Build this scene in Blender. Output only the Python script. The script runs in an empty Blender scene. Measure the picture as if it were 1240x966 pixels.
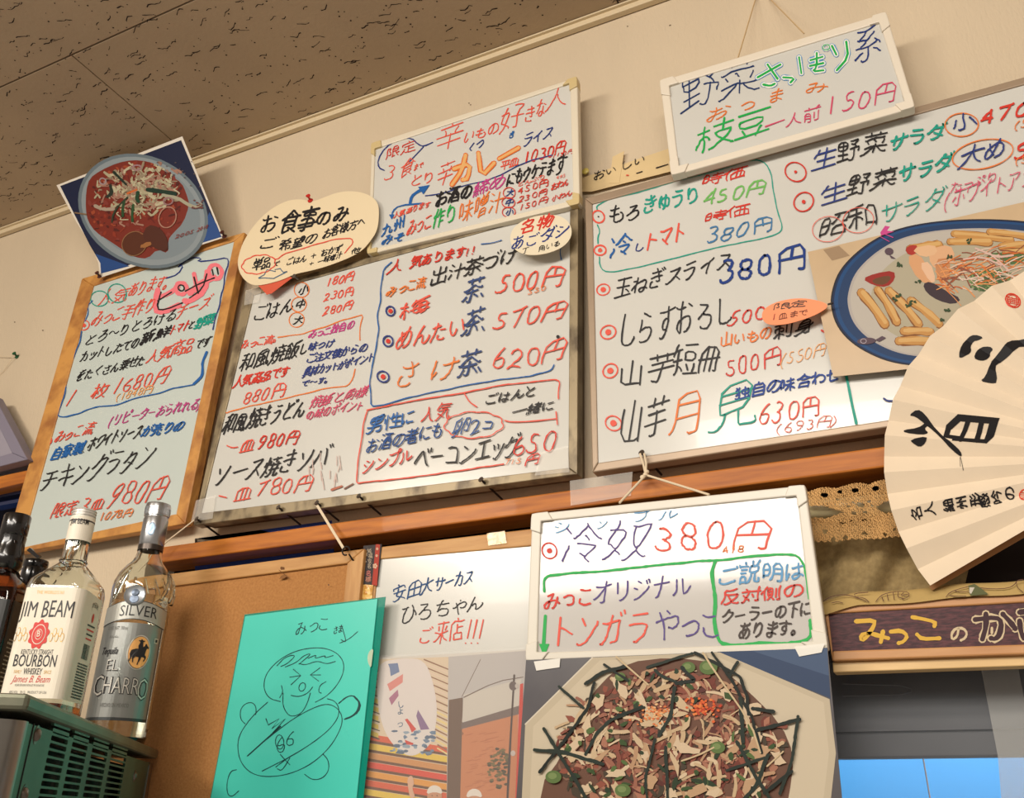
import bpy, bmesh, math, random
from mathutils import Vector, Matrix
random.seed(7)
S = bpy.context.scene
COL = S.collection
K = 0.95            # metres from the camera to the wall
CZ = 1.30           # camera height
F = 1075.0          # focal length in pixels of the 1240x966 frame

# ---------------------------------------------------------------- camera
_h = Vector((2500, 473, 1075)).normalized()
_z = Vector((30, 2283, -1075)); _z = (_z - _z.dot(_h) * _h).normalized()
_y = _z.cross(_h)
ROT = Matrix((_h, _y, _z))
cam_d = bpy.data.cameras.new('camera'); cam = bpy.data.objects.new('camera', cam_d)
COL.objects.link(cam); S.camera = cam
cam.matrix_world = Matrix.Translation((0, 0, CZ)) @ ROT.to_4x4()
cam_d.sensor_width = 36; cam_d.lens = 36 * F / 1240; cam_d.clip_start = 0.02
CAM = Vector((0, 0, CZ))

# ---------------------------------------------------------------- world, lights, exposure
def lin(c):
    return tuple(((v / 255) / 12.92 if v / 255 <= .04045 else (((v / 255) + .055) / 1.055) ** 2.4) for v in c)
W = bpy.data.worlds.new('room_ambient'); S.world = W; W.use_nodes = True
bg = W.node_tree.nodes['Background']; bg.inputs[0].default_value = (1.0, .83, .68, 1); bg.inputs[1].default_value = .33
def area(name, loc, target, sx, sy, power, color):
    l = bpy.data.lights.new(name, 'AREA'); l.shape = 'RECTANGLE'; l.size = sx; l.size_y = sy; l.energy = power; l.color = color
    o = bpy.data.objects.new(name, l); COL.objects.link(o); o.location = loc
    d = Vector(target) - Vector(loc); o.rotation_euler = d.to_track_quat('-Z', 'Y').to_euler(); return o
area('key_lamp', (-1.6, -1.0, 2.34), (-.3, .95, 1.6), .5, .35, 15, (1, .90, .77))
area('tube_lamp_far', (-.75, -1.66, 2.31), (-.75, -1.25, 1.5), 2.3, .50, 50, (1, .93, .84))
area('tube_lamp_near', (.12, -.80, 2.36), (.18, -.2, 1.5), 1.4, .15, 17, (1, .92, .82))
area('daylight_outside', (.1, 1.22, 1.56), (.05, 1.43, 1.30), .9, .16, 3.0, (.80, .92, 1))
S.view_settings.view_transform = 'Standard'; S.view_settings.look = 'None'
S.view_settings.exposure = 0.09; S.view_settings.gamma = 1.0; S.view_settings.use_curve_mapping = False

# ---------------------------------------------------------------- placing: a pixel seen on a real plane
class Plane:
    def __init__(s, p, n):
        s.p = Vector(p); s.n = Vector(n).normalized()
        if s.n.dot(CAM - s.p) < 0: s.n = -s.n
    def __call__(s, px, py, off=0.0):
        r = ROT @ Vector((px - 620, 483 - py, -F))
        return CAM + r * ((s.p - CAM).dot(s.n) / r.dot(s.n)) + s.n * off
def YP(y): return Plane((0, y * K, 0), (0, -1, 0))
def from_px(pts3): a, b, c = pts3; return Plane(a, (b - a).cross(c - a))
WALL = YP(1.0)

# ---------------------------------------------------------------- materials
MATS = {}
def mat(name, rgb, rough=.5, metal=0., var=0., scale=30., bump=0., bscale=None, stretch=(1, 1, 1), rgb2=None, coat=0., spec=.5, thr=None, detail=4, emit=0):
    if name in MATS: return MATS[name]
    m = bpy.data.materials.new(name); m.use_nodes = True; nt = m.node_tree; b = nt.nodes['Principled BSDF']
    c = lin(rgb); b.inputs['Base Color'].default_value = (*c, 1)
    b.inputs['Roughness'].default_value = rough; b.inputs['Metallic'].default_value = metal
    b.inputs['Coat Weight'].default_value = coat; b.inputs['Specular IOR Level'].default_value = spec
    if emit: b.inputs['Emission Color'].default_value = (*c, 1); b.inputs['Emission Strength'].default_value = emit
    if var or bump or rgb2:
        tc = nt.nodes.new('ShaderNodeTexCoord'); mp = nt.nodes.new('ShaderNodeMapping'); mp.inputs['Scale'].default_value = stretch
        nt.links.new(tc.outputs['Object'], mp.inputs[0])
    if var or rgb2:
        n = nt.nodes.new('ShaderNodeTexNoise'); n.inputs['Scale'].default_value = scale; n.inputs['Detail'].default_value = detail
        nt.links.new(mp.outputs[0], n.inputs['Vector'])
        r = nt.nodes.new('ShaderNodeValToRGB'); nt.links.new(n.outputs['Fac'], r.inputs[0])
        lo, hi = thr or (.3, .7)
        r.color_ramp.elements[0].position = lo; r.color_ramp.elements[1].position = hi
        c2 = lin(rgb2) if rgb2 else tuple(v * (1 - var) for v in c)
        r.color_ramp.elements[0].color = (*c2, 1); r.color_ramp.elements[1].color = (*c, 1)
        nt.links.new(r.outputs[0], b.inputs['Base Color'])
    if bump:
        n2 = nt.nodes.new('ShaderNodeTexNoise'); n2.inputs['Scale'].default_value = bscale or scale; n2.inputs['Detail'].default_value = 3
        nt.links.new(mp.outputs[0], n2.inputs['Vector'])
        bp = nt.nodes.new('ShaderNodeBump'); bp.inputs['Strength'].default_value = bump; bp.inputs['Distance'].default_value = .001
        nt.links.new(n2.outputs['Fac'], bp.inputs['Height']); nt.links.new(bp.outputs[0], b.inputs['Normal'])
    MATS[name] = m; return m
def glass(name, rgb, rough=.02, ior=1.48):
    m = bpy.data.materials.new(name); m.use_nodes = True; b = m.node_tree.nodes['Principled BSDF']
    b.inputs['Base Color'].default_value = (*lin(rgb), 1); b.inputs['Roughness'].default_value = rough
    b.inputs['Transmission Weight'].default_value = 1; b.inputs['IOR'].default_value = ior; MATS[name] = m; return m
def film(name, rgb, alpha=.12, rough=.12):
    m = bpy.data.materials.new(name); m.use_nodes = True; b = m.node_tree.nodes['Principled BSDF']
    b.inputs['Base Color'].default_value = (*lin(rgb), 1); b.inputs['Roughness'].default_value = rough; b.inputs['Alpha'].default_value = alpha
    MATS[name] = m; return m
INK = dict(red=(205, 52, 38), red2=(222, 84, 66), pink=(205, 70, 105), mag=(190, 60, 130), orange=(224, 118, 50), lorange=(232, 165, 105),
    black=(30, 28, 30), brown=(60, 48, 42), blue=(28, 92, 160), navy=(34, 52, 120), lblue=(90, 150, 195), teal=(16, 150, 130), green=(24, 165, 75),
    lgreen=(110, 180, 90), purple=(84, 66, 132), hotpink=(235, 120, 130), yellow=(235, 185, 50), cream=(236, 214, 176), dteal=(24, 66, 66),
    ghost=(226, 196, 190), maroon=(62, 34, 40), white=(235, 232, 225), vermil=(214, 60, 40), tape=(222, 206, 170))
def ink(c):
    if isinstance(c, tuple): return mat('print_%02x%02x%02x' % c, tuple(v * .90 for v in c), .5, spec=.22)
    return mat('marker_' + c, INK[c], .45, spec=.3)

# ---------------------------------------------------------------- mesh builder
class MB:
    def __init__(s): s.v = []; s.f = []; s.m = []; s.mats = []; s.sm = False
    def mi(s, m):
        if m not in s.mats: s.mats.append(m)
        return s.mats.index(m)
    def add(s, vs, fs, m=None):
        b = len(s.v); s.v += [Vector(v) for v in vs]; i = s.mi(m) if m else 0
        for f in fs: s.f.append([b + k for k in f]); s.m.append(i)
    def prism(s, front, back, m=None):
        n = len(front)
        s.add(list(front) + list(back), [list(range(n)), [n + k for k in reversed(range(n))]] + [[k, n + k, n + (k + 1) % n, (k + 1) % n][::-1] for k in range(n)], m)
    def box(s, c, d, m=None, rot=None):
        cx = Vector(c); vs = [Vector((x * d[0] / 2, y * d[1] / 2, z * d[2] / 2)) for x in (-1, 1) for y in (-1, 1) for z in (-1, 1)]
        if rot is not None: vs = [rot @ v for v in vs]
        s.add([cx + v for v in vs], [(0, 1, 3, 2), (4, 6, 7, 5), (0, 4, 5, 1), (2, 3, 7, 6), (0, 2, 6, 4), (1, 5, 7, 3)], m)
    def tube(s, pts, r, m=None, seg=8, cap=True):
        pts = [Vector(p) for p in pts]; n = len(pts); vs = []; up = None
        for i, p in enumerate(pts):
            d = (pts[min(i + 1, n - 1)] - pts[max(i - 1, 0)]).normalized()
            if up is None: up = d.orthogonal().normalized()
            a = (up - up.dot(d) * d).normalized(); up = a; b = d.cross(a)
            rr = r[i] if isinstance(r, (list, tuple)) else r
            vs += [p + (a * math.cos(t) + b * math.sin(t)) * rr for t in [2 * math.pi * k / seg for k in range(seg)]]
        fs = [[i * seg + k, i * seg + (k + 1) % seg, (i + 1) * seg + (k + 1) % seg, (i + 1) * seg + k] for i in range(n - 1) for k in range(seg)]
        if cap: fs += [list(range(seg))[::-1], [(n - 1) * seg + k for k in range(seg)]]
        s.add(vs, fs, m)
    def lathe(s, prof, m=None, seg=48, at=(0, 0, 0), axis=None):
        at = Vector(at); q = Vector((0, 0, 1)).rotation_difference(Vector(axis)) if axis else None; vs = []
        for r, z in prof:
            for k in range(seg):
                v = Vector((r * math.cos(2 * math.pi * k / seg), r * math.sin(2 * math.pi * k / seg), z))
                vs.append(at + (q @ v if q else v))
        n = len(prof)
        fs = [[i * seg + k, i * seg + (k + 1) % seg, (i + 1) * seg + (k + 1) % seg, (i + 1) * seg + k] for i in range(n - 1) for k in range(seg)]
        s.add(vs, fs, m)
    def build(s, name, m=None, parent=None, smooth=False, kind=None, label=None, bevel=0):
        me = bpy.data.meshes.new(name); me.from_pydata(s.v, [], s.f)
        if m: me.materials.append(m)
        else:
            for x in s.mats: me.materials.append(x)
            me.polygons.foreach_set('material_index', s.m)
        bm = bmesh.new(); bm.from_mesh(me); bmesh.ops.recalc_face_normals(bm, faces=bm.faces); bm.to_mesh(me); bm.free()
        if smooth:
            me.polygons.foreach_set('use_smooth', [True] * len(me.polygons))
            try: me.set_sharp_from_angle(angle=math.radians(42))
            except Exception: pass
        me.update()
        o = bpy.data.objects.new(name, me); COL.objects.link(o)
        if parent: o.parent = parent; o.matrix_parent_inverse = Matrix.Translation(-parent.location)
        if kind: o['kind'] = kind
        if label: o['label'] = label
        if bevel:
            b = o.modifiers.new('bevel', 'BEVEL'); b.width = bevel; b.segments = 2; b.limit_method = 'ANGLE'
        return o
def thing(name, label, cat, loc=(0, 0, 0), group=None):
    o = bpy.data.objects.new(name, None); COL.objects.link(o); o.location = loc; o.empty_display_size = .05
    o['label'] = label; o['category'] = cat
    if group: o['group'] = group
    return o
def tag(o, label, cat, group=None):
    o['label'] = label; o['category'] = cat
    if group: o['group'] = group
    return o
def struct(o): o['kind'] = 'structure'; return o

# ---------------------------------------------------------------- marker strokes on a surface
# writing strokes: for each character code, lists of points, each x * 100 + y on an 82 step grid
G={
33:[[1418,1516],[1457,1430]],
40:[[2562,2260,1650,1238,1233,1222,1416,1806,2102,2301]],
41:[[800,1002,1206,1615,1824,1836,1646,1354,1060,762]],
45:[[1030,2030]],
48:[[2059,2459,2956,3248,3440,3228,3022,2819,2317,1818,1420,1126,1034,1042,1252,1658,2059]],
49:[[2258,2218]],
50:[[1518,1623,2737,3046,2952,2657,2258,1859,1056,851],[3318,1418,814]],
51:[[2438,2542,2844,2946,3050,2854,2458,1559,1358],[922,1118,1617,2418,2720,3024,3032,2438,2039]],
52:[[1233,1238,2250,2853],[3060,2854,2818],[832,1033,3333]],
53:[[822,920,1218,2117,2720,3024,3130,2836,2340,1441,1458,2958]],
54:[[2658,2154,1446,1034,1028,1224,1818,2618,3121,3328,3232,2936,2638,1237]],
55:[[1518,3052,3158],[3862,3258,1058]],
56:[[1638,1541,1244,1147,1254,1457,1959,2858,3154,3250,3244,2738,1638,1032,1025,1122,1618,2017,2618,2919,3224,3328,3232,2738]],
57:[[1618,1818,2120,2830,3034,3039,3242,3248,3055,2857,2459,1658,1255,1050,1046,1242,1539,1838,3039]],
12289:[[1226,2216]],
12290:[[1612,2012,2414,2620,2526,2328,1830,1228,924,918,1016,1213,1612]],
12316:[[1240,1644,2046,2648,3445,4337,4934,5634,6036,6438,6641]],
12354:[[3425,3826,4433,4841,4946],[5146,5250],[3420,3020,2418,2017,1618,1422,1528,1835,2642,3142],[6064,5861,4860,3458,1659],[4614,5617,6122,6428,6432,6438,5944,5446,4247,3246],[3517,3420,3139,3258,3358,3468]],
12356:[[1660,1638,1927,2221,2618,2917,3318,3828,3832],[5558,6146,6529]],
12358:[[5263,3165,2666,2667],[3014,4218,4820,5325,5630,5734,5642,5347,4650,3350,1946]],
12362:[[3056,2954],[2938,4140,5140,5838,6036,6232,6226,5921,5618,5016,4615,4216],[5559,6752],[4457,2354,1654,1257],[3067,2917,2615,2016,1520,1424,1628,1831,2436,2936]],
12363:[[3468,3065,3052],[5858,6447,6838],[2852,2745,2232,1516],[3016,3215,4015,4418,4624,4832,4843,4750,4651,4252,2952,2852,1250]],
12364:[[5668,5868,6162],[6638,5954,5658,5458],[2852,4252,4451,4748,4838,4625,4318,4015,3314,3016,2818],[1151,2751],[6866,6671],[3066,2852,2650,2646,2440,1925,1416]],
12365:[[5517,5314,4814,3414,2616,2218,2024,2131,2232],[4946,5042,5336,5431,4830,4332],[4370,4168,4259,4459,4746],[6248,4144,1745],[5662,4860,3758,2060]],
12366:[[6470,6864],[4059,4159],[4645,4642,5035,5230,4330,4032],[2232,1831,1726,1820,2016,2414,3213,5014],[5668,6062],[5261,3958,2158,1660],[3668,3866,3960,4159,4254,4445],[5847,3444,2244,1545]],
12367:[[4520,2437,2240,2242,2647,4966]],
12369:[[1824,2026,2334],[3452,5451,6652],[5466,5440,5327,5022,4515,4214,3814],[1817,1824,1625,1530,1546,1864]],
12371:[[5560,3160,2260],[6017,5016,3216,2518,2120,1924,2032]],
12372:[[6062,5868],[2260,5460],[6670,6964],[1832,1823,2020,2218,2915,4414,5616,5816,6120]],
12373:[[4656,4366,4268,4168],[5617,5415,4814,3414,2516,2219,2024,2032,2234,2436],[4335,5634,5440,4850,4856],[1856,2254,4054,6258]],
12375:[[2466,2423,2519,2816,3414,4214,5016,5821,6326,6328]],
12377:[[6658,2858,1457],[4466,4451,4638,4633,4428,4425,4220,3616,3114,2515],[4428,4228,4226,4228,3428,3230,2833,2840,3044,3446,3847,4546]],
12378:[[4329,3828,3228,2632,2634,2639,3044,3446,4346],[6664,6470],[5764,5667],[6457,1156],[2414,2813,3214,3617,4224,4329,4432,4438,4248,4266]],
12379:[[2548,2646],[2464,2524,2719,3017,3616,4716,5816,6020],[5266,5236,5133,4832,4233],[1046,4250,6651]],
12381:[[3042,3146,4860,4964],[3942,3230,3224,3222,3816,4614,5214],[2664,5264],[6244,5044,4042,2842,2641,1440]],
12383:[[4446,6446],[6819,6416,6216,5016,4516,4218,4020,4028],[3166,3056],[2855,2849,2538,1716,1813],[4458,3056,2955,1456]],
12385:[[2436,2936,3640,4941,5638,6034,6030,6024,5518,5016,4014,3014,2716],[2957,3066,3369],[2231,2434,2440,2852,2856],[1457,2856,2957,3456,5659]],
12387:[[2040,4046,4947,5644,6040,6036,6030,5826,5421,4618,3616,3416,3117]],
12388:[[3118,4019,4520,5324,5827,6232,6438,6348,6053,5256,3656,1448]],
12389:[[2619,3017,3818,4620,5626,6232,6336,6344,6248,5852,5056,3655,1448,1048],[6060,5666],[6863,6470]],
12390:[[6018,5616,5216,4220,3724,3431,3440,3444,3952,4456,4660],[6362,5062,4860,3961,1258]],
12391:[[6644,6251],[5515,5016,4120,3723,3331,3339,3444,3852,4456,4660],[5842,5448],[1258,3860,4760,5061,6262]],
12392:[[3346,2757,2464,2366,2266],[6016,4815,3216,2420,2124,2129,2334,3243,3346,3746,5756]],
12393:[[2264,3144],[6668,6863],[6260,6160,5866],[5916,5816,5214,3114,2418,2023,2029,2134,3042,3144,3545,5456]],
12394:[[1528,2646,2852,2856],[5456,6650],[6420,5526,5026],[3056,3267,3570],[4946,5019,4816,4614,4213,3514,3017,2920,3024,3428,4029,5028],[1356,2856,3056,4258]],
12395:[[1723,2025,2334],[6258,3858],[6418,4418,4019,3623,3630],[1816,1723,1624,1538,1864]],
12397:[[1224,2037,2439],[6920,6921,6524,6126],[1254,2655],[6128,5230,4430,4026,4022,4218,4616,5416,5921,6230,6240,6248,6052,5656,5357,4556,3853,3047,2646],[2514,2440,2645,2767]],
12398:[[4016,4616,5419,5822,6430,6436,6446,5856,5558,4662,3662,2960,2256,1750,1445,1339,1332,1625,2021,2220,2722,3026,3640,4062]],
12399:[[1622,2024,2232,2233],[6721,6026,5428],[6454,5652,3452],[5365,5420,5216,4614,3815,3320,3426,3830,5430],[1865,1440,1427,1524,1622,1714]],
12402:[[6632,6636,6439,6045,5648],[1460,3060,3362,3662],[3060,2856,2450,2042,1832,1826,2020,2316,3014,3614,4416,4718,5123,5430,5546,5650,5460,5263]],
12406:[[6620,6034,5638,5438],[3244,4330,4622,4418,4015,3214,2616],[6855,6461],[720,1020,2330],[3264,4260,4557,4454,4252],[6052,5858,5658]],
12407:[[6620,6034,5638,5438],[3244,4330,4622,4418,4015,3214,2616],[720,1020,2330],[3264,4260,4557,4454,4252],[6062,6662,6960,6954,6650,6050,5854,5758,6062]],
12408:[[6622,5236,4150,3754,3455,3054,2852,1333]],
12414:[[6348,6145,4644,2644,2044,1846],[6060,4158,2059],[4470,4167,4219,3915,3614,2614,2315,2018,2022,2026,2528,3030,4229,4228,4528,5026,6119]],
12415:[[4263,4158,3648,3642],[4263,2262],[5934,6432,6730,6828],[3040,3040,3040,3040],[4014,4414,4616,5424,5833,5934,6048],[3041,3241,3238,2625,2220,1820,1420,1222,1226,1230,1434,2240,2842,3241,3442,3842,4640,5936]],
12417:[[4656,4766],[3428,3226,2420,2119,1620,1423,1230,1438,1844,2047,2448],[2450,3254,4056,4856,5752,6048,6443,6436,6430,6124,5820,5417,4815,4214,4016],[3432,3232,2643,2158,2062],[3724,3726,3428,3432,3634,4040,4450,4456]],
12418:[[2837,2837],[3055,3054],[5242,5741,6233,6224,5920,5316,4514,3614,3018,2824,2837,2837,3166],[4437,2437,1339,1241],[4555,2854,1457]],
12419:[[3656,3854],[2840,2939],[3812,2838,2641,2644,2250],[1436,1836,2639,2842,4046,5247,5745,6042,6036,5832,5429,5028,4429,4230,4231]],
12420:[[3767,4362],[1242,2447,2850,3050,4255,4856,5656,6154,6450,6442,6238,5936,5334,4436,4237],[3814,3428,2844,2748,2450,2452,2061],[2648,2746]],
12421:[[3411,4016,4120],[4448,4646],[4256,4454,4448,4428,4320],[2222,2132,2034,2044,2252,2454],[3230,3326,3623,4120,5220,5824,6030,6138,5943,5447,4848,3847,3244,2840,2535,2132]],
12422:[[4458,4656],[4366,4548,4433,4325,4124,4020,3816,3413,3113],[1824,1629,1638,1638,1862],[1638,1938,2446,3052,3454,4458,5058,5855,6350,6445,6438,6230,5626,5024,4224,3826,3229,3033,3034]],
12424:[[3930,4029],[5954,5252,3852],[6018,6020,5225,4428,4029,3930,3531,2731,1928,1626,1622,1620,2015,2614,3414,3818,4021,4029,3866]],
12425:[[2034,2636,3340,4142,4942,5441,5838,6034,6030,6025,5822,5217,3914,2814],[5162,3066,2868],[2032,2032,2254]],
12426:[[2550,2450,2550,2551,2451,2450],[3014,3214,4217,4820,5226,5532,5636,5645,5651,5358,5061,4663,4163,3862,3359,3056,2650,2350],[2234,2242,2348,2254,2466,2769]],
12427:[[3444,3644,3546,3445],[5264,2463],[4716,4524,4127,3328,2926,2824,2721,2818,3016,3414,4614,4716,5216,5821,6026,6130,6036,5342,4444,3643,3444,3445,3445],[4963,4859,3548,3344,2640,1632]],
12428:[[1224,2037,2439],[1254,2655],[2646,3046,3752,4356,5356,5653,5642,5430,5420,5618,5817,6317,6920,7124],[2514,2440,2644,2767]],
12429:[[4862,4858,3447,3444],[4862,2362],[3444,3642],[1632,2841,3444,3444,3445,3544,3443,4344,5043,5640,5838,6030,6024,5620,5116,4114,3014,2716]],
12431:[[1224,2037,2439],[1254,2655],[4418,4918,5621,5822,6429,6640,6643,6248,5852,5453,4653,3851,3046,2645],[2514,2440,2644,2767]],
12434:[[3267,3259],[6016,5814,5614,3814,3214,2816,2620,2623,2929,3635,4236],[6246,4840,4240],[5462,5360,4660,3058,1559],[2958,2854,2448,2445,1636],[4226,4241,4243,4044,3646,2944,2644,2646,2646,2446]],
12435:[[6632,6730,6627,6422,5917,5314,4814,4417,4320,4237,4040,3941,3541,3240,2938,2438],[3865,2542,2438,1826,1416]],
12450:[[1816,2215,2416,3324,3734,3850],[1662,6462,6256,5750,5043,4844]],
12452:[[4248,3848,2642,1438],[4216,4249,4452,5257,6064]],
12454:[[3867,3856],[1639,1656,6156,6150,5942,5633,5228,4522,3717,3215,2816]],
12456:[[3820,3858],[6520,1220],[6158,1758]],
12458:[[4754,4652],[1424,1926,2832,3842,4248,4649],[6454,4754,4652,4554,1554],[3516,4515,4616,4818,4848,4649,4652,4754,4666]],
12459:[[3654,3852],[1654,3654,6053,6038,5720,5316,4316,4217],[1416,1616,2018,2423,3032,3548,3666,3969]],
12460:[[5666,5961],[6470,6764],[1453,5653,5952,5831,5518,5115,4016],[3466,3560,3446,2932,2626,1818,1616,1116]],
12461:[[4034,4233],[3654,3654],[4414,4034,4034,3937,3753,3654,3466,3268],[6438,4336,3934,1431],[6060,5657,1951,1452]],
12463:[[2016,2615,3218,4124,4832,5846,6054,6057,3358,3157,2751,1842,1642,1142],[4168,3666,3458]],
12464:[[6470,6864],[5668,5768,6062],[3766,3466,3156],[1140,1440,1944,2449,2855,3056,5755,5752,5444,4630,3822,3016,2213,1614]],
12465:[[4653,4540,4028,3722,3016,2815,2416],[2654,2864,2868],[1139,1440,1844,2453,2554,6554]],
12467:[[6020,1820],[6017,6058,1959]],
12469:[[2666,2634],[3016,3514,4218,4928,5240,5166],[1252,6652,6854]],
12470:[[5766,5966,6259],[6668,6861],[2464,2433],[5064,5038,4828,4522,4118,3414,3214],[6450,1050]],
12471:[[1816,2216,3320,5030,6444,6446,6452],[1648,2642],[2664,3658]],
12472:[[1616,2116,2718,3420,4628,6040,6446,6449],[5464,5856],[2542,1548],[3657,2564],[6168,6367,6760]],
12473:[[4436,4440,4742,5454,5460,5460,2060],[1417,1716,2420,3428,4034,4236,4734,6217]],
12474:[[6062,5668],[6017,5028,4234],[6865,6471],[1216,1616,2219,3025,3934,4234,4338,4744,5252,5358,5259,1859]],
12477:[[2646,1860],[5962,5854,5444,4630,3822,3218,2816,2516]],
12479:[[3668,3767,3564,3459],[4833,4833],[5428,5031,4635,3442],[1441,2246,3258,6058,5951,5542,5035,4833,4630,3823,3219,2314,1816]],
12480:[[4632,4632],[6964,6864,6570],[5426,4433,3141],[5668,5866,6063,6061,5860,5960,6060,6060,5857,5854,5648,4834,4632,4024,3319,2213,1814],[5857,3158,2956,2651,1642,1440,1040],[3258,3466,3868]],
12481:[[6643,1343],[2015,2615,3018,3830,4040,4061],[5864,5564,4061,2660,2060,1862]],
12483:[[2437,2048,1748],[3552,3652,3750,4041],[2614,3012,3514,4724,5230,5638,5949,6250]],
12486:[[4045,4032,3725,3320,2916,2614,2214],[5763,2263],[1446,6546]],
12488:[[6036,3746,3046],[3065,3016]],
12490:[[4065,4040,3832,3627,3220,2616,2216],[6649,1450]],
12496:[[4758,4858,5447,6418],[5666,5866,6061],[6469,6864,7062],[1418,2336,2857]],
12497:[[4758,4858,5447,6418],[1418,2336,2857],[5865,5860,6157,6657,6960,6966,6669,6169,5865]],
12500:[[5452,2844,2042],[6069,6469,6866,6760,6256,5858,5662,5666,6069],[6120,5816,4616,3016,2417,2218,2025,2064,2366]],
12503:[[5858,5860],[1660,5860,5858,6658,6960,7162,7166,6770,6370,6069,5865,5854,5542,5033,4224,3520,2616,2017]],
12505:[[1331,1232,2851,3053,3454,3852,4246,6521],[6555,6262],[5652,5258,4960]],
12507:[[1426,2439],[6526,5640],[4066,4018,3916,3614,3015,2718],[1454,6454]],
12509:[[2239,2237,1324],[5638,6424],[6766,6764,6360,5861,5566,5669,5872,6472,6768,6766],[2714,3514,3814,3817,3866],[6353,1353]],
12510:[[1459,6259,6258,6253,5544,3929],[4817,4026,3929,3630,2638,2439]],
12521:[[2364,5764],[2716,2815,3516,4823,5429,5734,6041,6046,1647]],
12522:[[5564,5542,5230,4924,4318,3615,3216],[2236,2264]],
12523:[[1216,1416,1618,2330,2648,2664],[4464,4418,4818,5724,6632,6836]],
12527:[[1642,1660,6060,6160,6154,5738,5028,4221,3416,2916,2616]],
12531:[[3252,2062],[6552,6548,6244,5838,4728,4124,2518,1916,1418]],
12539:[[3940,4039]],
12540:[[1441,6341]],
19968:[[1042,6842]],
19969:[[2612,3812,4014,4164],[6664,1164]],
19977:[[6264,1664],[1216,6616],[2040,5840]],
19979:[[6236,4348,3848],[1065,6865],[3865,3812]],
20013:[[6434,1334],[3970,3912],[6430,6458,1358,1330]],
20055:[[4329,4426,5220,6215,6614,6714],[3529,3124,2420,1214,914],[5430,5455],[2430,2455],[3812,3866],[1043,6843],[1565,3866,5869,6068],[1456,6456],[1330,3430,3529,4329,4430,6530]],
20061:[[1252,5252,5314,5612,6712,6814,7018,6822],[3269,3252,2834,2221,1514,1112]],
20107:[[6121,6040,1640],[6121,1621],[6765,1165],[3848,5948,6056,2057,1856,1948,3848],[1030,6830],[2612,2810,3510,3711,3813,3870]],
20108:[[6718,1018],[6160,1660]],
20154:[[6714,5918,5127,4538,4249,3851],[1213,1716,2221,2828,3338,3542,3649,3851,3870]],
20182:[[1045,1350,1752],[6656,6256,5554,5053],[5050,3447],[3444,2743],[6820,6714,6412,3812,3514,3463],[5070,5027],[1812,1753,1858,2470],[5632,6030,6330,6432,6636,6657,6860]],
20316:[[6744,4744],[4728,6828],[1042,1044,1449,1851],[4059,6858],[4758,4712],[2570,2058,1852,1950,1912],[4269,4064,4059,3758,3451,2946]],
20385:[[844,1250,1652],[5416,5463],[4263,4216],[2916,6716],[6713,6747,2947,2912],[6864,2864],[2370,1858,1654,1712]],
20596:[[4454,2954],[5613,5811,6411,6612,6614,6670],[2940,4440],[4221,4614],[840,844,1249,1651],[3220,2612],[5563,5526],[2954,2966,4466,4428,2928,2954],[1712,1750,1652,1859,2270]],
20855:[[5857,2157],[2137,5837],[5020,6612,6812],[2147,5847],[2920,1212,1012],[6826,1026],[5826,5866,5668,2167,2126]],
20870:[[3840,3866],[6640,1340],[5412,5511,6412,6514,6665,1366,1312]],
20874:[[3166,3112],[4666,4612],[1611,1666,6266,6216,6112,5612],[6840,1040]],
20919:[[4619,5933,6038,3238],[1836,1832,1016,1114],[4251,4450,4846],[4768,4466,4060,3050,2647,2448],[1266,1856],[4670,4767,5459,6449,6648,6748],[5312,4816,4619,4420,3824]],
20986:[[1764,1745,6145,6164],[6435,6412],[3870,3816],[6415,1515,1416,1435]],
21050:[[5213,5611,6011,6412,6614,6669],[5062,5029],[2630,2612],[1017,1623,2130,2532],[1062,4262],[1237,1251,4051,4037,3436,3238],[2532,2670],[4022,3129,2630,2532]],
21069:[[3537,1437],[4848,4824],[2270,2470,2665,2660],[5013,5411,6112,6213,6349],[6072,5670,5264,5260],[3526,1426],[1412,1548,3548,3514,3412,3211,2711,2612],[6860,1060]],
21336:[[3858,4057],[2258,2264,1770],[5559,5664,5969,6471],[1646,6246],[6824,1024],[3670,3964,3912],[5559,3958,1758,1635,6134,6258,6058,5559]],
21365:[[5424,5722,6422,6624,6664,4564,4512],[5350,5840],[2252,2543],[3369,1464,1462,1428],[1212,1412,2417,2821,3026,3437,3457],[1227,1428,3232]],
21453:[[4424,4324],[1213,1623,1831,1864,4366,5970,6268],[2212,2512,3215,3819,4324,4424,5637,6048,5949,1849],[6814,6412,5615,4621,4424,4324,3436,2944,2849]],
21512:[[2015,5815],[2251,2448,5448,5852],[5812,5834,5834,2134,2012],[7048,6648,5852,4859,4066],[4170,4066,3866,3159,2253,2251,1850,1247,1047]],
21516:[[5412,5611,6011,6412,6514,6566,1266,1211],[5454,2454],[2720,2843,5042,5025,2725]],
21517:[[3337,3643],[3643,3346,2750],[3264,3269,3470,3672],[2414,6014],[2434,2412],[3643,4144,4950,5759,5864,3064,1453],[6012,6036,3436,3237,1232]],
21535:[[5012,6132,6236,3436],[5068,4867,4258,3249,3049],[4752,5246],[1222,1264,2463,2430,1230],[5070,5068,5167,5858,6850]],
21577:[[1641,5641,5740,5728],[4618,5019,6412,6812],[3419,2919,1312,812],[5863,5852,2952,3068,5868,5863],[1638,1664],[1027,6827]],
21619:[[5038,5434,6024,6817],[3016,3622,4027,4535,5038],[6558,3658],[1222,1264,2564,2528,1228],[5070,5012],[6842,5242,5040,4842,3342]],
21644:[[2349,2448],[6420,4420],[2466,2412],[1050,3650],[4414,4464,6463,6415],[1265,2466,3269,3668],[923,1532,1940,2242,2742,3040,3532,3530]],
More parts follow.
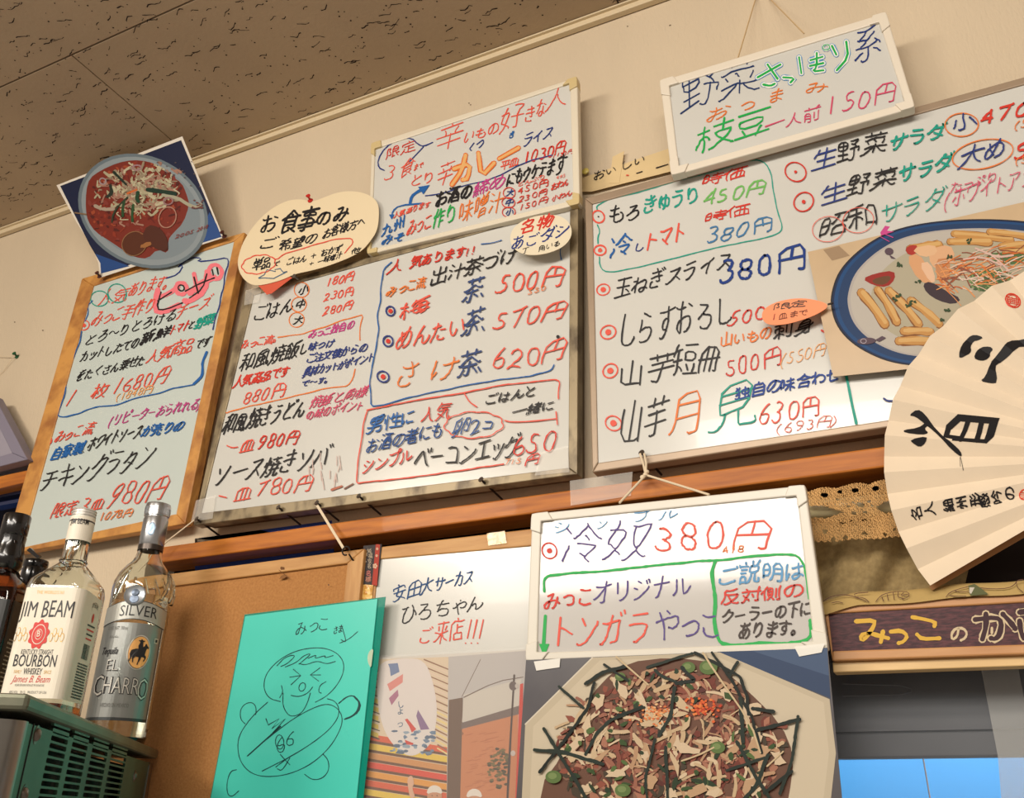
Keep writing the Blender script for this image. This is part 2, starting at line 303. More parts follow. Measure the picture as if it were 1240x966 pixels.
21697:[[6614,4414],[1214,3214],[2349,5649,5667,2368,2349],[6612,6636,4436,4412],[1212,1236,3236,3212]],
21830:[[2235,2838,3243],[2954,2757,2863],[3771,3870,4063],[4642,5636],[5559,5258,4954,4848],[2816,2832,5031,4920,2820],[1412,1548,6348,6312,6011,5211,5212],[6763,1063]],
22092:[[4248,4152,3856,3856],[4061,4167,3970,3671],[3623,6223],[6271,6070,5665,5662],[5448,5854],[3614,6214],[4860,4842],[1222,1264,2464,2428,1228],[6212,6233,3633,3611],[5662,4860,3361,3242,6542,6660,6461,5662]],
22770:[[6622,6818,6613,6012,4813,4716,4732],[6533,6540,6442,1342,1233],[2933,2930,2723,2216,1412,1212,812],[3952,3970],[1264,6764],[1852,6052]],
22823:[[3948,3850,3970],[6750,4150,3646,3539,2826,1715,1212,1013],[1150,3850,3848,4146,4438,5225,5719,6414,6613]],
22900:[[3220,3022,2426],[3612,4416,5225,5426],[1656,1856],[5430,5132,4646,4258,4460,4464],[2428,1435,1237,1652,1656,1856,2070],[812,1112,1414,2020,2426,2428,2629,3038,3250,3256,1056],[6713,6414,5820,5624,5426,5430,5632,5734,6247,6560,6564,4064]],
22909:[[3116,3120,2624,2326],[1756,1656],[4411,5212,5213,5350,6260,6365,4065],[6840,3740],[1970,1756,1656,1652,1236,1434,2328],[1012,1819,2326,2328,2429,2942,3056,1756,1056]],
23019:[[5450,5466],[5432,5413],[2226,2524,3019],[3832,6532,6550,3850],[1870,1658,1656,1556,1449,1240,1235,1830,2228],[6867,3866,3814,6813],[1012,1818,2226,2228,2429,2844,2856,1056]],
23433:[[3962,3868,3770,3670],[3244,3249,3554,3455],[1014,1612,2615,3720,3824],[4424,4426,5136,5243],[6554,6462,4062,1362,1354],[6643,1243],[6414,6313,4621,4424,3824,3726,2430,2434,2638,2843]],
23450:[[4063,3870,3472],[6032,3932],[5748,2248],[3915,3948],[6652,6562,4063,1262,1252],[7015,6612,4812,4213,4014,3915,3216,2620,2426,2026],[1112,1618,1826,2026,2238]],
23458:[[4064,3970,3871,3672],[2650,3145,3642,3640],[5628,2228],[3054,3253,5252,5249,4443,4240],[5613,2213],[2213,2232],[1256,1264,4064,6664,6656],[5732,5628,5613],[1444,1846,2350,2650,2752,3054,3258,3660],[7032,6730,5832,5633,4736,4338,4240,3640,3638,2232,2232,1330,731]],
23478:[[3839,2632,1228],[4329,4028,3022,1415,916],[3546,3146,1439,1240],[3870,3964],[6816,6715,6218,5724,5036],[6655,6664,4064,1264,1255],[5653,2153],[4334,5036,5238,5844,6044,6244],[3752,3546,3842,3839,4038,4234,4334,4419,4215,3912,3511,3112]],
23527:[[6150,5656],[3965,3870],[5052,4948,3048,2950,2956],[4356,4256,3660,3459],[4632,4642],[3924,3913,3812,2811,2612],[3232,3242],[1648,2255],[1624,6224],[1832,1842,6042,6032],[1132,6732],[6658,6664,4164,4065,3864,1264,1258]],
23550:[[2530,2828,3321,3220],[2535,2236,1644],[4342,4830],[2070,2465,2458],[5013,5012,5612,5912,6014,6070],[6854,4154],[3558,1058],[914,1014,1214,1922,2328,2530,2535,2636,2838,3150,3153]],
23567:[[3969,3813,3612,2811,2414],[5554,5753,5851,6439,6926],[2052,1740,1128]],
23627:[[2935,3038,3442,3646],[1012,1423,1631,1767,6367,6356,1656],[6224,2524],[4413,4434],[6812,2012],[2246,6646],[5737,5436,4636,4434,2634],[5446,5442,5640,5638,6334]],
23665:[[3969,3917],[6456,6412],[6416,1416,1456]],
24030:[[1414,1822,2234,2344,2369],[1038,1347,1452],[6469,6412],[5639,5052],[4316,4368],[3052,3438]],
24076:[[4662,4865,5669,5770,6070],[3248,3252,3455,3459],[1668,2070,2468,3565,3862],[1027,1832,2233],[5017,5216,6016,6116,6234,2334],[4212,4240],[1048,6748],[2216,2234,2436,2440,2843,2847],[6256,6055,4660,4662,3862,3660,3460,3459,1755,1256]],
24179:[[5345,5854,5857],[2056,2446],[1466,6466],[3966,3912],[6736,1036]],
24215:[[2714,6214],[4246,6546],[4070,4266,4362],[2714,2832,6132,6231,6214],[4232,4254],[1013,1423,1429,1662,6862]],
24418:[[6549,6043,5238,5036,4536],[4657,4956,6064],[7032,6831,6627,5920,4812,4612],[1012,1622,1832,1866],[3412,3466],[4266,1166],[4243,1043]],
24453:[[2671,2370,1561,1058],[4220,4222,3628],[1843,1442,936],[5012,5712,5813,5848],[4948,4970],[6562,3462],[3035,6835],[3048,6848],[1912,1844,2050,2555]],
24460:[[3644,3748,4452,4656],[4870,4570,4569,3660,3457],[1039,1443,1844],[4720,3832],[2471,2270,2067,1058],[5020,5317,6213,6612,7213],[1811,1845,2050,2456],[6264,5964,5258,4756,3656,3457,3256,3058],[6246,6045,4544,4444,3644,3044],[5753,5853,6051,6246,6446,6742],[4444,4135,3834,3832,3431,2827],[4135,5934,6034,5930,5222,5020,4720,4417,3012,2512]],
24615:[[1812,1870],[2558,2851,3249],[943,1157],[3636,6436],[6656,3656],[5014,5070],[3014,6814],[3867,3656,3454,3246]],
24863:[[5442,5644,5846,6355],[6264,6268,5671],[4864,4962],[1014,1622,1524],[4420,4320,3628],[6615,6224,5826],[5439,4634],[2255,4055],[5820,5518,5413,5112,2812,2613,2515,2524],[2441,2436,3936,3847,2447,2441],[6864,1664,1547,1440,1032,1130],[4670,4854,5145,5442,5439,6032,6632,6732,6837,6742]],
25163:[[6834,1034],[6450,1550],[3966,3814,3612,3011,2611,2214],[1665,3966,4067,5970]],
25903:[[2244,2240,2633,3624,3722],[3944,3970],[6660,1260],[4222,4224,4727,5636,5842,5744,1644],[7014,6712,6013,4618,4419,4222,3722,3620,2414,1412,813]],
25991:[[3870,4065,3962,3958],[4028,3928],[6813,6612,6314,5020,3928,3236,2644,2252,2258],[1012,1614,2618,4028,5244,5652,5658],[6858,1058]],
26032:[[1528,1019],[2464,2370],[6046,6012],[2948,3258],[1658,1754,1648],[3620,3228],[3664,1064],[1036,3636],[6668,6368,5766,4765,4564,4532,4322,4013],[6846,4546],[1614,1912,2112,2413,2415,2448],[3848,1048]],
26041:[[3671,3970,4264,4062,4058],[3814,4312,5312,5514,5823,6042,3042],[1258,6758],[3058,3042,2942,2630,2222,1514,1212,812]],
26126:[[6634,4134],[1248,3048],[4250,6650],[1223,1266,3066,3029,1229],[3214,3823,4133,4267,6668,6614,6412,5611,5512]],
26157:[[1245,2745],[3344,3444,3644,4251,4662,4667],[6514,3714],[3667,6667,6656,6446,6244,5644],[3712,3835,6435,6512],[1224,2824,2864,1265,1220]],
26178:[[4520,4028],[1246,2646],[6836,3336],[5070,5048],[6848,3448],[6662,3662],[5012,5812,6013,6048],[1220,1266,2666,2624,1224]],
26376:[[5850,2150],[5833,2033],[1012,1620,2033,2166,5866,5814,5612,5412,4512,4214]],
26381:[[4813,5014,5720],[2952,1452],[1434,2934],[4012,4068,6568,6454,5654,5355],[4044,6644,6331,6026,5724],[1012,1218,1430,1468,2968,3014,2812,2212],[6912,6812,5720,5724,5524,5034,4744]],
26395:[[2464,2466,2270,2071],[4450,6550],[3650,3448,2245,1745],[4460,6560],[1745,1763],[1012,6812],[3912,3933],[6023,1823],[1534,6334],[1064,3664],[3841,4244,4452,4568,6568,6542,6340,5740,5442]],
26408:[[6820,6224,5036,4446,3949],[3951,3653,1253],[3912,3970],[6653,4253,3951,3950,3446,2836,1825,1120,620]],
26448:[[6155,6054],[2256,2454],[2248,2846,3437],[6048,5646,4835,3824],[924,926,1231,1843,2245],[3256,1156],[4814,5111,6012,6013,6147,6048,6054,6155,6170],[6855,6155,6054,5955,4055],[2212,2244,2245,2270]],
26469:[[5445,5854],[3638,3232,2222,1216,816],[2056,2154,2446],[4238,4731,5424,6118,6815],[1462,6462],[3970,3912],[1039,3539,3638,4238,4439,6839]],
26522:[[3228,3232,2838,2541,2142],[5228,4830,4439,4248,4050],[2044,1642,924],[2055,2254],[5225,6215,6612,6913],[1056,3056],[6857,4358],[2170,2046,2044,2143,2112],[3442,3444,3749,4050,4156,4358,4670],[6356,6042,5531,5228,5225,4116,3412]],
26525:[[1845,1543,1234,828,823],[2048,2446,2938,2836],[5022,5022],[5044,5070],[6660,3660],[3844,3938,4232,4824,6214,6612,6812],[3012,3412,3914,5324,5831,6442,6344,3844],[1057,2857],[2012,2044,1845,2048,2070]],
26757:[[5442,4846],[5226,4631],[6436,6534],[6320,6220],[922,927,1439,1741],[1846,2244,2638,2635],[6763,3863],[2456,1056],[5311,6012,6214,6426,6452,3852,3521,6820],[6836,3136],[1812,1840,1741,1846,1870],[4070,3863,3762,3354]],
27096:[[6635,6028,5727],[5862,6170],[4262,4267,4070,3871],[3635,4030],[4526,4423,3116],[3652,6652],[6843,3243],[2855,1055],[2012,2070],[6762,3462],[4212,4311,4811,5014,5030,5230,5034,5062],[5230,5628,6022,6417,6815],[924,926,1436,1541,1944,1944,2442,2836,2834]],
27211:[[924,927,1234,1542,1844],[4768,4660],[6011,6411,6612,6613,6634,3434,3411],[4314,4426,5726,5717,4317],[2755,1055],[3567,4868,6070,6568],[2011,2044,1844,2070],[6859,3259],[2734,2836,2442,1844],[3146,3346,3750,4051,6051,6846],[5759,6050,5842,4142,4050,4359]],
27671:[[3226,3426],[6664,2264],[6822,6919,6812,6312,6014,5726,5642,5644,1644],[6054,2454],[1212,1412,2620,3226,3426,3527,4236,4538],[1834,2034,3127,3226,3426,4318],[1048,1250,1858,2063,2264,2470]],
27700:[[4842,5548,6156],[1252,2752,2852,2848,2639,1826,1220,820],[3970,3915,3813,3612,3012,2912],[7020,6720,6025,5036,4842,4644,4447,4048]],
27713:[[2464,1469],[1050,2046],[1414,2332],[4812,4870],[6846,3046]],
27880:[[949,1250,2045],[1469,2364],[1314,2332],[5063,4670,4372],[4857,4814],[6757,3057],[3336,6436],[6813,2813]],
27969:[[6822,7020,6813,6612,6112,6014,5937],[2234,2231,1214],[4670,4670,4868,4862],[1944,1846,1150,1050],[1468,2264],[2914,3424,3437],[4261,4257,3651,3546],[4614,4636],[6248,3046],[2862,6862],[6644,6447,6248,6052,5855]],
28988:[[5632,5612,5812,6712,6913,7017],[2822,2426,1930],[1256,1249,1043],[2548,2957,2860],[4232,4226,4018,3412,2812],[4033,4054],[5070,5056],[6054,6033],[6664,3464],[3246,6846],[3233,6833],[1012,1622,1829,1930,2070]],
29289:[[3813,4014,4622,5232,5745,6058],[2236,2235],[3428,3933,4440,4852,4958],[1256,2956],[4059,6858,6634,6416,6012,5412,5214],[3038,2337,2235,1232,834],[2211,2270],[1266,1256,1156,946],[4370,4059,3958,3346]],
29420:[[1858,1656,1152],[2240,2039,1029],[1861,2262,2668],[4957,6457,6456,6436,3436,3456,4957],[4970,5016],[3014,3314,6518],[6812,6616,6418,6228],[1013,1311,2012,2215,2321,2346,2154,1858,1861,1466]],
29577:[[5032,5430,6123],[1466,6466],[6142,1742],[6714,1014],[3866,3814]],
29983:[[2057,6456],[1836,6236],[3970,3914],[1013,6813],[1247,1756,2057,2062,2269]],
29992:[[1733,6432],[1749,6449],[4012,4066],[1012,1420,1628,1766,6366,6314,6112,5212]],
30000:[[6416,1416],[3816,3866],[6441,1341],[1312,1366,6466,6412]],
30007:[[3844,3843],[3432,3426,2718,1612,1212,1012],[6055,1755],[3632,3843,3844,3866],[3866,6067,6066,6044,3843,1744,1766,3866],[4612,5611,5913,6220,6232,1232]],
30399:[[4663,4616],[3216,3263],[1616,1663,6262,6216],[1016,6816]],
30465:[[2232,5932],[3849,3870],[1353,1857,2466,2768],[2224,5924],[6655,5864,5566,5466],[2214,5914],[2242,2212],[5858,5458,5154,4450,3849,3848,3446,3244],[5912,5842,3442,3244,1441,842]],
30701:[[3020,3022,2529,2032],[6231,6229,5818,5714],[3868,6868],[4620,4230],[4046,4038,6538,6555,4055,4046],[1042,3142],[3061,1461],[6813,3513],[1872,1570,1461,1360,1052],[1216,1620,1930,2032,2261]],
31119:[[831,1536,2038],[3032,3035],[3568,6768],[2064,1670],[4046,6346,6458,3958,4046],[6626,3526],[5037,5014],[3514,6614],[2012,2039,2041,2242,2346,2853,2857,1058],[2242,2440,3035,3535],[3512,3638,6638,6612]],
31992:[[3652,3447,2440,2237],[2814,3112,3612,4013,4037],[6614,5426,5128],[3770,3470,2963,2256,2052],[2528,2427,2123,1416,1214,1014],[6039,6043],[5058,4253,3852,3552,1852],[6634,6438,6139,1536]],
31995:[[1216,1416,1517,2527,2828],[3466,3462,2453,2250],[4036,4016,3812,3112,2714],[2436,2640,3545,3748],[6616,5625,5228],[5838,5637,4236,4036,2236,1434],[6268,5870,4868,3766,3666,1665],[6532,6138,5839,5842,5444],[5357,4451,3848,3650,1850]],
32048:[[2471,2070,1966,1254,1150,2050],[2830,2828,2826,3018],[912,1125],[2016,1926],[5266,5216],[6641,3841],[6616,3816],[3812,3866,6666,6613],[2936,934],[3034,2744],[2760,2352,2250,2050,2047,1439,1235]],
32210:[[2014,2026],[2050,1250,1252,1356,1966,2070],[4638,4642,5044,5148],[6514,4214],[1225,1013],[4226,6526],[3018,2628],[1336,1835,2836],[4970,4949],[6259,5862,3862],[4236,4212],[5849,5954,6256,6259,6460,6766],[2644,2935],[1336,1440,2046,2050,2352,2759],[6948,3548],[6514,6536,6437,4637,4438,3634,3236,2935]],
32224:[[2628,2918],[2070,1864,1255,1250],[1250,2050],[4350,4356,4260],[5864,6058,5850],[2028,1926,2014],[1427,1225,912],[5070,5064],[3564,6764],[5012,5043],[3818,3836,6436,6520,6418,6018],[2836,1034],[6844,6850,5850,3450,3443],[2644,3033],[1335,1440,2046,2050,2452,2658]],
32773:[[5925,2525],[5913,2513],[3037,3140,3644,3848],[5560,5262,1662],[3470,3448],[2536,2513],[6848,4948,4849,4048,3448,1048],[5913,5935,5836,3036,3037,2837,2034,1231,832],[4849,5054,5458,5560,5860,6062,6368]],
33258:[[1814,6114],[3661,3870],[1830,6130],[1845,6145],[1812,1860,3661,6160,6112]],
33419:[[1649,6249],[5057,5070],[1034,6834],[2770,2757],[6763,1163],[2414,2812,3812,3914,4049]],
33457:[[6444,4936,4334],[2138,1737,1434],[3328,3830,4331],[6821,6816,6612,4812,4414,4316,4350],[5058,5070],[2858,2870],[6764,1164],[2212,2140,2244,2650]],
33590:[[7040,6838,6439,5345,3955,2242,1238,839],[1014,1414,2425],[5026,5226,6415],[5270,5257],[3942,3812,3811,3210,2812],[5934,1934],[2670,2657],[1164,6764]],
33756:[[2140,1846],[5638,6247,6150],[3448,3647,3942],[3430,3226,3024,2017,1214,714],[4429,4626,5419,6614,7015],[1254,1452,2052,4854,5856,6256],[5070,5062],[2770,2760],[6766,1166],[3935,3912],[6830,4430,4429,3430,1130]],
35069:[[4016,2813,2413],[5066,5049],[2413,2423],[5220,5422,5824,6226,6627],[5640,6340,6442,6470],[4032,4232],[3866,1566],[4058,1058],[2640,2670],[1032,6832],[1020,1220,1922,2423,2524,3328,3432],[3242,3842,3840,3840,3840,3838,4032,4232,4228,4821,5220,5218,5616,6612,6813],[1342,1450,3850,3950,3944,3840],[1264,1366,1566,1670]],
35211:[[2056,5856],[4632,4616,4812,6612,6815,6820],[2932,2824,2620,2216,1412,813],[2045,5845],[2932,5834,5868,2068,2033,2932]],
35500:[[2740,1240],[6270,5961,5856],[2066,1870],[1250,2850],[959,3059],[5638,5613,5812,6812,6815,6820,6822],[4170,4463,4456],[2815,1215],[4456,6456,6438,3838,3856,4456],[4538,4532,4222,3916,3412,3012,2814,2831,1231,1212]],
35910:[[4614,4818,5330,5631],[6667,1267],[2430,2820],[1849,1936,5837,5854,1854,1849],[6814,1014]],
36523:[[4831,4626,3620,1813,1211,1012],[5653,2153],[2142,5642],[3664,3870],[5638,6139,6746],[4014,4312,5012,5412,5614,5638,5564,2264,2132],[5632,1232]],
36763:[[5044,5048,5456],[2556,2850,2844],[3870,4062],[1428,6428],[3944,3912],[6844,1044],[6362,1662]],
37202:[[1846,1050,1050],[2914,6614],[2032,1214],[2927,6627],[1268,2064],[5266,5239,5438,6638],[4166,4248,4042,3636,2936],[2766,6866],[6612,6552,2952,2912]],
37326:[[5654,5756,6462,6566,4467],[5444,5412,4611,4213],[6532,6738,6844,4444],[3631,1131],[3756,1256],[2468,2416],[1256,1268,3668,3744,1244,1256],[3918,1014],[6144,6049,5752,5654,4858]],
38480:[[6354,3854],[5626,6532],[1929,2228,2628,2834,2842,2250,2762,2867,1268,1212],[5016,4414,3814],[3842,6342,6367,3867,3814],[5042,5036,5427,5626,5722,6414,6713]],
39080:[[6922,7020,7015,6913,6812,6413,6220,6037,6066,1766,1632,1422,1012],[3818,3856],[3846,5146,5132,2632,2646,3846],[5218,2216],[2257,2456,3256,4959,5458],[5025,5222,5218,5416,5514]],
39135:[[852,1250,1753,2254],[6028,5826,5222,5120],[4052,3956,3858],[2213,3916,4118],[2242,5642],[5652,2252],[5854,5752,5652,5632],[2213,2252,2356,3061,3768,4068,4564,5856,5854,6652,6852],[2232,5632,6028],[3825,3826,4721,5120,5218,6212]],
39151:[[3359,2268],[5622,5821,6216,6812],[2351,2256,2058],[1441,3041],[2268,2068,1764,957],[5626,5827,6234,6545,6650,4251],[3612,3920,4132,4264,5366,6468,6768],[1431,3032,3050,2351,1450,1415],[3116,3020,2820,2724],[2820,2016,1315,1214],[4651,4841,5428,5626,5622,4613]],
39854:[[1524,1322,1218,1012],[1865,2964,2654],[6472,6470,6062,6057],[3814,3424],[2724,3014],[2024,2114],[4029,6829],[6643,4343],[5456,5412],[2430,2453],[3442,1342],[4157,6757],[4757,4764,4470,4270],[1870,1865,1664,1254,1331,3430,3453,1253]],
65291:[[3918,3963],[6240,1640]]}

def glyph(ch):
    r = []
    for w in G.get(ord(ch), []):
        r.append([((v // 100 * 2 - 8) / 140, (v % 100 * 2 - 6) / 140 - .16) for v in w])
    return r
def smooth(p, closed=False, n=1):
    for _ in range(n):
        if len(p) < 3: return p
        q = [] if closed else [p[0]]
        L = len(p)
        for i in range(L if closed else L - 1):
            a, b = p[i], p[(i + 1) % L]
            q += [(a[0] * .75 + b[0] * .25, a[1] * .75 + b[1] * .25), (a[0] * .25 + b[0] * .75, a[1] * .25 + b[1] * .75)]
        if not closed: q.append(p[-1])
        p = q
    return p
class Pen:
    """flat drawing on a plane; coordinates in the crop frame (ox, oy, s) of the photograph"""
    def __init__(s, surf, off=.0003, up=.1, rnd=1):
        s.S = surf; s.off = off; s.mb = MB(); s.fr = (0, 0, 1); s.up = up; s.k = 0; s.r = random.Random(rnd)
    def crop(s, ox, oy, sc, up=None):
        s.fr = (ox, oy, sc)
        if up is not None: s.up = up
        return s
    def P(s, p): ox, oy, sc = s.fr; return (ox + p[0] / sc, oy + p[1] / sc)
    def nx(s, d=2.5e-6): s.k += 1; s.off += d; return s.off
    def put(s, pts, fs, c):
        o = s.nx(); s.mb.add([s.S(x, y, o) for x, y in pts], fs, ink(c))
    def poly(s, pts, c, sm=0, step=0):
        p = smooth([s.P(q) for q in pts], True, sm)
        if step: s.off += step
        s.put(p, [list(range(len(p)))], c)
    def ell(s, cx, cy, rx, ry, c, rot=0, n=24, jit=0):
        a = math.radians(rot); p = []
        for k in range(n):
            t = 2 * math.pi * k / n; j = 1 + s.r.uniform(-jit, jit); x = rx * j * math.cos(t); y = ry * j * math.sin(t)
            p.append((cx + x * math.cos(a) - y * math.sin(a), cy + x * math.sin(a) + y * math.cos(a)))
        s.poly(p, c)
    def ribbon(s, p, w, c, closed=False, vary=True):
        p = [q for i, q in enumerate(p) if i == 0 or abs(q[0] - p[i - 1][0]) + abs(q[1] - p[i - 1][1]) > .05]
        n = len(p)
        if n < 2:
            x, y = p[0]; p = [(x, y), (x + w * .2, y + w * .2)]; n = 2
        L = []; R = []; h = w / 2
        for i in range(n):
            a = p[(i - 1) % n] if closed or i > 0 else p[i]; b = p[(i + 1) % n] if closed or i < n - 1 else p[i]
            dx, dy = b[0] - a[0], b[1] - a[1]; l = math.hypot(dx, dy) or 1
            hh = h * (s.r.uniform(.75, 1.15) if vary else 1)
            L.append((p[i][0] - dy / l * hh, p[i][1] + dx / l * hh)); R.append((p[i][0] + dy / l * hh, p[i][1] - dx / l * hh))
        pts = L + R; fs = [[i, i + 1, n + i + 1, n + i] for i in range(n - 1)]
        if closed: fs.append([n - 1, 0, n, 2 * n - 1])
        else:
            for e, (i, j) in enumerate(((0, 1), (n - 1, n - 2))):
                a = math.atan2(p[i][1] - p[j][1], p[i][0] - p[j][0]); b = len(pts)
                pts += [(p[i][0] + h * .95 * math.cos(a + t), p[i][1] + h * .95 * math.sin(a + t)) for t in (-1.57, -.8, 0, .8, 1.57)]
                fs.append([b, b + 1, b + 2, b + 3, b + 4])
        s.put(pts, fs, c)
    def line(s, pts, w, c, closed=False, sm=1, wav=0):
        p = [s.P(q) for q in pts]
        if wav:
            q = []
            for a, b in zip(p, p[1:]):
                n = max(1, int(math.hypot(b[0] - a[0], b[1] - a[1]) / 7))
                for i in range(n): q.append((a[0] + (b[0] - a[0]) * i / n + s.r.uniform(-wav, wav), a[1] + (b[1] - a[1]) * i / n + s.r.uniform(-wav, wav)))
            p = q + [p[-1]]
        s.ribbon(smooth(p, closed, sm), w, c, closed)
    def circ(s, cx, cy, rx, ry, w, c, rot=0, wob=.05, n=18, bumps=0):
        a = math.radians(rot); p = []; ph = s.r.uniform(0, 6)
        for k in range(n * (3 if bumps else 1)):
            t = 2 * math.pi * k / (n * (3 if bumps else 1)) ; j = 1 + wob * math.sin(2 * t + ph) + (.09 * abs(math.sin(bumps * t / 2)) if bumps else 0)
            x = rx * j * math.cos(t); y = ry * j * math.sin(t)
            p.append((cx + x * math.cos(a) - y * math.sin(a), cy + x * math.sin(a) + y * math.cos(a)))
        s.line(p, w, c, True)
    def T(s, txt, x0, y0, x1, y1, h, c, w=1.3, up=None, jit=.03):
        """handwriting: baseline from (x0,y0) to (x1,y1), letter height h, all in the crop frame"""
        up = s.up if up is None else up; w = min(w, .135 * h / s.fr[2])
        adv = [(.62 if q in '0123456789' else .45 if q in '()!1' else .78 if q in 'っゃゅょッ。、' else .5 if q == ' ' else .92) for q in txt]
        tot = sum(adv); bx, by = (x1 - x0) / tot, (y1 - y0) / tot; t = 0
        for q, a in zip(txt, adv):
            dig = q in '0123456789'; em = h / (.74 if dig else .86); wx = 1.16 if dig else .99
            sx, sy, an = 1 + s.r.uniform(-.10, .10), 1 + s.r.uniform(-.12, .10), s.r.uniform(-.06, .16)
            f1, f2, f3, sl = s.r.uniform(0, 6), s.r.uniform(0, 6), s.r.uniform(.02, .045), s.r.uniform(-.03, .16)
            ox, oy = s.r.uniform(-jit, jit), s.r.uniform(-jit, jit) * .8
            for st in glyph(q):
                r = []
                for gx, gy in smooth(st, False, 1):
                    gx = gx * wx + ox; gy = gy + (.0 if dig else .07) + oy
                    gx, gy = gx * sx, gy * sy
                    gx, gy = gx + f3 * math.sin(5.5 * gy + f1) + s.r.uniform(-.012, .012) + sl * (gy - .4), gy + f3 * math.sin(6.5 * gx + f2) + s.r.uniform(-.012, .012) + an * (gx - .4) * .5
                    X = x0 + bx * (t + gx) + up * gy * em; Y = y0 + by * (t + gx) - gy * em
                    r.append(s.P((X, Y)))
                s.ribbon(r, w, c)
            t += a
    def V(s, txt, x0, y0, x1, y1, wd, c, w=1.3):
        """a column of brush writing lying on its side: it runs to the right with the letters' tops to the left"""
        n = len(txt); dx, dy = (x1 - x0) / n, (y1 - y0) / n; L = math.hypot(dx, dy); ux, uy = dx / L, dy / L
        for i, q in enumerate(txt):
            for st in glyph(q):
                r = []
                for gx, gy in smooth(st, False, 1):
                    a = (1 - gy - .1) * L * .9; b = (gx - .45) * wd
                    r.append(s.P((x0 + dx * i + ux * a + uy * b, y0 + dy * i + uy * a - ux * b)))
                s.ribbon(r, w, c)
    def mark(s, cx, cy, r, w=1.6, c='red', c2=None, inner=.45):
        s.circ(cx, cy, r, r * .95, w, c, wob=.07); s.ell(cx, cy, r * inner, r * inner, c2 or c, n=10, jit=.1)
    def build(s, name, parent, **k): return s.mb.build(name, None, parent, **k)
# ================================================================ SETTING
m_wall = mat('woven_wallpaper', (214, 196, 168), .88, var=.12, scale=5, bump=.9, bscale=330, stretch=(1, 1, .3))
m_ceil = mat('ceiling_board', (184, 162, 134), .9, var=.10, scale=5, bump=.25, bscale=160)
m_pit = mat('ceiling_pit_dark', (48, 34, 26), .95)
m_joint = mat('ceiling_joint', (70, 50, 36), .95)
m_rail = mat('orange_varnished_wood', (200, 120, 34), .55, scale=9, stretch=(1.2, 14, 14), bump=.1, bscale=60, rgb2=(158, 86, 22), coat=.05)
m_pine = mat('pale_pine', (206, 158, 98), .5, rgb2=(178, 126, 70), scale=8, stretch=(1.5, 12, 12), bump=.15, bscale=80)
m_pinev = mat('pale_pine_upright', (206, 158, 98), .5, rgb2=(178, 126, 70), scale=8, stretch=(12, 12, 1.5), bump=.15, bscale=80)
m_oak = mat('stained_board_frame', (204, 146, 72), .55, rgb2=(158, 100, 46), scale=26, stretch=(1, 3, 1), bump=.3, bscale=120, thr=(.35, .6))
m_dark = mat('dark_recess', (40, 28, 22), .8)
m_wb = mat('whiteboard_enamel', (208, 207, 200), .2, var=.05, scale=5, coat=.15)
m_wbg = mat('whiteboard_enamel_cool', (196, 206, 200), .34, var=.05, scale=5)
m_film = film('taped_film', (255, 250, 240), .16, .15)
m_string = mat('cotton_string', (222, 204, 174), .9)
m_nail = mat('steel_nail', (120, 112, 104), .35, metal=.9)
m_dkm = mat('dark_iron', (46, 40, 38), .5, metal=.6)

def u(x, y, z): return Vector((x * K, y * K, CZ + z * K))   # units of the wall distance -> metres
zr = .36
# ceiling: a slab carrying tiles
mb = MB(); mb.box(u(-.6, -.9, 1.20), (4.4 * K, 3.9 * K, .02)); ceiling = struct(mb.build('ceiling', m_joint)); ceiling['kind'] = 'structure'
zc = 1.177
def tile(x0, x1, y0, y1):
    g = .0022; mb = MB()
    c = u((x0 + x1) / 2, (y0 + y1) / 2, zc); mb.box(c + Vector((0, 0, .006)), ((x1 - x0) * K - g, (y1 - y0) * K - g, .012))
    mb.build('ceiling_tile', m_ceil, ceiling, bevel=.001)
ys = [.992, .695, .247, -.2, -.65, -1.1]
for r in range(5):
    x = -1.18 + (.445 if r % 2 else 0) - .89 * 2
    for i in range(5):
        if x < .8: tile(x, x + .89, ys[r + 1], ys[r])
        x += .89
mb = MB(); rr = random.Random(3)
def pit(x, y, pts, w):
    # a short crooked groove
    L = [];
    for i, (a, b) in enumerate(pts): ww = w * rr.uniform(.5, 1.2); L.append(((a, b - ww), (a, b + ww)))
    vs = [u(x + p[0], y + p[1], zc) + Vector((0, 0, -.0003)) for q in L for p in q]
    mb.add(vs, [[2 * i, 2 * i + 2, 2 * i + 3, 2 * i + 1] for i in range(len(L) - 1)])
for i in range(3900):
    x = rr.uniform(-2.6, .2); y = rr.uniform(.15, .985)
    if i % 5 < 2:
        n = rr.randint(2, 6); p = [(0, 0)]
        for _ in range(n): p.append((p[-1][0] + rr.uniform(.0025, .006), p[-1][1] + rr.uniform(-.0035, .0035)))
        pit(x, y, p, rr.uniform(.0006, .0012))
    else:
        s = rr.uniform(.0008, .0017); mb.add([u(x + s * math.cos(t) * 1.2, y + s * math.sin(t), zc) + Vector((0, 0, -.0003)) for t in (0, 1.2, 2.5, 3.8, 5)], [[0, 1, 2, 3, 4]])
mb.build('ceiling_pit', m_pit, ceiling, kind='stuff')
# crown trim
mb = MB(); mb.box(u(-.9, .993, 1.168), (3.6 * K, .010, .010)); mb.box(u(-.9, .991, 1.1745), (3.6 * K, .016, .003))
struct(mb.build('trim_1', mat('cream_moulding', (216, 198, 164), .5), bevel=.001))
# wall around the window openings (the right and the small left one)
mb = MB()
def wallbox(x0, x1, z0, z1): mb.box(u((x0 + x1) / 2, 1.03, (z0 + z1) / 2), ((x1 - x0) * K, .06 * K, (z1 - z0) * K))
wallbox(-2.7, -1.42, .575, 1.19); wallbox(-1.42, .9, zr, 1.19); wallbox(-1.42, -1.112, -.4, zr); wallbox(-2.7, -1.42, -.4, .25)
wall = struct(mb.build('wall_back', m_wall))
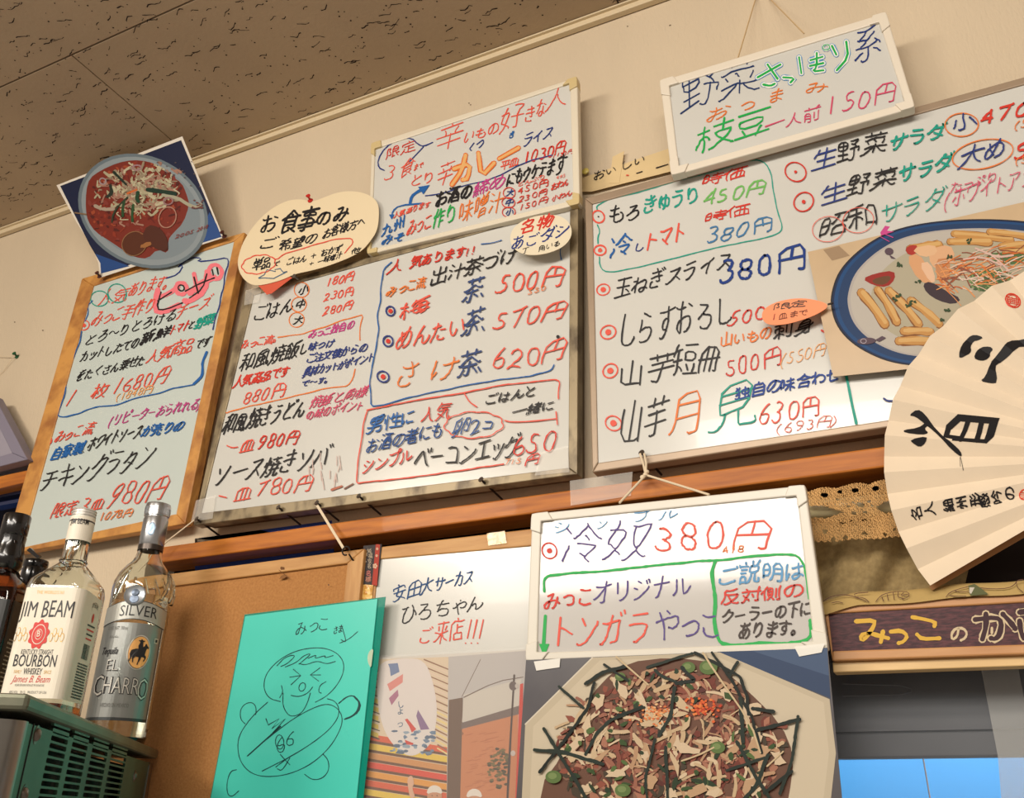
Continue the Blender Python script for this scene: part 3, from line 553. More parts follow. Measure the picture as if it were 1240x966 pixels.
# rail
mb = MB(); A = YP(.962)
q = [A(178, 664.5), A(178, 683), A(1078, 565), A(1078, 540.5)]; q2 = [v + Vector((0, .05, 0)) for v in q]
e = Vector((.75, 0, 0)); q[2] += e; q[3] += e; q2[2] += e; q2[3] += e
mb.prism(q, q2)
struct(mb.build('trim_2', m_rail, bevel=.002))
# little left opening with its own rail
A = YP(.975); mb = MB(); q = [A(-160, 611), A(60, 563), A(60, 577), A(-160, 628)]; mb.prism(q, [v + Vector((0, .03, 0)) for v in q])
struct(mb.build('trim_3', m_rail, bevel=.002))
mb = MB(); mb.box(u(-1.8, 1.01, .525), (.7 * K, .02, .012)); mb.box(u(-1.8, 1.01, .505), (.7 * K, .02, .006)); mb.box(u(-1.435, 1.01, .42), (.012, .02, .32)); struct(mb.build('window_2', mat('dark_blue_frame', (34, 42, 74), .5)))
mb = MB(); mb.box(u(-1.62, 1.05, .43), (.3, .006, .07)); mb.build('painted_glow_pane', mat('blue_glow_paint', (30, 120, 235), .3), bpy.data.objects['window_2'])  # blue glow put into the base colour, no light behind it
mb = MB(); mb.box(u(-1.8, 1.09, .42), (.9, .01, .5)); mb.build('backing', mat('navy_backing', (24, 30, 60), .7), bpy.data.objects['window_2'])
# window_1: recess, frame, glass, outside
mb = MB()
mb.box(u(-.3, 1.20, .37), (1.75 * K, .34 * K, .02)); mb.box(u(-1.125, 1.22, .0), (.02, .3 * K, .75)); mb.box(u(.66, 1.22, .0), (.02, .3 * K, .75))
struct(mb.build('window_1', m_dark)); win = bpy.data.objects['window_1']
mb = MB(); mb.box(u(-.62, 1.06, .1), (.92 * K, .012, .52 * K)); mb.build('dark_backing', m_dark, win)
m_sash = mat('dark_grey_sash', (66, 66, 70), .4)
A = YP(1.02); mb = MB()
q = [A(990, 800), A(1300, 790), A(1300, 915), A(990, 919)]
mb.prism(q, [v + Vector((0, .02, 0)) for v in q]); mb.build('sash_rail', mat('grey_blind_box', (74, 74, 78), .45, var=.2, scale=8, rgb2=(58, 58, 62)), win, bevel=.002)
mb = MB(); q = [A(990, 884), A(1300, 878), A(1300, 881), A(990, 887)]; mb.prism([v + Vector((0, -.004, 0)) for v in q], q); mb.build('sash_lip', m_sash, win)
mb = MB(); q = [A(1020, 843), A(1090, 841), A(1104, 838), A(1104, 834), A(1090, 830), A(1020, 828)]; mb.tube([v + Vector((0, -.001, 0)) for v in q], .0006, seg=5); mb.build('recessed_groove', mat('groove_grey', (96, 98, 104), .4), win)
mb = MB(); q = [A(1187, 806), A(1232, 806), A(1262, 966), A(1262, 1000), A(1215, 1000), A(1208, 915)]
mb.prism([v + Vector((0, -.006, 0)) for v in q], [v + Vector((0, -.005, 0)) for v in q]); mb.build('glass_strip', film('milky_glass', (200, 200, 196), .33, .2), win)
mb = MB(); mb.box(u(.05, 1.005, -.05), (.5, .003, .45)); mb.build('pane', film('window_pane', (180, 190, 200), .06, .03), win)
m_blue = mat('blue_outdoor_board', (84, 172, 236), .6, var=.06, scale=3)
x = -.35
for wd in (.30, .13, .085, .2, .2):
    mb = MB(); mb.box(u(x + wd / 2, 1.5, .06), (wd * K - .002, .02, .5 * K)); mb.build('blue_panel', m_blue, win); x += wd
# ================================================================ HELPERS FOR BOARDS
def quad_prism(mb, A, pts, t, off=0): f = [A(x, y, off) for x, y in pts]; mb.prism(f, [v - A.n * t for v in f])
def inset(o, i, k):   # the k-th side between outer and inner quads
    n = (k + 1) % 4; return [o[k], o[n], i[n], i[k]]
def board(name, label, cat, A, outer, inner, t, m_frame, m_panel, rec=.002, bev=.0015, corners=None, group=None):
    c = sum((A(*p) for p in outer), Vector()) / 4
    t0 = thing(name, label, cat, (c.x, c.y + t, c.z), group)
    for k in range(4):
        mb = MB(); quad_prism(mb, A, inset(outer, inner, k), t); mf = m_frame[k % 2] if isinstance(m_frame, tuple) else m_frame
        mb.build('frame_rail', mf, t0, bevel=bev)
    mb = MB(); quad_prism(mb, A, inner, t * .5, -rec); mb.build('panel', m_panel, t0)
    if corners:
        mt, sz = corners; cc = [sum(p[0] for p in outer) / 4, sum(p[1] for p in outer) / 4]
        for k in range(4):
            o = Vector(outer[k]); a = Vector(outer[(k + 1) % 4]); b = Vector(outer[k - 1]); i = Vector(inner[k])
            da = (a - o).normalized() * sz; db = (b - o).normalized() * sz; w = .35
            ic = o + (i - o) * 1.05
            r = sz * .3; ra = (a - o).normalized() * r; rb = (b - o).normalized() * r
            pts = [o + da - (db * .015), o + ra - rb * .03, o + (ra + rb) * .22 - (ra + rb) * .15, o + rb - ra * .03, o + db - da * .015, ic + db * .72, ic, ic + da * .72]
            pts[2] = o + (ra + rb) * .1
            mb = MB(); quad_prism(mb, A, [tuple(p) for p in pts], t + .002, .002); mb.build('corner_cap', mt, t0, bevel=.001)
    return t0
def shade_back_box(A, parent, pts, d):  # added box; its dark brown stands in for shade under the board
    mb = MB(); fr = [A(x, y, -.012) for x, y in pts]; mb.prism(fr, [v - A.n * (d - .012) for v in fr]); return mb.build('shade_back_box', mat('shade_backing_brown', (96, 80, 62), .8), parent)
def film_patch(A, parent, pts, name='tape', m=None, off=.0012):
    mb = MB(); quad_prism(mb, A, pts, .0002, off); return mb.build(name, m or m_film, parent)
def nail(px, py, A, ln=.02, label='steel nail', r=.0017, head=.0034, down=.35, group=None, m=None, depth=.02):
    p = A(px, py); d = Vector((0, 1, 0)); t = MB()
    t.tube([p, p + Vector((0, ln, 0))], r, seg=8); t.lathe([(0, 0), (head, 0), (head, .0012), (r, .0016)], seg=12, at=p + Vector((0, -.0005, 0)), axis=(0, 1, 0))
    o = t.build('nail', m or m_nail); tag(o, label, 'nail', group); return o
# ================================================================ WOOD-FRAMED MENU BOARD (left)
A = YP(.968)
b1 = board('menu_board', 'whiteboard in an orange-brown wooden frame headed by pizza, furthest left', 'menu board', A,
    [(99, 337), (296, 281), (224, 634), (3, 672)], [(113, 346), (283, 292), (213, 622), (25, 663)], .016, m_oak, m_wbg)
P = Pen(A, -.0014, .42, 1); P.crop(0, 150, 3.863)
P.T('人気', 440, 852, 585, 828, 72, 'red2', 1.3); P.circ(462, 815, 40, 38, 1.3, 'teal'); P.circ(545, 790, 42, 46, 1.3, 'teal')
P.T('あります。', 585, 812, 785, 768, 68, 'red2', 1.3)
P.line([(735, 775), (720, 870), (760, 880), (835, 845)], 7, 'hotpink'); P.line([(725, 815), (790, 790), (830, 760)], 6, 'hotpink'); P.circ(845, 768, 28, 26, 5, 'hotpink')
P.line([(885, 790), (930, 745), (1000, 715)], 7, 'hotpink'); P.line([(905, 700), (925, 800)], 6, 'hotpink'); P.line([(965, 690), (960, 780), (880, 830), (860, 825)], 7, 'hotpink'); P.circ(1005, 690, 30, 34, 5, 'hotpink')
P.line([(750, 785), (728, 865), (770, 868), (850, 835)], 2, 'black'); P.line([(735, 825), (800, 785)], 1.8, 'black'); P.circ(845, 765, 14, 14, 1.8, 'black')
P.line([(865, 780), (930, 745), (1000, 718)], 2, 'black'); P.line([(905, 715), (925, 790)], 2, 'black'); P.line([(965, 700), (945, 770), (885, 812)], 2, 'black'); P.line([(990, 680), (995, 705)], 2, 'black'); P.line([(1012, 670), (1018, 700)], 2, 'black')
P.mark(390, 940, 24, 1.4, 'red2', inner=.4); P.T('みっこ手作り', 412, 955, 705, 880, 72, 'red2', 1.4)
P.line([(775, 720), (830, 702), (858, 655), (820, 672), (890, 622), (945, 626), (915, 643), (1000, 635), (1060, 622), (1068, 650), (1048, 700), (1045, 760), (1030, 800), (1025, 850), (1005, 900), (993, 960)], 1.5, 'navy')
P.line([(430, 825), (405, 850), (412, 880), (395, 920)], 1.3, 'blue')
P.crop(0, 0, 1)
P.T('とろ〜りとろける', 99, 420, 209, 388, 15, 'black', 1.2); P.T('チーズ', 209, 388, 252, 371, 17, 'red2', 1.4)
P.T('新鮮', 167, 418, 201, 407, 14, 'black', 2); P.T('トマト', 202, 407, 226, 399, 14, 'red', 1.4); P.T('と', 225, 400, 233, 397, 10, 'black', 1.2); P.T('野菜', 233, 399, 257, 391, 14, 'teal', 1.9)
P.crop(0, 400, 3.863)
P.T('カットしたての', 362, 152, 640, 80, 52, 'black', 1.2); P.T('をたくさん乗せた', 343, 243, 668, 160, 52, 'black', 1.2)
P.T('人気商品', 670, 162, 890, 98, 72, 'red2', 1.4); P.T('です', 900, 92, 975, 68, 45, 'black', 1.2)
P.line([(355, 278), (308, 352)], 1.5, 'red2'); P.T('枚', 412, 328, 495, 305, 74, 'red2', 1.5); P.T('1680円', 512, 303, 775, 245, 84, 'red2', 1.5); P.T('(1848円', 535, 330, 702, 292, 40, 'lorange', 1)
P.line([(380, 5), (372, 50), (350, 100), (330, 160), (308, 230), (300, 300), (275, 370), (268, 400), (300, 405), (370, 385), (450, 355), (540, 350), (650, 310), (750, 290), (800, 270), (905, 252)], 1.5, 'blue', wav=.5)
P.line([(905, 250), (945, 210), (945, 150), (965, 100)], 3, 'blue', wav=.4)
P.T('(リピーターおられれる)', 497, 450, 935, 368, 58, 'mag', 1.1)
P.mark(217, 515, 22, 1.5, 'red2', inner=.45); P.T('みっこ流', 240, 533, 425, 482, 58, 'red2', 1.3)
P.T('自家製', 225, 612, 378, 575, 58, 'blue', 2.1); P.T('、', 382, 575, 395, 570, 40, 'black', 1.2); P.T('ホワイトソース', 395, 568, 650, 500, 70, 'black', 1.3); P.T('が売りの', 650, 502, 848, 470, 52, 'blue', 1.9)
P.T('チキングラタン', 165, 765, 690, 640, 118, 'black', 1.5)
P.T('限定', 225, 885, 345, 858, 78, 'red2', 1.4); P.T('3', 358, 860, 420, 845, 80, 'red2', 1.5); P.T('皿', 405, 850, 468, 838, 62, 'red2', 1.4); P.T('980円', 488, 836, 760, 790, 122, 'red2', 1.5); P.T('1078円', 455, 893, 608, 870, 45, 'orange', 1.1)
P.build('handwriting', b1)
# ================================================================ LARGE CENTRE BOARD
A = YP(.958)
m_gal = mat('weathered_aluminium_frame', (150, 134, 104), .4, metal=.25, rgb2=(92, 78, 58), scale=40, stretch=(1, 1, .6), bump=.2, bscale=90, thr=(.35, .55))
b2 = board('menu_board', 'largest centre whiteboard with rice and noodle prices left and tea rice prices right', 'menu board', A,
    [(297, 352), (700, 243), (699, 574), (234, 636)], [(307, 357), (690, 251), (688, 566), (243, 621)], .018, m_gal, m_wb, bev=.001)
shade_back_box(A, b2, [(300, 356), (696, 248), (695, 570), (240, 632)], .034)
P = Pen(A, -.0014, .34, 2); P.crop(220, 220, 4.392)
P.T('ごはん', 358, 752, 578, 695, 85, 'black', 1.7)
for c_, x, y in (('小', 635, 572), ('中', 620, 650), ('大', 608, 732)):
    P.T(c_, x - 25, y + 28, x + 28, y + 20, 50, 'black', 1.9); P.circ(x, y, 42, 38, 1.2, 'orange')
P.T('180円', 757, 558, 908, 525, 52, 'red2', 1.6); P.T('230円', 748, 635, 908, 600, 50, 'red2', 1.6); P.T('280円', 745, 708, 900, 677, 50, 'red2', 1.6)
P.line([(510, 825), (580, 815), (640, 808), (700, 785), (760, 770), (850, 735), (965, 703), (945, 760), (945, 840)], 1.4, 'orange', wav=.4)
P.T('みっこ流。', 300, 893, 512, 850, 50, 'red2', 1.5); P.T('みっこ独自の', 663, 838, 908, 780, 48, 'mag', 1.4)
P.line([(310, 870), (290, 890), (292, 960)], 1.3, 'orange')
P.crop(220, 400, 3.45)
P.line([(232, 70), (225, 130), (205, 190), (195, 250), (180, 300), (178, 345), (290, 312), (400, 290), (500, 265), (600, 240), (690, 230), (715, 200), (722, 160)], 1.4, 'orange', wav=.5)
P.T('和風焼飯', 230, 175, 478, 112, 80, 'black', 1.8); P.T('し', 478, 108, 515, 98, 50, 'black', 1.6)
P.T('人気商品です', 203, 243, 442, 190, 46, 'red', 1.8); P.T('880円', 248, 312, 420, 275, 60, 'red2', 1.6)
P.T('味つけ', 520, 88, 632, 66, 36, 'navy', 1.7); P.T('ご注文後からの', 508, 140, 768, 88, 38, 'navy', 1.5); P.T('具材カットがポイント', 498, 198, 798, 130, 40, 'navy', 1.4); P.T('で〜す。', 492, 238, 620, 216, 30, 'navy', 1.6)
P.T('和風焼きうどん', 160, 438, 505, 360, 82, 'black', 1.8); P.T('焼飯と同様', 528, 328, 765, 275, 50, 'pink', 1.2); P.T('の味のポイント', 513, 376, 752, 330, 44, 'pink', 1.2)
P.line([(188, 480), (210, 490), (232, 486)], 1.5, 'red2'); P.T('皿', 232, 515, 300, 498, 56, 'red2', 1.5); P.T('980円', 308, 500, 485, 470, 68, 'red', 1.8)
P.T('ソース焼きソバ', 118, 655, 595, 572, 92, 'black', 1.8)
P.line([(155, 690), (185, 697)], 1.6, 'red2'); P.T('皿', 205, 722, 275, 712, 62, 'red2', 1.5); P.T('780円', 302, 695, 540, 672, 76, 'red2', 1.5)
for i in range(16): x = 600 + P.r.uniform(-90, 70); y = 560 + P.r.uniform(-50, 60); P.line([(x, y), (x + P.r.uniform(-8, 8), y + P.r.uniform(20, 60))], 1.1, (226, 200, 190))
P.line([(625, 665), (668, 650)], 2.6, (196, 120, 96)); P.line([(680, 660), (715, 640)], 2, (150, 110, 96))
P.crop(420, 280, 4.276, .2)
P.line([(230, 160), (190, 195), (172, 300), (175, 360), (155, 430), (165, 500), (150, 600), (130, 700), (115, 780), (125, 850), (123, 905), (200, 897), (300, 864), (400, 842), (600, 800), (800, 765), (950, 748), (1060, 718), (1072, 690)], 1.5, 'blue', wav=.4)
P.line([(695, 65), (750, 60), (800, 45)], 1.2, 'blue'); P.line([(1108, 80), (1103, 110), (1110, 145)], 1.4, 'blue')
P.T('人', 198, 228, 280, 212, 75, 'red', 1.7); P.T('気あります!!', 320, 192, 668, 118, 56, 'red', 2.4)
P.T('みっこ流', 198, 343, 405, 288, 58, 'orange', 1.6); P.T('出汁茶づけ', 418, 288, 868, 160, 84, 'black', 1.8)
P.mark(225, 412, 24, 2, 'navy', 'red', .5); P.T('梅', 255, 470, 415, 415, 95, 'red2', 2.1)
P.T('茶、', 590, 372, 765, 325, 108, (62, 82, 132), 2.3); P.T('500円', 765, 332, 1112, 280, 112, 'red2', 2.1); P.T('550', 935, 330, 1032, 302, 30, 'orange', 1)
P.mark(213, 568, 27, 2, 'navy', 'red', .45); P.T('めんたい', 238, 625, 595, 540, 108, 'red2', 2.0); P.T('茶、', 588, 545, 765, 500, 120, (62, 82, 132), 2.3); P.T('570円', 752, 515, 1118, 455, 98, 'red2', 1.9)
P.mark(187, 752, 30, 2, 'navy', 'red', .45); P.T('さ', 232, 822, 350, 800, 132, 'orange', 1.8); P.T('け', 405, 785, 560, 760, 125, 'orange', 1.9); P.T('茶、', 560, 760, 760, 715, 140, (62, 82, 132), 2.4); P.T('620円', 742, 728, 1125, 665, 122, 'red2', 1.9)
P.ell(1093, 545, 9, 9, 'black', n=8, jit=.2)
P.crop(420, 440, 4.276, .16)
P.line([(105, 240), (300, 200), (600, 152), (800, 112), (950, 95), (1080, 82), (1105, 95), (1093, 140), (1095, 182)], 1.6, 'red2', wav=.4); P.line([(608, 155), (635, 200), (672, 224)], 1.6, 'red2')
P.line([(818, 295), (850, 303), (950, 300), (1085, 285)], 1.6, 'red2'); P.line([(1083, 250), (1090, 315)], 1.6, 'red2')
P.line([(105, 240), (85, 320), (75, 400), (60, 480), (50, 620), (180, 605), (400, 580), (620, 548), (812, 520)], 1.6, 'red2', wav=.4)
P.T('ごはんと', 708, 220, 978, 165, 52, 'black', 1.6); P.T('一緒に', 850, 282, 1078, 238, 55, 'black', 1.6)
P.T('男性に', 92, 368, 355, 310, 80, 'blue', 2.0); P.T('人気', 378, 310, 525, 290, 84, 'red', 1.6)
P.T('お酒の者にも', 92, 470, 498, 380, 76, (44, 84, 150), 1.7); P.circ(658, 318, 140, 66, 1.4, 'red2', rot=-5, bumps=9); P.T('卵2', 540, 382, 690, 355, 92, (60, 96, 160), 1.7); P.T('コ', 690, 350, 755, 340, 60, (60, 96, 160), 1.7)
P.T('シンプル', 72, 575, 330, 508, 72, 'red', 1.8); P.T('ベーコンエッグ', 335, 560, 880, 485, 118, 'black', 2.0)
P.T('650', 845, 492, 1085, 448, 118, 'red', 1.9); P.T('円', 918, 532, 1000, 520, 55, 'red', 1.9); P.T('715', 818, 527, 900, 518, 32, 'orange', 1.2)
P.build('handwriting', b2)
film_patch(A, b2, [(238, 606), (262, 600), (258, 628), (232, 632)]); film_patch(A, b2, [(655, 548), (688, 540), (690, 572), (648, 576)]); film_patch(A, b2, [(298, 352), (318, 347), (314, 366), (296, 370)])
# ================================================================ CURRY BOARD
A = YP(.950)
m_pl = mat('cream_plastic_rail', (222, 212, 190), .4); m_cap = mat('yellowed_plastic_cap', (206, 184, 132), .45)
b3 = board('menu_board', 'landscape whiteboard about curry rice, top centre, with yellowed plastic corner caps', 'menu board', A,
    [(450, 174), (699, 93), (702, 247), (445, 308)], [(454, 180), (690, 101), (694, 242), (449, 302)], .012, m_pl, m_wb, corners=(m_cap, 12))
P = Pen(A, -.0014, .18, 3); P.crop(430, 80, 4.2)
P.T('辛', 385, 450, 540, 400, 140, 'red2', 1.4); P.T('いもの', 540, 398, 722, 338, 62, 'red2', 1.4); P.T('好', 722, 345, 850, 300, 140, 'red2', 1.5); P.T('きな', 848, 295, 965, 245, 85, 'red2', 1.4); P.T('人', 950, 235, 1075, 200, 110, 'red2', 1.4)
P.T('限定', 145, 475, 300, 428, 58, 'red', 1.2); P.line([(145, 527), (118, 515), (112, 475), (150, 410), (220, 368), (285, 362), (318, 395), (345, 406), (392, 385)], 1.5, 'navy'); P.line([(345, 408), (275, 482)], 1.3, 'navy'); P.T('110', 135, 395, 180, 380, 22, 'red2', .8)
P.T('3', 140, 585, 215, 560, 84, 'red2', 1.2); P.T('食', 215, 575, 292, 545, 82, 'red2', 1.2); P.T('まで', 292, 532, 342, 515, 30, 'red2', .9)
P.T('とり', 268, 618, 395, 585, 62, 'red2', 1.3); P.T('辛', 395, 620, 490, 585, 128, 'red2', 1.3)
K1 = (240, 120, 50); K2 = (246, 190, 120)
for c_, w_ in ((K1, 6.4), (K2, 4)):
    P.line([(500, 520), (585, 490), (570, 570), (545, 575)], w_, c_); P.line([(560, 450), (540, 530), (490, 600)], w_, c_)
    P.line([(625, 440), (640, 560), (705, 490)], w_, c_); P.line([(730, 468), (830, 412)], w_ * .9, c_)
P.T('くつ', 565, 445, 650, 405, 42, 'navy', 1.3); P.T('き', 775, 372, 805, 355, 36, 'blue', 1.6); P.T('ライス', 838, 418, 1005, 355, 64, 'navy', 1.4)
P.T('平皿', 728, 532, 825, 500, 48, 'red2', 1.3); P.T('1030円', 850, 495, 1065, 440, 68, 'red', 1.8); P.T('1133円', 1000, 465, 1105, 440, 22, 'red', 1.1)
P.line([(355, 657), (400, 652), (480, 635), (535, 608), (700, 572), (860, 485), (1000, 450)], 1.3, 'navy')
P.line([(278, 692), (285, 660), (312, 638), (345, 622)], 4, 'blue'); P.poly([(318, 612), (378, 602), (345, 650)], 'blue'); P.line([(185, 768), (188, 735), (222, 706), (345, 695)], 1.8, 'blue'); P.poly([(170, 752), (198, 752), (184, 778)], 'blue')
P.T('お酒の', 395, 722, 590, 665, 76, 'black', 2.5); P.T('締め', 590, 668, 755, 612, 78, 'mag', 1.7); P.T('にもウケテま', 762, 615, 1005, 545, 78, 'black', 2.0); P.T('す', 1000, 570, 1060, 550, 112, 'black', 1.9)
P.T('味噌汁', 512, 800, 745, 735, 108, 'orange', 1.6)
for c_, x, y in (('大', 782, 643), ('中', 778, 692), ('小', 780, 740)): P.T(c_, x - 20, y + 20, x + 22, y + 14, 38, 'navy', 2.0); P.circ(x, y, 32, 27, 1.1, 'red')
P.T('どんぶり', 820, 612, 965, 570, 24, 'red2', 1); P.T('450円', 822, 650, 980, 605, 36, 'red', 1.4); P.T('230円', 825, 693, 978, 650, 34, 'red', 1.4); P.T('150円', 828, 735, 975, 690, 34, 'red', 1.4); P.T('おわん', 990, 635, 1085, 602, 36, 'red', 1.2); P.T('小わん', 995, 690, 1098, 655, 30, 'red', 1.2); P.T('495', 1020, 575, 1070, 560, 18, 'red2', .8)
P.T('人気あります', 188, 775, 380, 712, 32, 'red2', 1.1); P.T('九州', 128, 865, 245, 822, 58, 'blue', 1.8); P.T('みそ', 130, 912, 245, 885, 48, 'blue', 1.8)
P.T('みっこ', 252, 870, 385, 822, 84, 'red2', 1.4); P.T('作り', 385, 830, 505, 795, 92, 'green', 1.6)
P.build('handwriting', b3)
# ================================================================ RIGHT-HAND BOARD
A = YP(.957)
m_br = mat('brownish_metal_frame', (168, 146, 122), .38, metal=.2, var=.15, scale=20)
def ext(p, q, x): k = (x - p[0]) / (q[0] - p[0]); return (x, p[1] + (q[1] - p[1]) * k)
b4 = board('menu_board', 'big whiteboard on the right listing salads and yam dishes with a teal-boxed corner', 'menu board', A,
    [(708, 240), ext((708, 240), (1240, 93), 1340), ext((717, 572), (1070, 518), 1340), (717, 572)], [(717, 247), ext((717, 247), (1240, 102), 1330), ext((724, 560), (1070, 509), 1330), (724, 560)], .018, m_br, m_wb)
shade_back_box(A, b4, [(712, 246), (1330, 76), (1330, 476), (720, 567)], .034)
P = Pen(A, -.0014, .1, 4); P.crop(700, 180, 4.133)
P.line([(95, 305), (90, 285), (150, 250), (300, 215), (500, 155), (700, 105), (840, 60), (900, 52), (940, 70), (965, 120), (975, 200), (995, 300), (1020, 380), (1015, 410), (980, 430), (900, 450), (700, 490), (500, 540), (300, 590), (170, 615), (125, 610), (105, 580), (105, 540)], 1.5, 'teal', wav=.2)
P.line([(95, 378), (108, 410), (97, 440), (98, 470)], 1.6, 'teal')
P.mark(100, 337, 31, 2.0, 'red2', 'brown', .14); P.mark(108, 505, 28, 2.0, 'red2', inner=.4); P.mark(124, 702, 31, 1.6, 'red2', inner=.42)
P.T('もろ', 142, 385, 310, 345, 92, 'black', 2.1); P.T('きゅうり', 312, 328, 600, 268, 90, 'teal', 2.4); P.T('時価', 615, 185, 825, 140, 54, 'red', 2.7); P.T('450円', 618, 290, 938, 218, 78, 'lgreen', 2.2)
P.T('時価', 625, 368, 855, 325, 52, 'red', 2.7); P.T('380円', 632, 475, 975, 408, 86, (70, 130, 180), 2.1)
P.T('冷', 150, 552, 270, 520, 108, 'blue', 2.5); P.T('し', 270, 520, 325, 505, 42, 'navy', 2); P.T('トマト', 318, 522, 540, 465, 100, 'red2', 2.3)
P.T('玉ねぎスライス', 172, 755, 765, 600, 92, 'black', 2.0); P.T('380円', 690, 675, 1125, 605, 128, (24, 60, 140), 3.4)
P.crop(700, 340, 3.444)
P.mark(124, 212, 31, 1.8, 'red2', inner=.42); P.mark(133, 373, 31, 1.8, 'red2', inner=.42); P.mark(146, 592, 33, 1.8, 'red2', inner=.4)
P.T('しらすおろし', 150, 290, 640, 180, 140, 'black', 2.1); P.T('500', 622, 188, 785, 155, 68, 'red', 2.0); P.T('山芋短冊', 160, 452, 600, 368, 122, 'black', 2.2); P.T('山いもの', 583, 280, 810, 238, 55, 'orange', 1.9); P.T('刺身', 810, 248, 990, 208, 66, 'black', 2.0)
P.T('500円', 608, 398, 838, 358, 86, 'red', 1.8); P.T('(550円', 842, 355, 1028, 310, 58, 'lorange', 1.1)
P.T('山芋', 160, 690, 370, 640, 180, 'black', 2.3); P.T('月', 365, 650, 520, 625, 180, 'orange', 2.2); P.T('見', 530, 635, 740, 600, 185, 'teal', 2.3)
P.T('独自の味合わせ', 650, 498, 1090, 415, 56, (48, 78, 160), 2.2); P.T('630円', 748, 600, 1010, 560, 98, 'red2', 1.9); P.T('(693円)', 822, 640, 1090, 600, 48, 'red2', 1)
P.line([(1118, 395), (1128, 440), (1140, 505), (1160, 592)], 4, 'teal'); P.line([(1015, 205), (1035, 215)], 2.5, 'red')
P.crop(960, 440, 3.45); P.line([(380, 145), (395, 155), (415, 155)], 2.5, 'navy')
P.crop(930, 100, 4.0)
P.mark(133, 430, 50, 1.7, 'red', inner=.15); P.mark(172, 575, 48, 1.8, 'red', inner=.2)
P.T('生', 200, 435, 335, 395, 92, 'navy', 1.9); P.T('野菜', 325, 392, 565, 330, 98, 'black', 1.9); P.T('サラダ', 578, 338, 860, 265, 80, 'teal', 2.8); P.circ(938, 202, 80, 58, 1.4, 'orange', rot=-10); P.T('小', 875, 250, 1000, 218, 85, 'navy', 2.2); P.T('470', 1022, 210, 1280, 150, 84, 'red', 3)
P.T('(510円', 1190, 228, 1420, 175, 44, 'orange', 1.2)
P.T('生', 245, 598, 385, 560, 98, 'navy', 1.9); P.T('野菜', 375, 555, 615, 490, 96, 'black', 1.9); P.T('サラダ', 625, 490, 885, 420, 82, 'teal', 2.8); P.circ(1040, 345, 150, 70, 1.4, 'orange', rot=-15); P.T('大め', 915, 420, 1150, 355, 90, 'navy', 2.1); P.T('500', 1190, 372, 1440, 305, 92, 'red', 3.4); P.T('(550円', 1190, 400, 1420, 340, 44, 'orange', 1.2)
P.T('昭和', 232, 762, 520, 685, 108, 'black', 2.0); P.circ(290, 708, 74, 64, .8, 'red2'); P.circ(437, 665, 78, 60, .8, 'red2'); P.T('サラダ', 528, 688, 855, 600, 98, 'teal', 1.5); P.T('たっぷり', 875, 535, 1112, 475, 52, 'pink', 1.1); P.T('(ホワイトアスパラ)', 850, 612, 1450, 455, 92, 'pink', 1.2)
P.build('handwriting', b4)
# ================================================================ SMALL TOP-RIGHT BOARD
A = YP(.938)
m_pw = mat('warm_white_plastic', (226, 216, 198), .38)
b5 = board('menu_board', 'small white-framed board of green and blue writing, highest on the right, above the salad list', 'menu board', A,
    [(799, 98), (1073, 15), (1108, 130), (813, 213)], [(810, 104), (1065, 27), (1096, 124), (822, 202)], .012, m_pw, m_wb, corners=(m_pw, 17))
P = Pen(A, -.0014, .08, 5); P.crop(690, 20, 2.884)
P.T('野菜', 372, 345, 640, 262, 125, (30, 56, 110), 1.8)
for c_, w_ in (('lblue', 7.2), ('white', 5.6), ('green', 2.8)):
    for q in ([(655, 210), (735, 165)], [(690, 165), (725, 215)], [(675, 235), (700, 240), (715, 232)], [(745, 210), (785, 212), (770, 228)], [(800, 140), (808, 195)], [(840, 150), (882, 138)], [(838, 170), (885, 160)], [(862, 125), (862, 175), (845, 190), (885, 185)], [(915, 100), (930, 130)], [(965, 85), (972, 140), (932, 185)]):
        P.line(q, w_, c_)
    P.circ(895, 105, 12, 10, w_ * .45, c_)
P.T('系', 978, 170, 1085, 135, 110, (30, 56, 130), 1.8)
P.T('お', 470, 372, 550, 350, 46, 'orange', 1.5); P.T('つ', 588, 335, 645, 322, 38, 'orange', 1.5); P.T('ま', 688, 305, 750, 290, 42, 'orange', 1.5); P.T('み', 812, 275, 905, 255, 42, 'orange', 1.5)
P.T('枝豆', 428, 485, 700, 400, 100, 'green', 2.3); P.line([(682, 382), (748, 358)], 1.6, 'pink'); P.T('人前', 748, 388, 868, 358, 50, 'pink', 1.4); P.T('150円', 888, 345, 1135, 295, 72, 'pink', 1.7)
P.build('handwriting', b5)
# ================================================================ TOFU BOARD
A = YP(.915)
m_gw = mat('grey_white_plastic', (214, 208, 194), .35)
b6 = board('menu_board', 'white plastic-framed board about chilled tofu hanging by a string below the wooden rail', 'menu board', A,
    [(644, 622), (975, 587), (1003, 786), (637, 800)], [(655, 631), (965, 600), (985, 777), (650, 790)], .012, m_gw, mat('whiteboard_enamel_gloss', (198, 195, 190), .09, var=.04, scale=5, coat=.3), corners=(m_gw, 20))
P = Pen(A, -.0014, .05, 6); P.crop(630, 560, 3.263)
P.T('シ', 122, 285, 190, 275, 45, 'lblue', 1.5); P.T('ン', 300, 265, 345, 258, 36, 'lblue', 1.2); P.T('プ', 435, 240, 512, 228, 42, 'lblue', 1.4); P.T('ル', 540, 228, 628, 218, 36, 'lblue', 1.4)
P.mark(113, 347, 31, 1.8, 'red', inner=.35); P.T('冷奴', 150, 405, 500, 380, 158, 'purple', 2.0); P.T('380円', 522, 352, 968, 345, 118, 'red2', 2.7); P.T('418', 795, 360, 888, 352, 34, 'orange', 1.4)
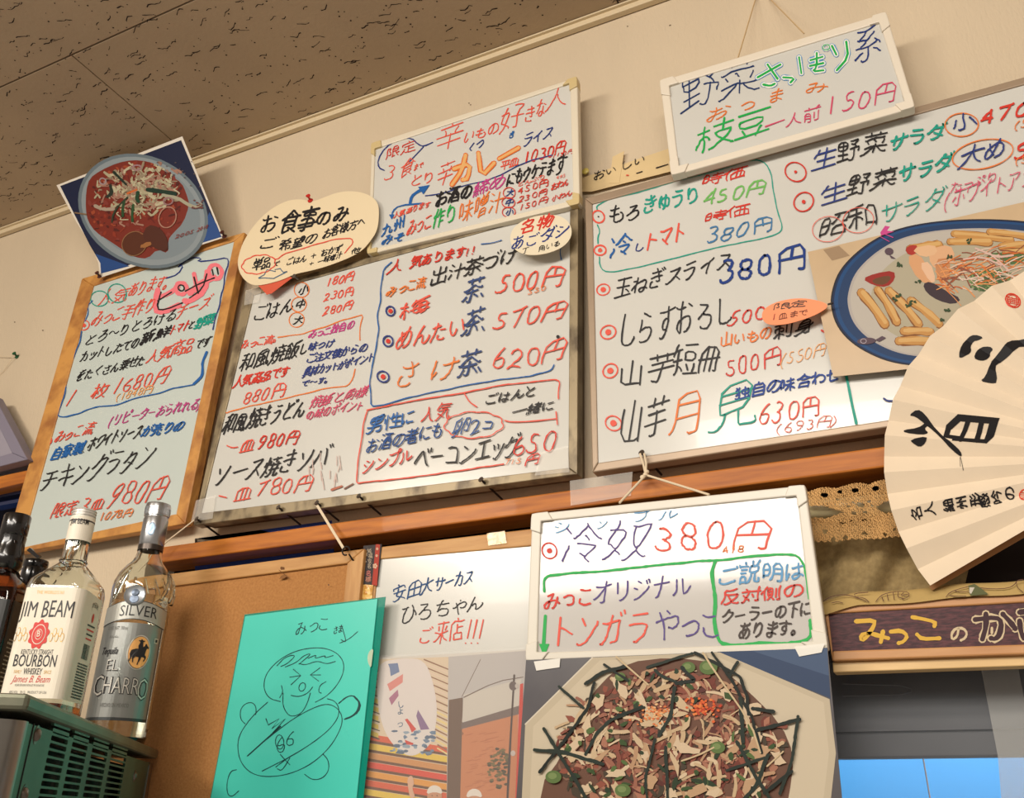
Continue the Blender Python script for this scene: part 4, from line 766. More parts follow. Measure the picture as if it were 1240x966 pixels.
P.line([(92, 508), (92, 460), (110, 445), (200, 435), (300, 430), (400, 420), (500, 408), (600, 398), (700, 388), (780, 385), (860, 375), (950, 365), (1060, 360), (1095, 365), (1120, 400), (1130, 450), (1140, 535)], 3.2, 'green', wav=.35)
P.line([(770, 390), (755, 430), (765, 500), (770, 560), (763, 620), (775, 680), (790, 712), (850, 722), (950, 712), (1050, 714), (1130, 702), (1150, 680), (1145, 622)], 4.6, 'green', wav=.5)
P.line([(97, 605), (90, 715)], 4, 'green'); P.poly([(72, 715), (113, 715), (92, 768)], 'green')
P.T('みっこ', 88, 585, 280, 565, 76, 'red', 2.5); P.T('オリジナル', 282, 562, 668, 528, 90, 'purple', 2.0); P.T('トンガラ', 108, 745, 505, 715, 125, 'red2', 2.5); P.T('やっこ', 512, 712, 795, 690, 120, 'purple', 2.2)
P.T('ご説明は', 772, 485, 1120, 458, 78, 'lblue', 2.7); P.T('反対側の', 785, 562, 1115, 530, 58, 'red', 2.7); P.T('クーラーの下に', 792, 638, 1150, 602, 56, 'brown', 2.2); P.T('あります。', 855, 700, 1110, 678, 62, 'brown', 2.3)
P.build('handwriting', b6)
# ================================================================ VISIT BOARD with pine frame
A = YP(.958)
b7 = board('notice_board', 'pine-framed whiteboard with three short handwritten lines, right of the cork board', 'notice board', A,
    [(443, 664), (668, 637), (662, 1040), (410, 1040)], [(458, 677), (652, 660), (648, 1030), (425, 1030)], .016, (m_pine, m_pinev), m_wb)
P = Pen(A, -.0014, .06, 7); P.crop(420, 620, 4.6)
P.T('安田', 245, 500, 405, 465, 98, (40, 84, 140), 1.6); P.T('大', 398, 465, 478, 440, 92, (40, 84, 140), 1.6); P.T('サーカス', 478, 448, 700, 395, 82, (40, 84, 140), 1.6)
P.T('ひろちゃん', 280, 632, 745, 545, 98, 'black', 1.5, up=.1); P.T('ご', 392, 735, 475, 722, 82, 'red2', 1.5); P.T('来店', 478, 740, 640, 715, 118, 'red2', 1.5)
for x in (668, 700, 735): P.line([(x + 22, 598), (x, 700)], 1.7, 'red2'); P.ell(x - 10, 728, 4, 4, 'red2', n=8)
P.build('handwriting', b7)
# ================================================================ CORK BOARD
A = YP(.950)
m_cork = mat('cork', (184, 130, 74), .9, rgb2=(166, 112, 60), scale=300, bump=.4, bscale=500)
b8 = board('cork_board', 'bare cork board in a pale pine frame hanging behind the liquor bottles', 'cork board', A,
    [(140, 703), (441, 664), (400, 1060), (60, 1060)], [(160, 716), (420, 682), (382, 1050), (80, 1050)], .014, (m_pine, m_pinev), m_cork, rec=.004)
P = Pen(A, .0002, .1, 8); P.ell(342, 688, 3, 2, (120, 76, 36), n=9, jit=.2); P.ell(343, 698, 5, 2.5, (150, 100, 50), rot=-20, n=9, jit=.3); P.line([(338, 690), (350, 700)], .8, (130, 84, 40)); P.ell(398, 708, .9, .9, 'black', n=6); P.build('wood_stain', b8, kind='stuff')
def eyehook(px, py, A, group=None):
    mb = MB(); c = A(px, py, .008); pts = [c + Vector((math.cos(t) * .0055, -.001, math.sin(t) * .0055)) for t in [k * .5 for k in range(11)]]
    mb.tube(pts, .0011, seg=6); mb.tube([c + Vector((.004, 0, -.004)), c + Vector((.006, .006, -.010)), c + Vector((.006, .012, -.011))], .0011, seg=6)
    o = mb.build('eye_hook', m_dkm, smooth=True); tag(o, 'small dark metal eye hook screwed into the cork board frame top right', 'hook'); return o
eyehook(424, 669, A)
mb = MB(); p0 = YP(.955)(384, 610, .003); p1 = A(421, 667, .008); s = Vector((.0018, 0, .0005))
mb.add([p0 - s, p0 + s, p1 + s, p1 - s, p0 - s + Vector((0, .0008, 0)), p0 + s + Vector((0, .0008, 0)), p1 + s + Vector((0, .0008, 0)), p1 - s + Vector((0, .0008, 0))], [(0, 1, 2, 3), (7, 6, 5, 4), (0, 4, 5, 1), (2, 6, 7, 3), (1, 5, 6, 2), (3, 7, 4, 0)])
tag(mb.build('hanging_strap', m_string), 'flat white strap tying the cork board to a nail above', 'strap')
mb = MB(); mb.tube([YP(.955)(238, 629, .002), YP(.95)(205, 656, .004), YP(.94)(165, 692, 0)], .0011, seg=6); tag(mb.build('hanging_string', m_string), 'thin white string running down from a nail behind the silver-capped bottle', 'string')
# nails under the boards
def nail2(px, py, y, lab, group=None, col=None):
    p = YP(y)(px, py); d = Vector((.30, 1, -.42)).normalized(); mb = MB()
    mb.tube([p, p + d * .042], .0014, m_dkm, seg=7); mb.lathe([(0, -.001), (.0036, -.001), (.0036, .0006), (.0012, .001)], m_nail, 12, p, d)
    o = mb.build('nail'); tag(o, lab, 'nail', group)
nail2(238, 628, .951, 'steel nail at the lower left corner of the centre whiteboard holding the thin string')
nail2(337, 614, .951, 'steel nail under the centre whiteboard between the string nail and the strap nail')
nail2(383.5, 608.5, .951, 'steel nail under the centre whiteboard that carries the flat white strap')
nail2(434.5, 600.5, .951, 'steel nail under the centre whiteboard just right of the strap')
nail2(582.5, 580.5, .951, 'steel nail under the right half of the centre whiteboard')
nail2(777, 548, .951, 'steel nail carrying the knotted string of the tofu board')
# tofu board string
mb = MB(); N0 = YP(.948); kn = N0(782, 575)
mb.tube([N0(775, 549), N0(779, 562), kn], .0013, seg=6); mb.tube([N0(780, 549), N0(782.5, 560), kn], .0013, seg=6)
mb.tube([kn, YP(.92)(750, 609)], .0013, seg=6); mb.tube([kn, YP(.92)(859, 599)], .0013, seg=6)
for dx, dz in ((0, 0), (-.0035, -.0025), (.0015, .003)):
    mb.lathe([(0, -.003), (.0026, -.0015), (.003, 0), (.0026, .0015), (0, .003)], seg=10, at=kn + Vector((dx, -.001, dz)))
tag(mb.build('hanging_string', m_string, smooth=True), 'knotted cotton string holding up the chilled tofu board', 'string')
mb = MB(); quad_prism(mb, YP(.960), [(690, 582), (766, 571), (764, 600), (691, 612)], .0003); mb.build('tape', m_film, bpy.data.objects['trim_2'])
# blue tape / cloth in the dark gap
A = YP(1.0); mb = MB(); quad_prism(mb, A, [(236, 652), (402, 630), (405, 700), (236, 716)], .002); mb.build('blue_cloth', mat('royal_blue_cloth', (40, 72, 160), .8, bump=.2, bscale=60), win)
# golden tape on the pine rail
A = YP(.958); film_patch(A, b7, [(590, 646), (612, 643), (614, 658), (592, 661)], 'tape', mat('brown_packing_tape', (196, 140, 60), .15, rgb2=(230, 190, 110), scale=140, thr=(.45, .55), bump=.4, bscale=200))
film_patch(A, b7, [(436, 709), (453, 706), (451, 726), (433, 729)], 'tape', MATS['brown_packing_tape'])
# black and red paper strip
mb = MB(); quad_prism(mb, A, [(441, 661), (463, 659), (457, 709), (436, 707)], .0012, .0014); st = mb.build('paper_strip', mat('black_patterned_paper', (40, 32, 34), .6)); tag(st, 'narrow black and red patterned paper strip stuck at the pine frame corner', 'strip')
P = Pen(A, .0016, -.1, 9); P.crop(430, 640, 9.66); P.poly([(250, 185), (300, 188), (265, 672), (205, 660)], (190, 66, 50))
P.T('花名人水', 150, 220, 152, 222, 5, (190, 170, 150), .5)
for i, (x, y) in enumerate(((175, 260), (185, 320), (180, 385), (175, 440), (130, 300), (120, 380), (105, 450))): P.T('姫福安名食事希'[i], x - 22, y + 30, x + 28, y + 26, 52, (190, 174, 150), .6)
P.T('名', 135, 560, 200, 550, 62, (206, 120, 110), 1); P.T('橋', 130, 630, 200, 620, 62, (190, 130, 110), 1)
for cx, cy, r in ((243, 440, 17), (85, 610, 15), (268, 240, 9), (262, 320, 9)):
    for k in range(5): P.ell(cx + r * math.cos(k * 1.257), cy + r * 1.15 * math.sin(k * 1.257), r * .75, r * .75, (232, 190, 160), n=8)
    P.ell(cx, cy, r * .4, r * .4, (200, 120, 60), n=6)
P.build('pattern', st)
# ================================================================ GREEN CLEAR FILE with a signed doodle
A = YP(.940)
m_file = mat('turquoise_plastic_sheet', (76, 208, 190), .3, coat=.25)
t = thing('clear_file', 'turquoise plastic document file with a doodled signature pinned on the cork board', 'file', A(360, 850))
mb = MB(); quad_prism(mb, A, [(297, 746), (457, 725), (427, 1010), (247, 1010)], .0015); mb.build('sheet', m_file, t)
mb = MB(); quad_prism(mb, A, [(295, 743.5), (466, 722), (434, 1010), (245, 1010)], .0006, -.0018); mb.build('cover', film('dark_turquoise_film', (10, 150, 130), .7, .15), t)
P = Pen(A, .0001, .1, 10); P.crop(230, 700, 3.632)
P.poly([(808, 308), (790, 318), (780, 345), (784, 375), (797, 397), (802, 350)], (205, 226, 196), 1)
P.T('みっこ', 460, 258, 605, 228, 62, 'dteal', 1.2); P.T('さま', 628, 248, 672, 238, 32, 'dteal', 1.1)
D = lambda q, w=1.1, c=False, sm=2: P.line(q, w, 'dteal', c, sm)
D([(670, 215), (690, 285), (665, 270)]); D([(660, 285), (700, 268), (738, 235)])
D([(398, 542), (350, 530), (325, 490), (328, 440), (350, 400), (400, 352), (470, 318), (540, 305), (600, 308), (650, 330), (678, 370), (675, 420), (645, 475), (600, 520), (552, 545)])
D([(383, 385), (420, 345), (470, 335), (430, 375), (400, 388)]); D([(420, 390), (470, 370), (500, 340), (540, 328), (480, 378)]); D([(480, 375), (510, 382), (560, 362), (600, 378), (640, 366)]); D([(520, 352), (560, 335), (545, 355), (600, 338), (590, 352), (630, 340)])
D([(455, 400), (488, 428), (445, 468)], sm=0); D([(440, 435), (486, 428)]); D([(572, 394), (530, 425), (566, 452)], sm=0); D([(530, 425), (575, 425)])
P.circ(494, 478, 14, 19, 1.1, 'dteal', rot=15); D([(445, 515), (480, 522), (520, 505), (540, 478)]); D([(403, 472), (410, 500), (395, 525)]); D([(598, 455), (572, 470), (565, 500), (578, 505)])
D([(410, 505), (408, 560), (430, 600), (455, 608), (490, 595), (515, 555), (530, 505)])
D([(342, 545), (280, 600), (220, 680), (208, 740), (222, 810), (270, 860), (340, 875), (440, 862), (540, 815), (620, 740), (665, 660), (672, 610), (650, 570), (605, 550), (540, 570), (450, 620), (360, 690), (300, 740), (252, 782)])
D([(605, 530), (640, 540), (658, 575), (650, 620), (600, 680), (480, 765), (318, 848)])
D([(335, 618), (345, 645), (392, 618), (360, 662), (420, 618), (365, 680), (400, 650), (255, 780)], 1.5, sm=0); P.T('6', 372, 770, 420, 765, 92, 'dteal', 1.2); P.T('6', 420, 745, 470, 738, 80, 'dteal', 1.2); P.circ(395, 720, 18, 32, 1.1, 'dteal')
D([(398, 775), (420, 800), (440, 820)]); D([(378, 830), (430, 790), (468, 768)]); D([(385, 838), (405, 848), (440, 790)])
D([(243, 640), (222, 620), (222, 575), (245, 550), (275, 545), (292, 565), (290, 600)]); D([(655, 550), (690, 520), (720, 515), (745, 540), (740, 580), (710, 610), (680, 620)], 1.6)
P.line([(720, 520), (752, 548), (742, 585), (712, 610), (685, 618)], 2.2, 'dteal', wav=.7)
D([(505, 862), (540, 888), (585, 880), (612, 845), (610, 800), (585, 772)]); D([(205, 842), (178, 848), (162, 900), (165, 950), (185, 962), (215, 935)])
P.build('drawing', t)
# ================================================================ VISIT PHOTOS in a clear sleeve
A = YP(.952)
ps = thing('photo_sleeve', 'clear sleeve with two outdoor snapshots on the lower half of the pine-framed whiteboard', 'photo sleeve', A(545, 880))
mb = MB(); quad_prism(mb, A, [(446, 797), (639, 786), (633, 1010), (420, 1010)], .0008, 0); mb.build('backing_sheet', mat('sleeve_paper', (196, 190, 180), .4), ps)
P = Pen(A, .0002, 0, 11); P.crop(420, 760, 4.6875)
P.poly([(150, 180), (580, 165), (570, 1150), (70, 1150)], (228, 206, 176))
bar = [(222, 96, 60), (235, 200, 80), (214, 150, 90), (226, 80, 60), (232, 160, 70)]
for i in range(17):
    y = 600 + i * 52; P.poly([(118 - i * 3, y), (570, y + 78), (570, y + 112), (112 - i * 3, y + 34)], bar[i % 5]); P.poly([(112 - i * 3, y + 34), (570, y + 112), (570, y + 126), (110 - i * 3, y + 50)], (110, 74, 52))
for i in range(9): P.poly([(140, 200 + i * 48), (180, 215 + i * 48), (180, 240 + i * 48), (135, 225 + i * 48)], (226, 196, 90) if i > 3 else (196, 178, 150)); P.line([(135, 230 + i * 48), (185, 248 + i * 48)], 1.6, (90, 80, 60))
for i in range(12): P.line([(440 + i * 7, 180 + i * 44), (575, 235 + i * 42)], 1.6, (150, 106, 80)); P.line([(440 + i * 7, 200 + i * 44), (575, 257 + i * 42)], 2.2, (240, 216, 150) if i > 5 else (232, 208, 184))
P.poly([(195, 190), (330, 172), (440, 180), (490, 300), (515, 450), (505, 570), (480, 660), (400, 725), (330, 725), (240, 640), (190, 520), (172, 380), (175, 260)], (232, 222, 216), 2)
P.poly([(235, 205), (290, 200), (300, 250), (250, 275), (245, 230)], (110, 130, 170)); P.poly([(230, 320), (320, 262), (318, 310), (245, 360)], (226, 140, 130)); P.poly([(240, 400), (290, 350), (295, 385), (255, 440)], (176, 110, 140)); P.poly([(395, 500), (405, 465), (470, 575), (420, 580)], (140, 110, 150)); P.poly([(330, 520), (345, 515), (395, 575), (370, 595), (355, 560)], (214, 70, 60)); P.poly([(330, 635), (380, 655), (375, 665), (335, 662)], (214, 70, 60))
for i in range(34): P.ell(P.r.uniform(250, 490), P.r.uniform(620, 715) - (40 if i % 3 == 0 else 0), P.r.uniform(8, 24), P.r.uniform(5, 12), P.r.choice([(110, 134, 160), (150, 170, 186), (90, 110, 136)]), n=7, jit=.3)
for i, q in enumerate('しよ持つ堀川'): P.T(q, 285, 455 + i * 38, 322, 455 + i * 38, 36, (80, 110, 140), 1)
P.poly([(578, 165), (1025, 130), (985, 1150), (565, 1150)], (196, 190, 186)); P.poly([(580, 410), (660, 395), (655, 1150), (565, 1150)], (110, 84, 68))
P.poly([(665, 380), (990, 290), (975, 470), (655, 535)], (212, 204, 192)); P.line([(655, 390), (760, 180)], 1, (120, 100, 90)); P.line([(665, 395), (850, 305), (1000, 280)], 1.2, (110, 90, 80))
P.poly([(655, 575), (975, 480), (960, 1150), (640, 1150)], (206, 132, 88)); P.poly([(652, 540), (985, 440), (980, 490), (650, 575)], (118, 100, 94))
for i in range(46): x = P.r.uniform(660, 860); y = P.r.uniform(600, 930); P.line([(x, y), (x + 38, y - 9)], .9, (186, 112, 74), sm=0)
P.circ(655, 600, 6, 6, 1, (110, 84, 68))
for i in range(70): a = P.r.uniform(0, 6.3); q = P.r.random() ** .5; P.ell(865 + 60 * q * math.cos(a), 800 + 120 * q * math.sin(a), 12, 8, P.r.choice([(96, 86, 54), (120, 104, 62), (76, 66, 46)]), n=6, jit=.3)
P.poly([(985, 320), (1003, 315), (990, 1150), (950, 1150)], (216, 60, 44)); P.line([(952, 270), (925, 720), (905, 1150)], 2.6, (70, 50, 46)); P.ell(945, 330, 22, 26, (100, 84, 80)); P.ell(968, 330, 12, 14, (200, 190, 180)); P.ell(945, 712, 14, 16, (205, 190, 180))
for hx, hy in ((500, 940), (725, 960)):
    P.ell(hx, hy + 15, 42, 55, (206, 150, 116)); P.poly([(hx - 48, hy + 5), (hx - 35, hy - 35), (hx, hy - 50), (hx + 35, hy - 35), (hx + 48, hy + 5), (hx, hy - 10)], (236, 226, 214), 1); P.ell(hx - 14, hy + 12, 4, 3, 'black', n=6); P.ell(hx + 14, hy + 12, 4, 3, 'black', n=6)
P.poly([(345, 860), (360, 838), (378, 845), (384, 890), (372, 905), (392, 966), (360, 966), (350, 905)], (226, 180, 150), 1)
P.build('snapshot_print', ps)
film_patch(A, ps, [(446, 795), (640, 784), (634, 1010), (420, 1010)], 'clear_cover', film('clear_sleeve', (255, 250, 245), .05, .1), off=.0025)
# ================================================================ PIZZA PHOTO leaning out from the wall
B = YP(.958); a, b = B(121.5, 335), B(270.6, 287.5); m_ = (a + b) / 2
C = Plane(m_, (0, 1, 0)); top = YP(.90)(145, 195); A = from_px((a, b, top))
m_paper = mat('photo_paper_white', (222, 214, 200), .35)
pz = thing('photo_print', 'tilted photo of a red pizza on a blue-trimmed plate above the leftmost board', 'photo', a)
mb = MB(); quad_prism(mb, A, [(68.4, 224.3), (220.7, 165), (270.6, 287.7), (121.5, 336), (119, 318), (110, 296), (92, 268)], .0005); mb.build('paper', m_paper, pz)
P = Pen(A, .0002, .3, 12); P.crop(60, 160, 5.365)
P.poly([(70, 350), (855, 52), (1118, 680), (335, 918), (330, 850), (260, 730), (180, 570)], (26, 34, 66))
P.poly([(1118, 680), (1085, 598), (1040, 520), (940, 735)], (44, 82, 146)); P.poly([(335, 918), (330, 850), (300, 790), (520, 870)], (40, 78, 140))
P.ell(608, 512, 440, 352, (112, 126, 134), rot=28, n=48); P.ell(608, 512, 418, 332, (150, 160, 164), rot=28, n=48); P.ell(612, 508, 385, 300, (136, 148, 154), rot=28, n=48)
P.poly([(238, 380), (260, 300), (330, 250), (440, 200), (540, 180), (640, 190), (700, 215), (790, 285), (860, 330), (890, 400), (910, 470), (870, 590), (800, 660), (770, 700), (772, 790), (700, 760), (640, 822), (560, 815), (500, 780), (380, 700), (300, 650), (250, 580), (235, 500)], (130, 46, 32), 1)
R = P.r
for i in range(260):
    a_ = R.uniform(0, 6.28); q = R.random() ** .5; x = 570 + 310 * q * math.cos(a_); y = 480 + 290 * q * math.sin(a_)
    if x > 850 or y > 760 or (x > 780 and y > 600) or (x < 330 and y < 280): continue
    P.ell(x, y, R.uniform(5, 26), R.uniform(4, 13), R.choice([(152, 56, 36), (110, 36, 28), (168, 76, 46), (90, 34, 28), (140, 60, 50)]), rot=R.uniform(0, 180), n=8, jit=.35)
for i in range(260):
    a_ = R.gauss(0, 1); b_ = R.gauss(0, 1); x = 590 + 115 * a_; y = 385 + 80 * b_
    if not 300 < x < 850 or not 200 < y < 620: continue
    P.line([(x, y), (x + R.uniform(-30, 30), y + R.uniform(-25, 25)), (x + R.uniform(-60, 60), y + R.uniform(-40, 40))], R.uniform(.8, 3.6), R.choice([(186, 176, 142), (204, 194, 160), (160, 142, 116), (176, 130, 110)]))
for q, w_, c_ in (([(640, 375), (720, 385), (820, 402)], 5, (26, 54, 40)), ([(740, 410), (840, 430), (900, 470), (950, 492), (985, 470)], 4, (178, 172, 146)), ([(420, 260), (460, 300), (500, 340)], 3, (34, 50, 38)), ([(490, 450), (478, 500), (480, 545)], 3.4, (44, 78, 44)), ([(548, 475), (540, 530), (542, 580)], 3.2, (44, 84, 46)), ([(578, 395), (570, 430), (580, 450)], 5, (30, 70, 44)), ([(510, 425), (450, 480), (415, 540), (410, 585)], 2, (50, 64, 44)), ([(300, 480), (350, 505), (420, 500)], 4, (180, 160, 140)), ([(400, 350), (410, 400), (380, 420)], 4, (40, 50, 38)), ([(170, 525), (240, 535)], 2, (140, 110, 80)), ([(510, 400), (570, 375)], 2.4, (216, 110, 50))): P.line(q, w_, c_)
P.circ(770, 555, 58, 66, 1.6, (180, 130, 110), rot=20); P.circ(775, 450, 30, 22, 2, (160, 120, 120)); P.circ(350, 320, 20, 20, 1.6, (170, 150, 150)); P.circ(570, 232, 28, 16, 2, (170, 130, 134))
P.ell(555, 725, 80, 76, (92, 46, 26), n=16, jit=.06); P.circ(555, 725, 82, 78, 1, (150, 108, 70)); P.poly([(640, 600), (720, 620), (770, 690), (775, 780), (690, 760), (600, 690)], (86, 42, 28), 1); P.ell(630, 735, 34, 16, (168, 110, 60), rot=-20, jit=.2)
for i in range(40): P.ell(R.uniform(700, 1000), R.uniform(180, 360), 6, 4, (110, 92, 90), n=5, jit=.4) if i % 2 else P.ell(R.uniform(930, 1000), R.uniform(440, 500), 7, 5, (120, 70, 66), n=5, jit=.4)
P.T('2005', 815, 695, 945, 655, 26, (150, 50, 40), 1.2); P.T('2010', 960, 648, 1035, 622, 26, (150, 50, 40), 1.2)
P.build('print', pz)
# ================================================================ PAPER NOTES
m_cr = mat('cream_card', (226, 208, 172), .7); m_note = mat('pale_card', (224, 212, 184), .7)
A = YP(.943); nt = thing('paper_note', 'large cream bean-shaped card with black brush heading pinned between the left and centre boards', 'note', A(370, 300))
Q = Pen(A, 0, 0, 1).crop(220, 220, 4.392)
pts = smooth([Q.P(p) for p in [(300, 400), (330, 310), (400, 210), (480, 140), (560, 100), (620, 92), (660, 98), (700, 106), (760, 82), (830, 55), (920, 48), (1000, 70), (1045, 110), (1050, 180), (1040, 260), (1000, 320), (960, 365), (900, 400), (800, 440), (700, 470), (600, 490), (540, 520), (450, 545), (400, 552), (355, 542), (315, 500), (298, 450)]], True, 2)
mb = MB(); quad_prism(mb, A, pts, .0006); mb.build('card', m_cr, nt)
mb = MB(); quad_prism(mb, A, [Q.P(p) for p in [(395, 540), (450, 598), (478, 590), (585, 508), (560, 495)]], .0005, -.0012); mb.build('red_card', mat('red_card', (206, 84, 54), .6), nt, label='red card corner under the cream card')
P = Pen(A, .0002, .25, 13); P.crop(220, 220, 4.392)
P.T('お', 405, 285, 500, 262, 95, 'black', 2.4); P.T('食事', 505, 290, 705, 252, 118, 'black', 2.9); P.T('のみ', 705, 248, 880, 200, 90, 'black', 2.8)
P.T('ご', 395, 370, 490, 350, 58, 'black', 1.9); P.T('希望の', 510, 375, 715, 325, 54, 'black', 1.8); P.T('お客様方へ', 742, 312, 975, 232, 52, 'black', 1.5)
P.circ(410, 440, 82, 48, 1.4, 'red2', rot=-8, bumps=9); P.T('単品', 368, 475, 465, 460, 62, 'black', 1.7); P.T('で', 480, 458, 520, 445, 30, 'black', 1.1); P.T('ごはん', 550, 450, 660, 425, 38, 'black', 1.1); P.T('＋', 680, 415, 715, 405, 34, 'black', 1.1); P.T('おかず', 735, 402, 850, 370, 40, 'black', 1.2)
P.T('＋', 672, 450, 700, 445, 22, 'black', 1); P.T('一味噌汁', 720, 445, 850, 405, 34, 'black', 1); P.T('他', 898, 388, 942, 380, 32, 'black', 1.1)
P.line([(480, 400), (505, 418), (545, 385), (620, 365), (700, 338), (820, 305), (905, 300), (912, 325), (868, 380)], 1.3, 'red2', wav=.4)
P.line([(410, 512), (440, 495), (455, 468), (500, 478), (495, 468), (525, 462), (540, 482), (562, 478), (490, 515), (440, 512), (412, 514)], 1.1, (90, 120, 150), sm=0); P.build('handwriting', nt)
def pushpin(A, px, py, c, label, group=None, flat=False):
    t = thing('push_pin', label, 'pin', A(px, py), group); p = A(px, py); ax = (.2, -1, .3)
    mb = MB(); mb.lathe([(0, 0), (.0045, 0), (.0045, .0012), (.002, .002), (.0018, .007), (.0035, .0085), (.0038, .0105), (0, .011)] if not flat else [(.0052, 0), (.0050, .0012), (.003, .0024), (0, .0028)], seg=14, at=p, axis=ax if not flat else (0, -1, 0))
    mb.build('head', c, t, smooth=True)
    mb = MB(); mb.tube([p, p + Vector((0, .008, 0))], .0004, seg=5); mb.build('needle', m_nail, t)
m_rp = mat('red_plastic', (200, 44, 40), .3)
pushpin(A, 376, 243, m_rp, 'red push pin at the top of the large cream bean-shaped card')
pushpin(YP(.958), 272, 286.5, mat('dark_red_plastic', (70, 30, 28), .35), 'dark push pin at the lower right corner of the pizza photo')
pushpin(YP(.958), 121, 335, MATS['dark_red_plastic'], 'dark push pin at the lower left corner of the pizza photo')
pushpin(WALL, 21, 432, mat('green_plastic', (24, 84, 52), .35), 'green push pin on bare wallpaper at the far left')
pushpin(YP(.993), 709, 207.5, mat('yellow_plastic', (228, 210, 110), .35), 'flat pale yellow pin right of the curry board', flat=True)
mb = MB(); mb.tube([WALL(-60, 441, .004), WALL(-5, 432.5, .005), WALL(18, 433, .006)], .0006, seg=5); mb.tube([WALL(20, 433, .006), WALL(5, 450, .002), WALL(-30, 480, .002)], .0005, seg=5)
tag(mb.build('wall_string', m_string), 'thin string tied to the green push pin at far left', 'string')
nail(356, 334, YP(.943), .01); bpy.data.objects['nail.006']['label'] = 'tiny dark nail on the lower edge of the large cream card'
A = YP(.939); Q.crop(430, 80, 4.2); nt = thing('paper_note', 'cream oval card with a red heading stuck below the curry board', 'note', A(655, 283))
pts = [];
for k in range(40):
    a_ = 2 * math.pi * k / 40; x, y = 158 * math.cos(a_), 104 * math.sin(a_) * (1 + .06 * math.cos(2 * a_)); r_ = math.radians(-12); pts.append(Q.P((945 + x * math.cos(r_) - y * math.sin(r_), 858 + x * math.sin(r_) + y * math.cos(r_))))
mb = MB(); quad_prism(mb, A, pts, .0006); mb.build('card', m_note, nt)
P = Pen(A, .0002, .12, 14); P.crop(430, 80, 4.2); P.T('名物', 832, 858, 1008, 815, 66, 'red', 2.3); P.T('あご', 790, 942, 930, 905, 62, 'navy', 1.7); P.T('ダシ', 935, 900, 1082, 860, 62, 'navy', 1.9); P.T('丁', 845, 958, 885, 945, 26, 'black', .9); P.T('用いる', 930, 945, 1040, 915, 28, 'black', .9); P.build('handwriting', nt)
A = YP(.941); Q.crop(700, 340, 3.444); nt = thing('paper_note', 'orange lens-shaped card stuck beside the salad photo', 'note', A(958, 378))
mb = MB(); quad_prism(mb, A, smooth([Q.P(p) for p in [(763, 150), (775, 115), (830, 85), (920, 70), (1000, 80), (1052, 103), (1000, 138), (930, 165), (850, 185), (785, 182)]], True, 2), .0006); mb.build('card', mat('orange_card', (244, 146, 98), .6), nt)
P = Pen(A, .0002, .05, 15); P.crop(700, 340, 3.444); P.T('限定', 808, 124, 950, 106, 28, 'brown', 1.2); P.T('1', 805, 166, 828, 162, 28, (160, 60, 50), 2); P.T('皿まで', 835, 163, 958, 142, 24, (120, 60, 40), 1.2); P.build('handwriting', nt)
mb = MB(); mb.tube([A(1003, 369.5, .002), A(1009, 369, .004)], .0012, seg=6); tag(mb.build('staple', m_dkm), 'dark pin at the right tip of the orange card', 'pin')
# masking tape with writing on the wallpaper
A = YP(.994); mt = mat('masking_tape', (222, 196, 146), .7, var=.1, scale=20)
mb = MB(); quad_prism(mb, A, [(703, 216), (812, 179), (818, 206), (716, 232), (705, 232)], .0004); tp = mb.build('masking_tape', mt); tag(tp, 'strip of aged masking tape with faint writing above the right-hand board', 'tape')
mb = MB(); quad_prism(mb, A, [(742, 190), (756, 183), (750, 222), (738, 222)], .0004, .0005); mb.build('tape_piece', mt, tp)
P = Pen(A, .0012, .1, 16); P.crop(680, 160, 7.75); P.T('お', 290, 460, 410, 430, 92, 'black', 1.1); P.T('い', 405, 415, 520, 380, 60, 'black', 1.1); P.T('しい', 540, 370, 780, 290, 78, 'black', 1.1); P.line([(705, 390), (760, 372)], 1, 'black'); P.line([(890, 340), (1000, 305)], 1.2, 'black'); P.ell(620, 408, 16, 6, 'red2', n=8); P.build('handwriting', tp)
# nylon line of the top board
mb = MB(); mb.tube([WALL(925, -30, .004), WALL(916, 0, .004), YP(.955)(893, 75, .002)], .0009, seg=5); mb.tube([WALL(905, -40, .004), WALL(932, 0, .004), YP(.955)(974, 42, .002)], .0009, seg=5)
tag(mb.build('hanging_line', mat('nylon_line', (200, 170, 124), .4)), 'pale nylon line rising from the highest right board', 'string')
P = Pen(WALL, .0003, 0, 17)
for x, y in ((811, 31), (812, 30.6), (568, 125), (570, 127), (760, 32), (52, 400), (18, 390)): P.ell(x, y, .9, .7, (90, 66, 46), n=6)
P.build('nail_hole', wall, kind='stuff')
# ================================================================ SALAD PHOTO
A = YP(.948); sp = thing('photo_print', 'photo of a blue-rimmed plate of fries and vegetables on the right-hand board', 'photo', A(1100, 380))
mb = MB(); quad_prism(mb, A, [(978, 305), (1216, 250), (1330, 224), (1335, 432), (1096, 447), (1009, 456)], .0006); mb.build('paper', mat('photo_table_beige', (196, 168, 130), .35, var=.12, scale=20, coat=.15), sp)
P = Pen(A, .0002, 0, 18); P.crop(960, 250, 4.2); R = P.r
NV = (20, 40, 80); BL = (24, 74, 128)
outer = [(198, 500), (205, 430), (235, 340), (300, 260), (400, 180), (520, 120), (680, 85), (850, 70), (1020, 68), (1200, 80), (1420, 120), (1560, 300), (1500, 700), (1200, 830), (900, 825), (650, 810), (500, 790), (380, 740), (290, 680), (225, 600)]
def shrink(p, k, c=(860, 440)): return [(c[0] + (x - c[0]) * k, c[1] + (y - c[1]) * k) for x, y in p]
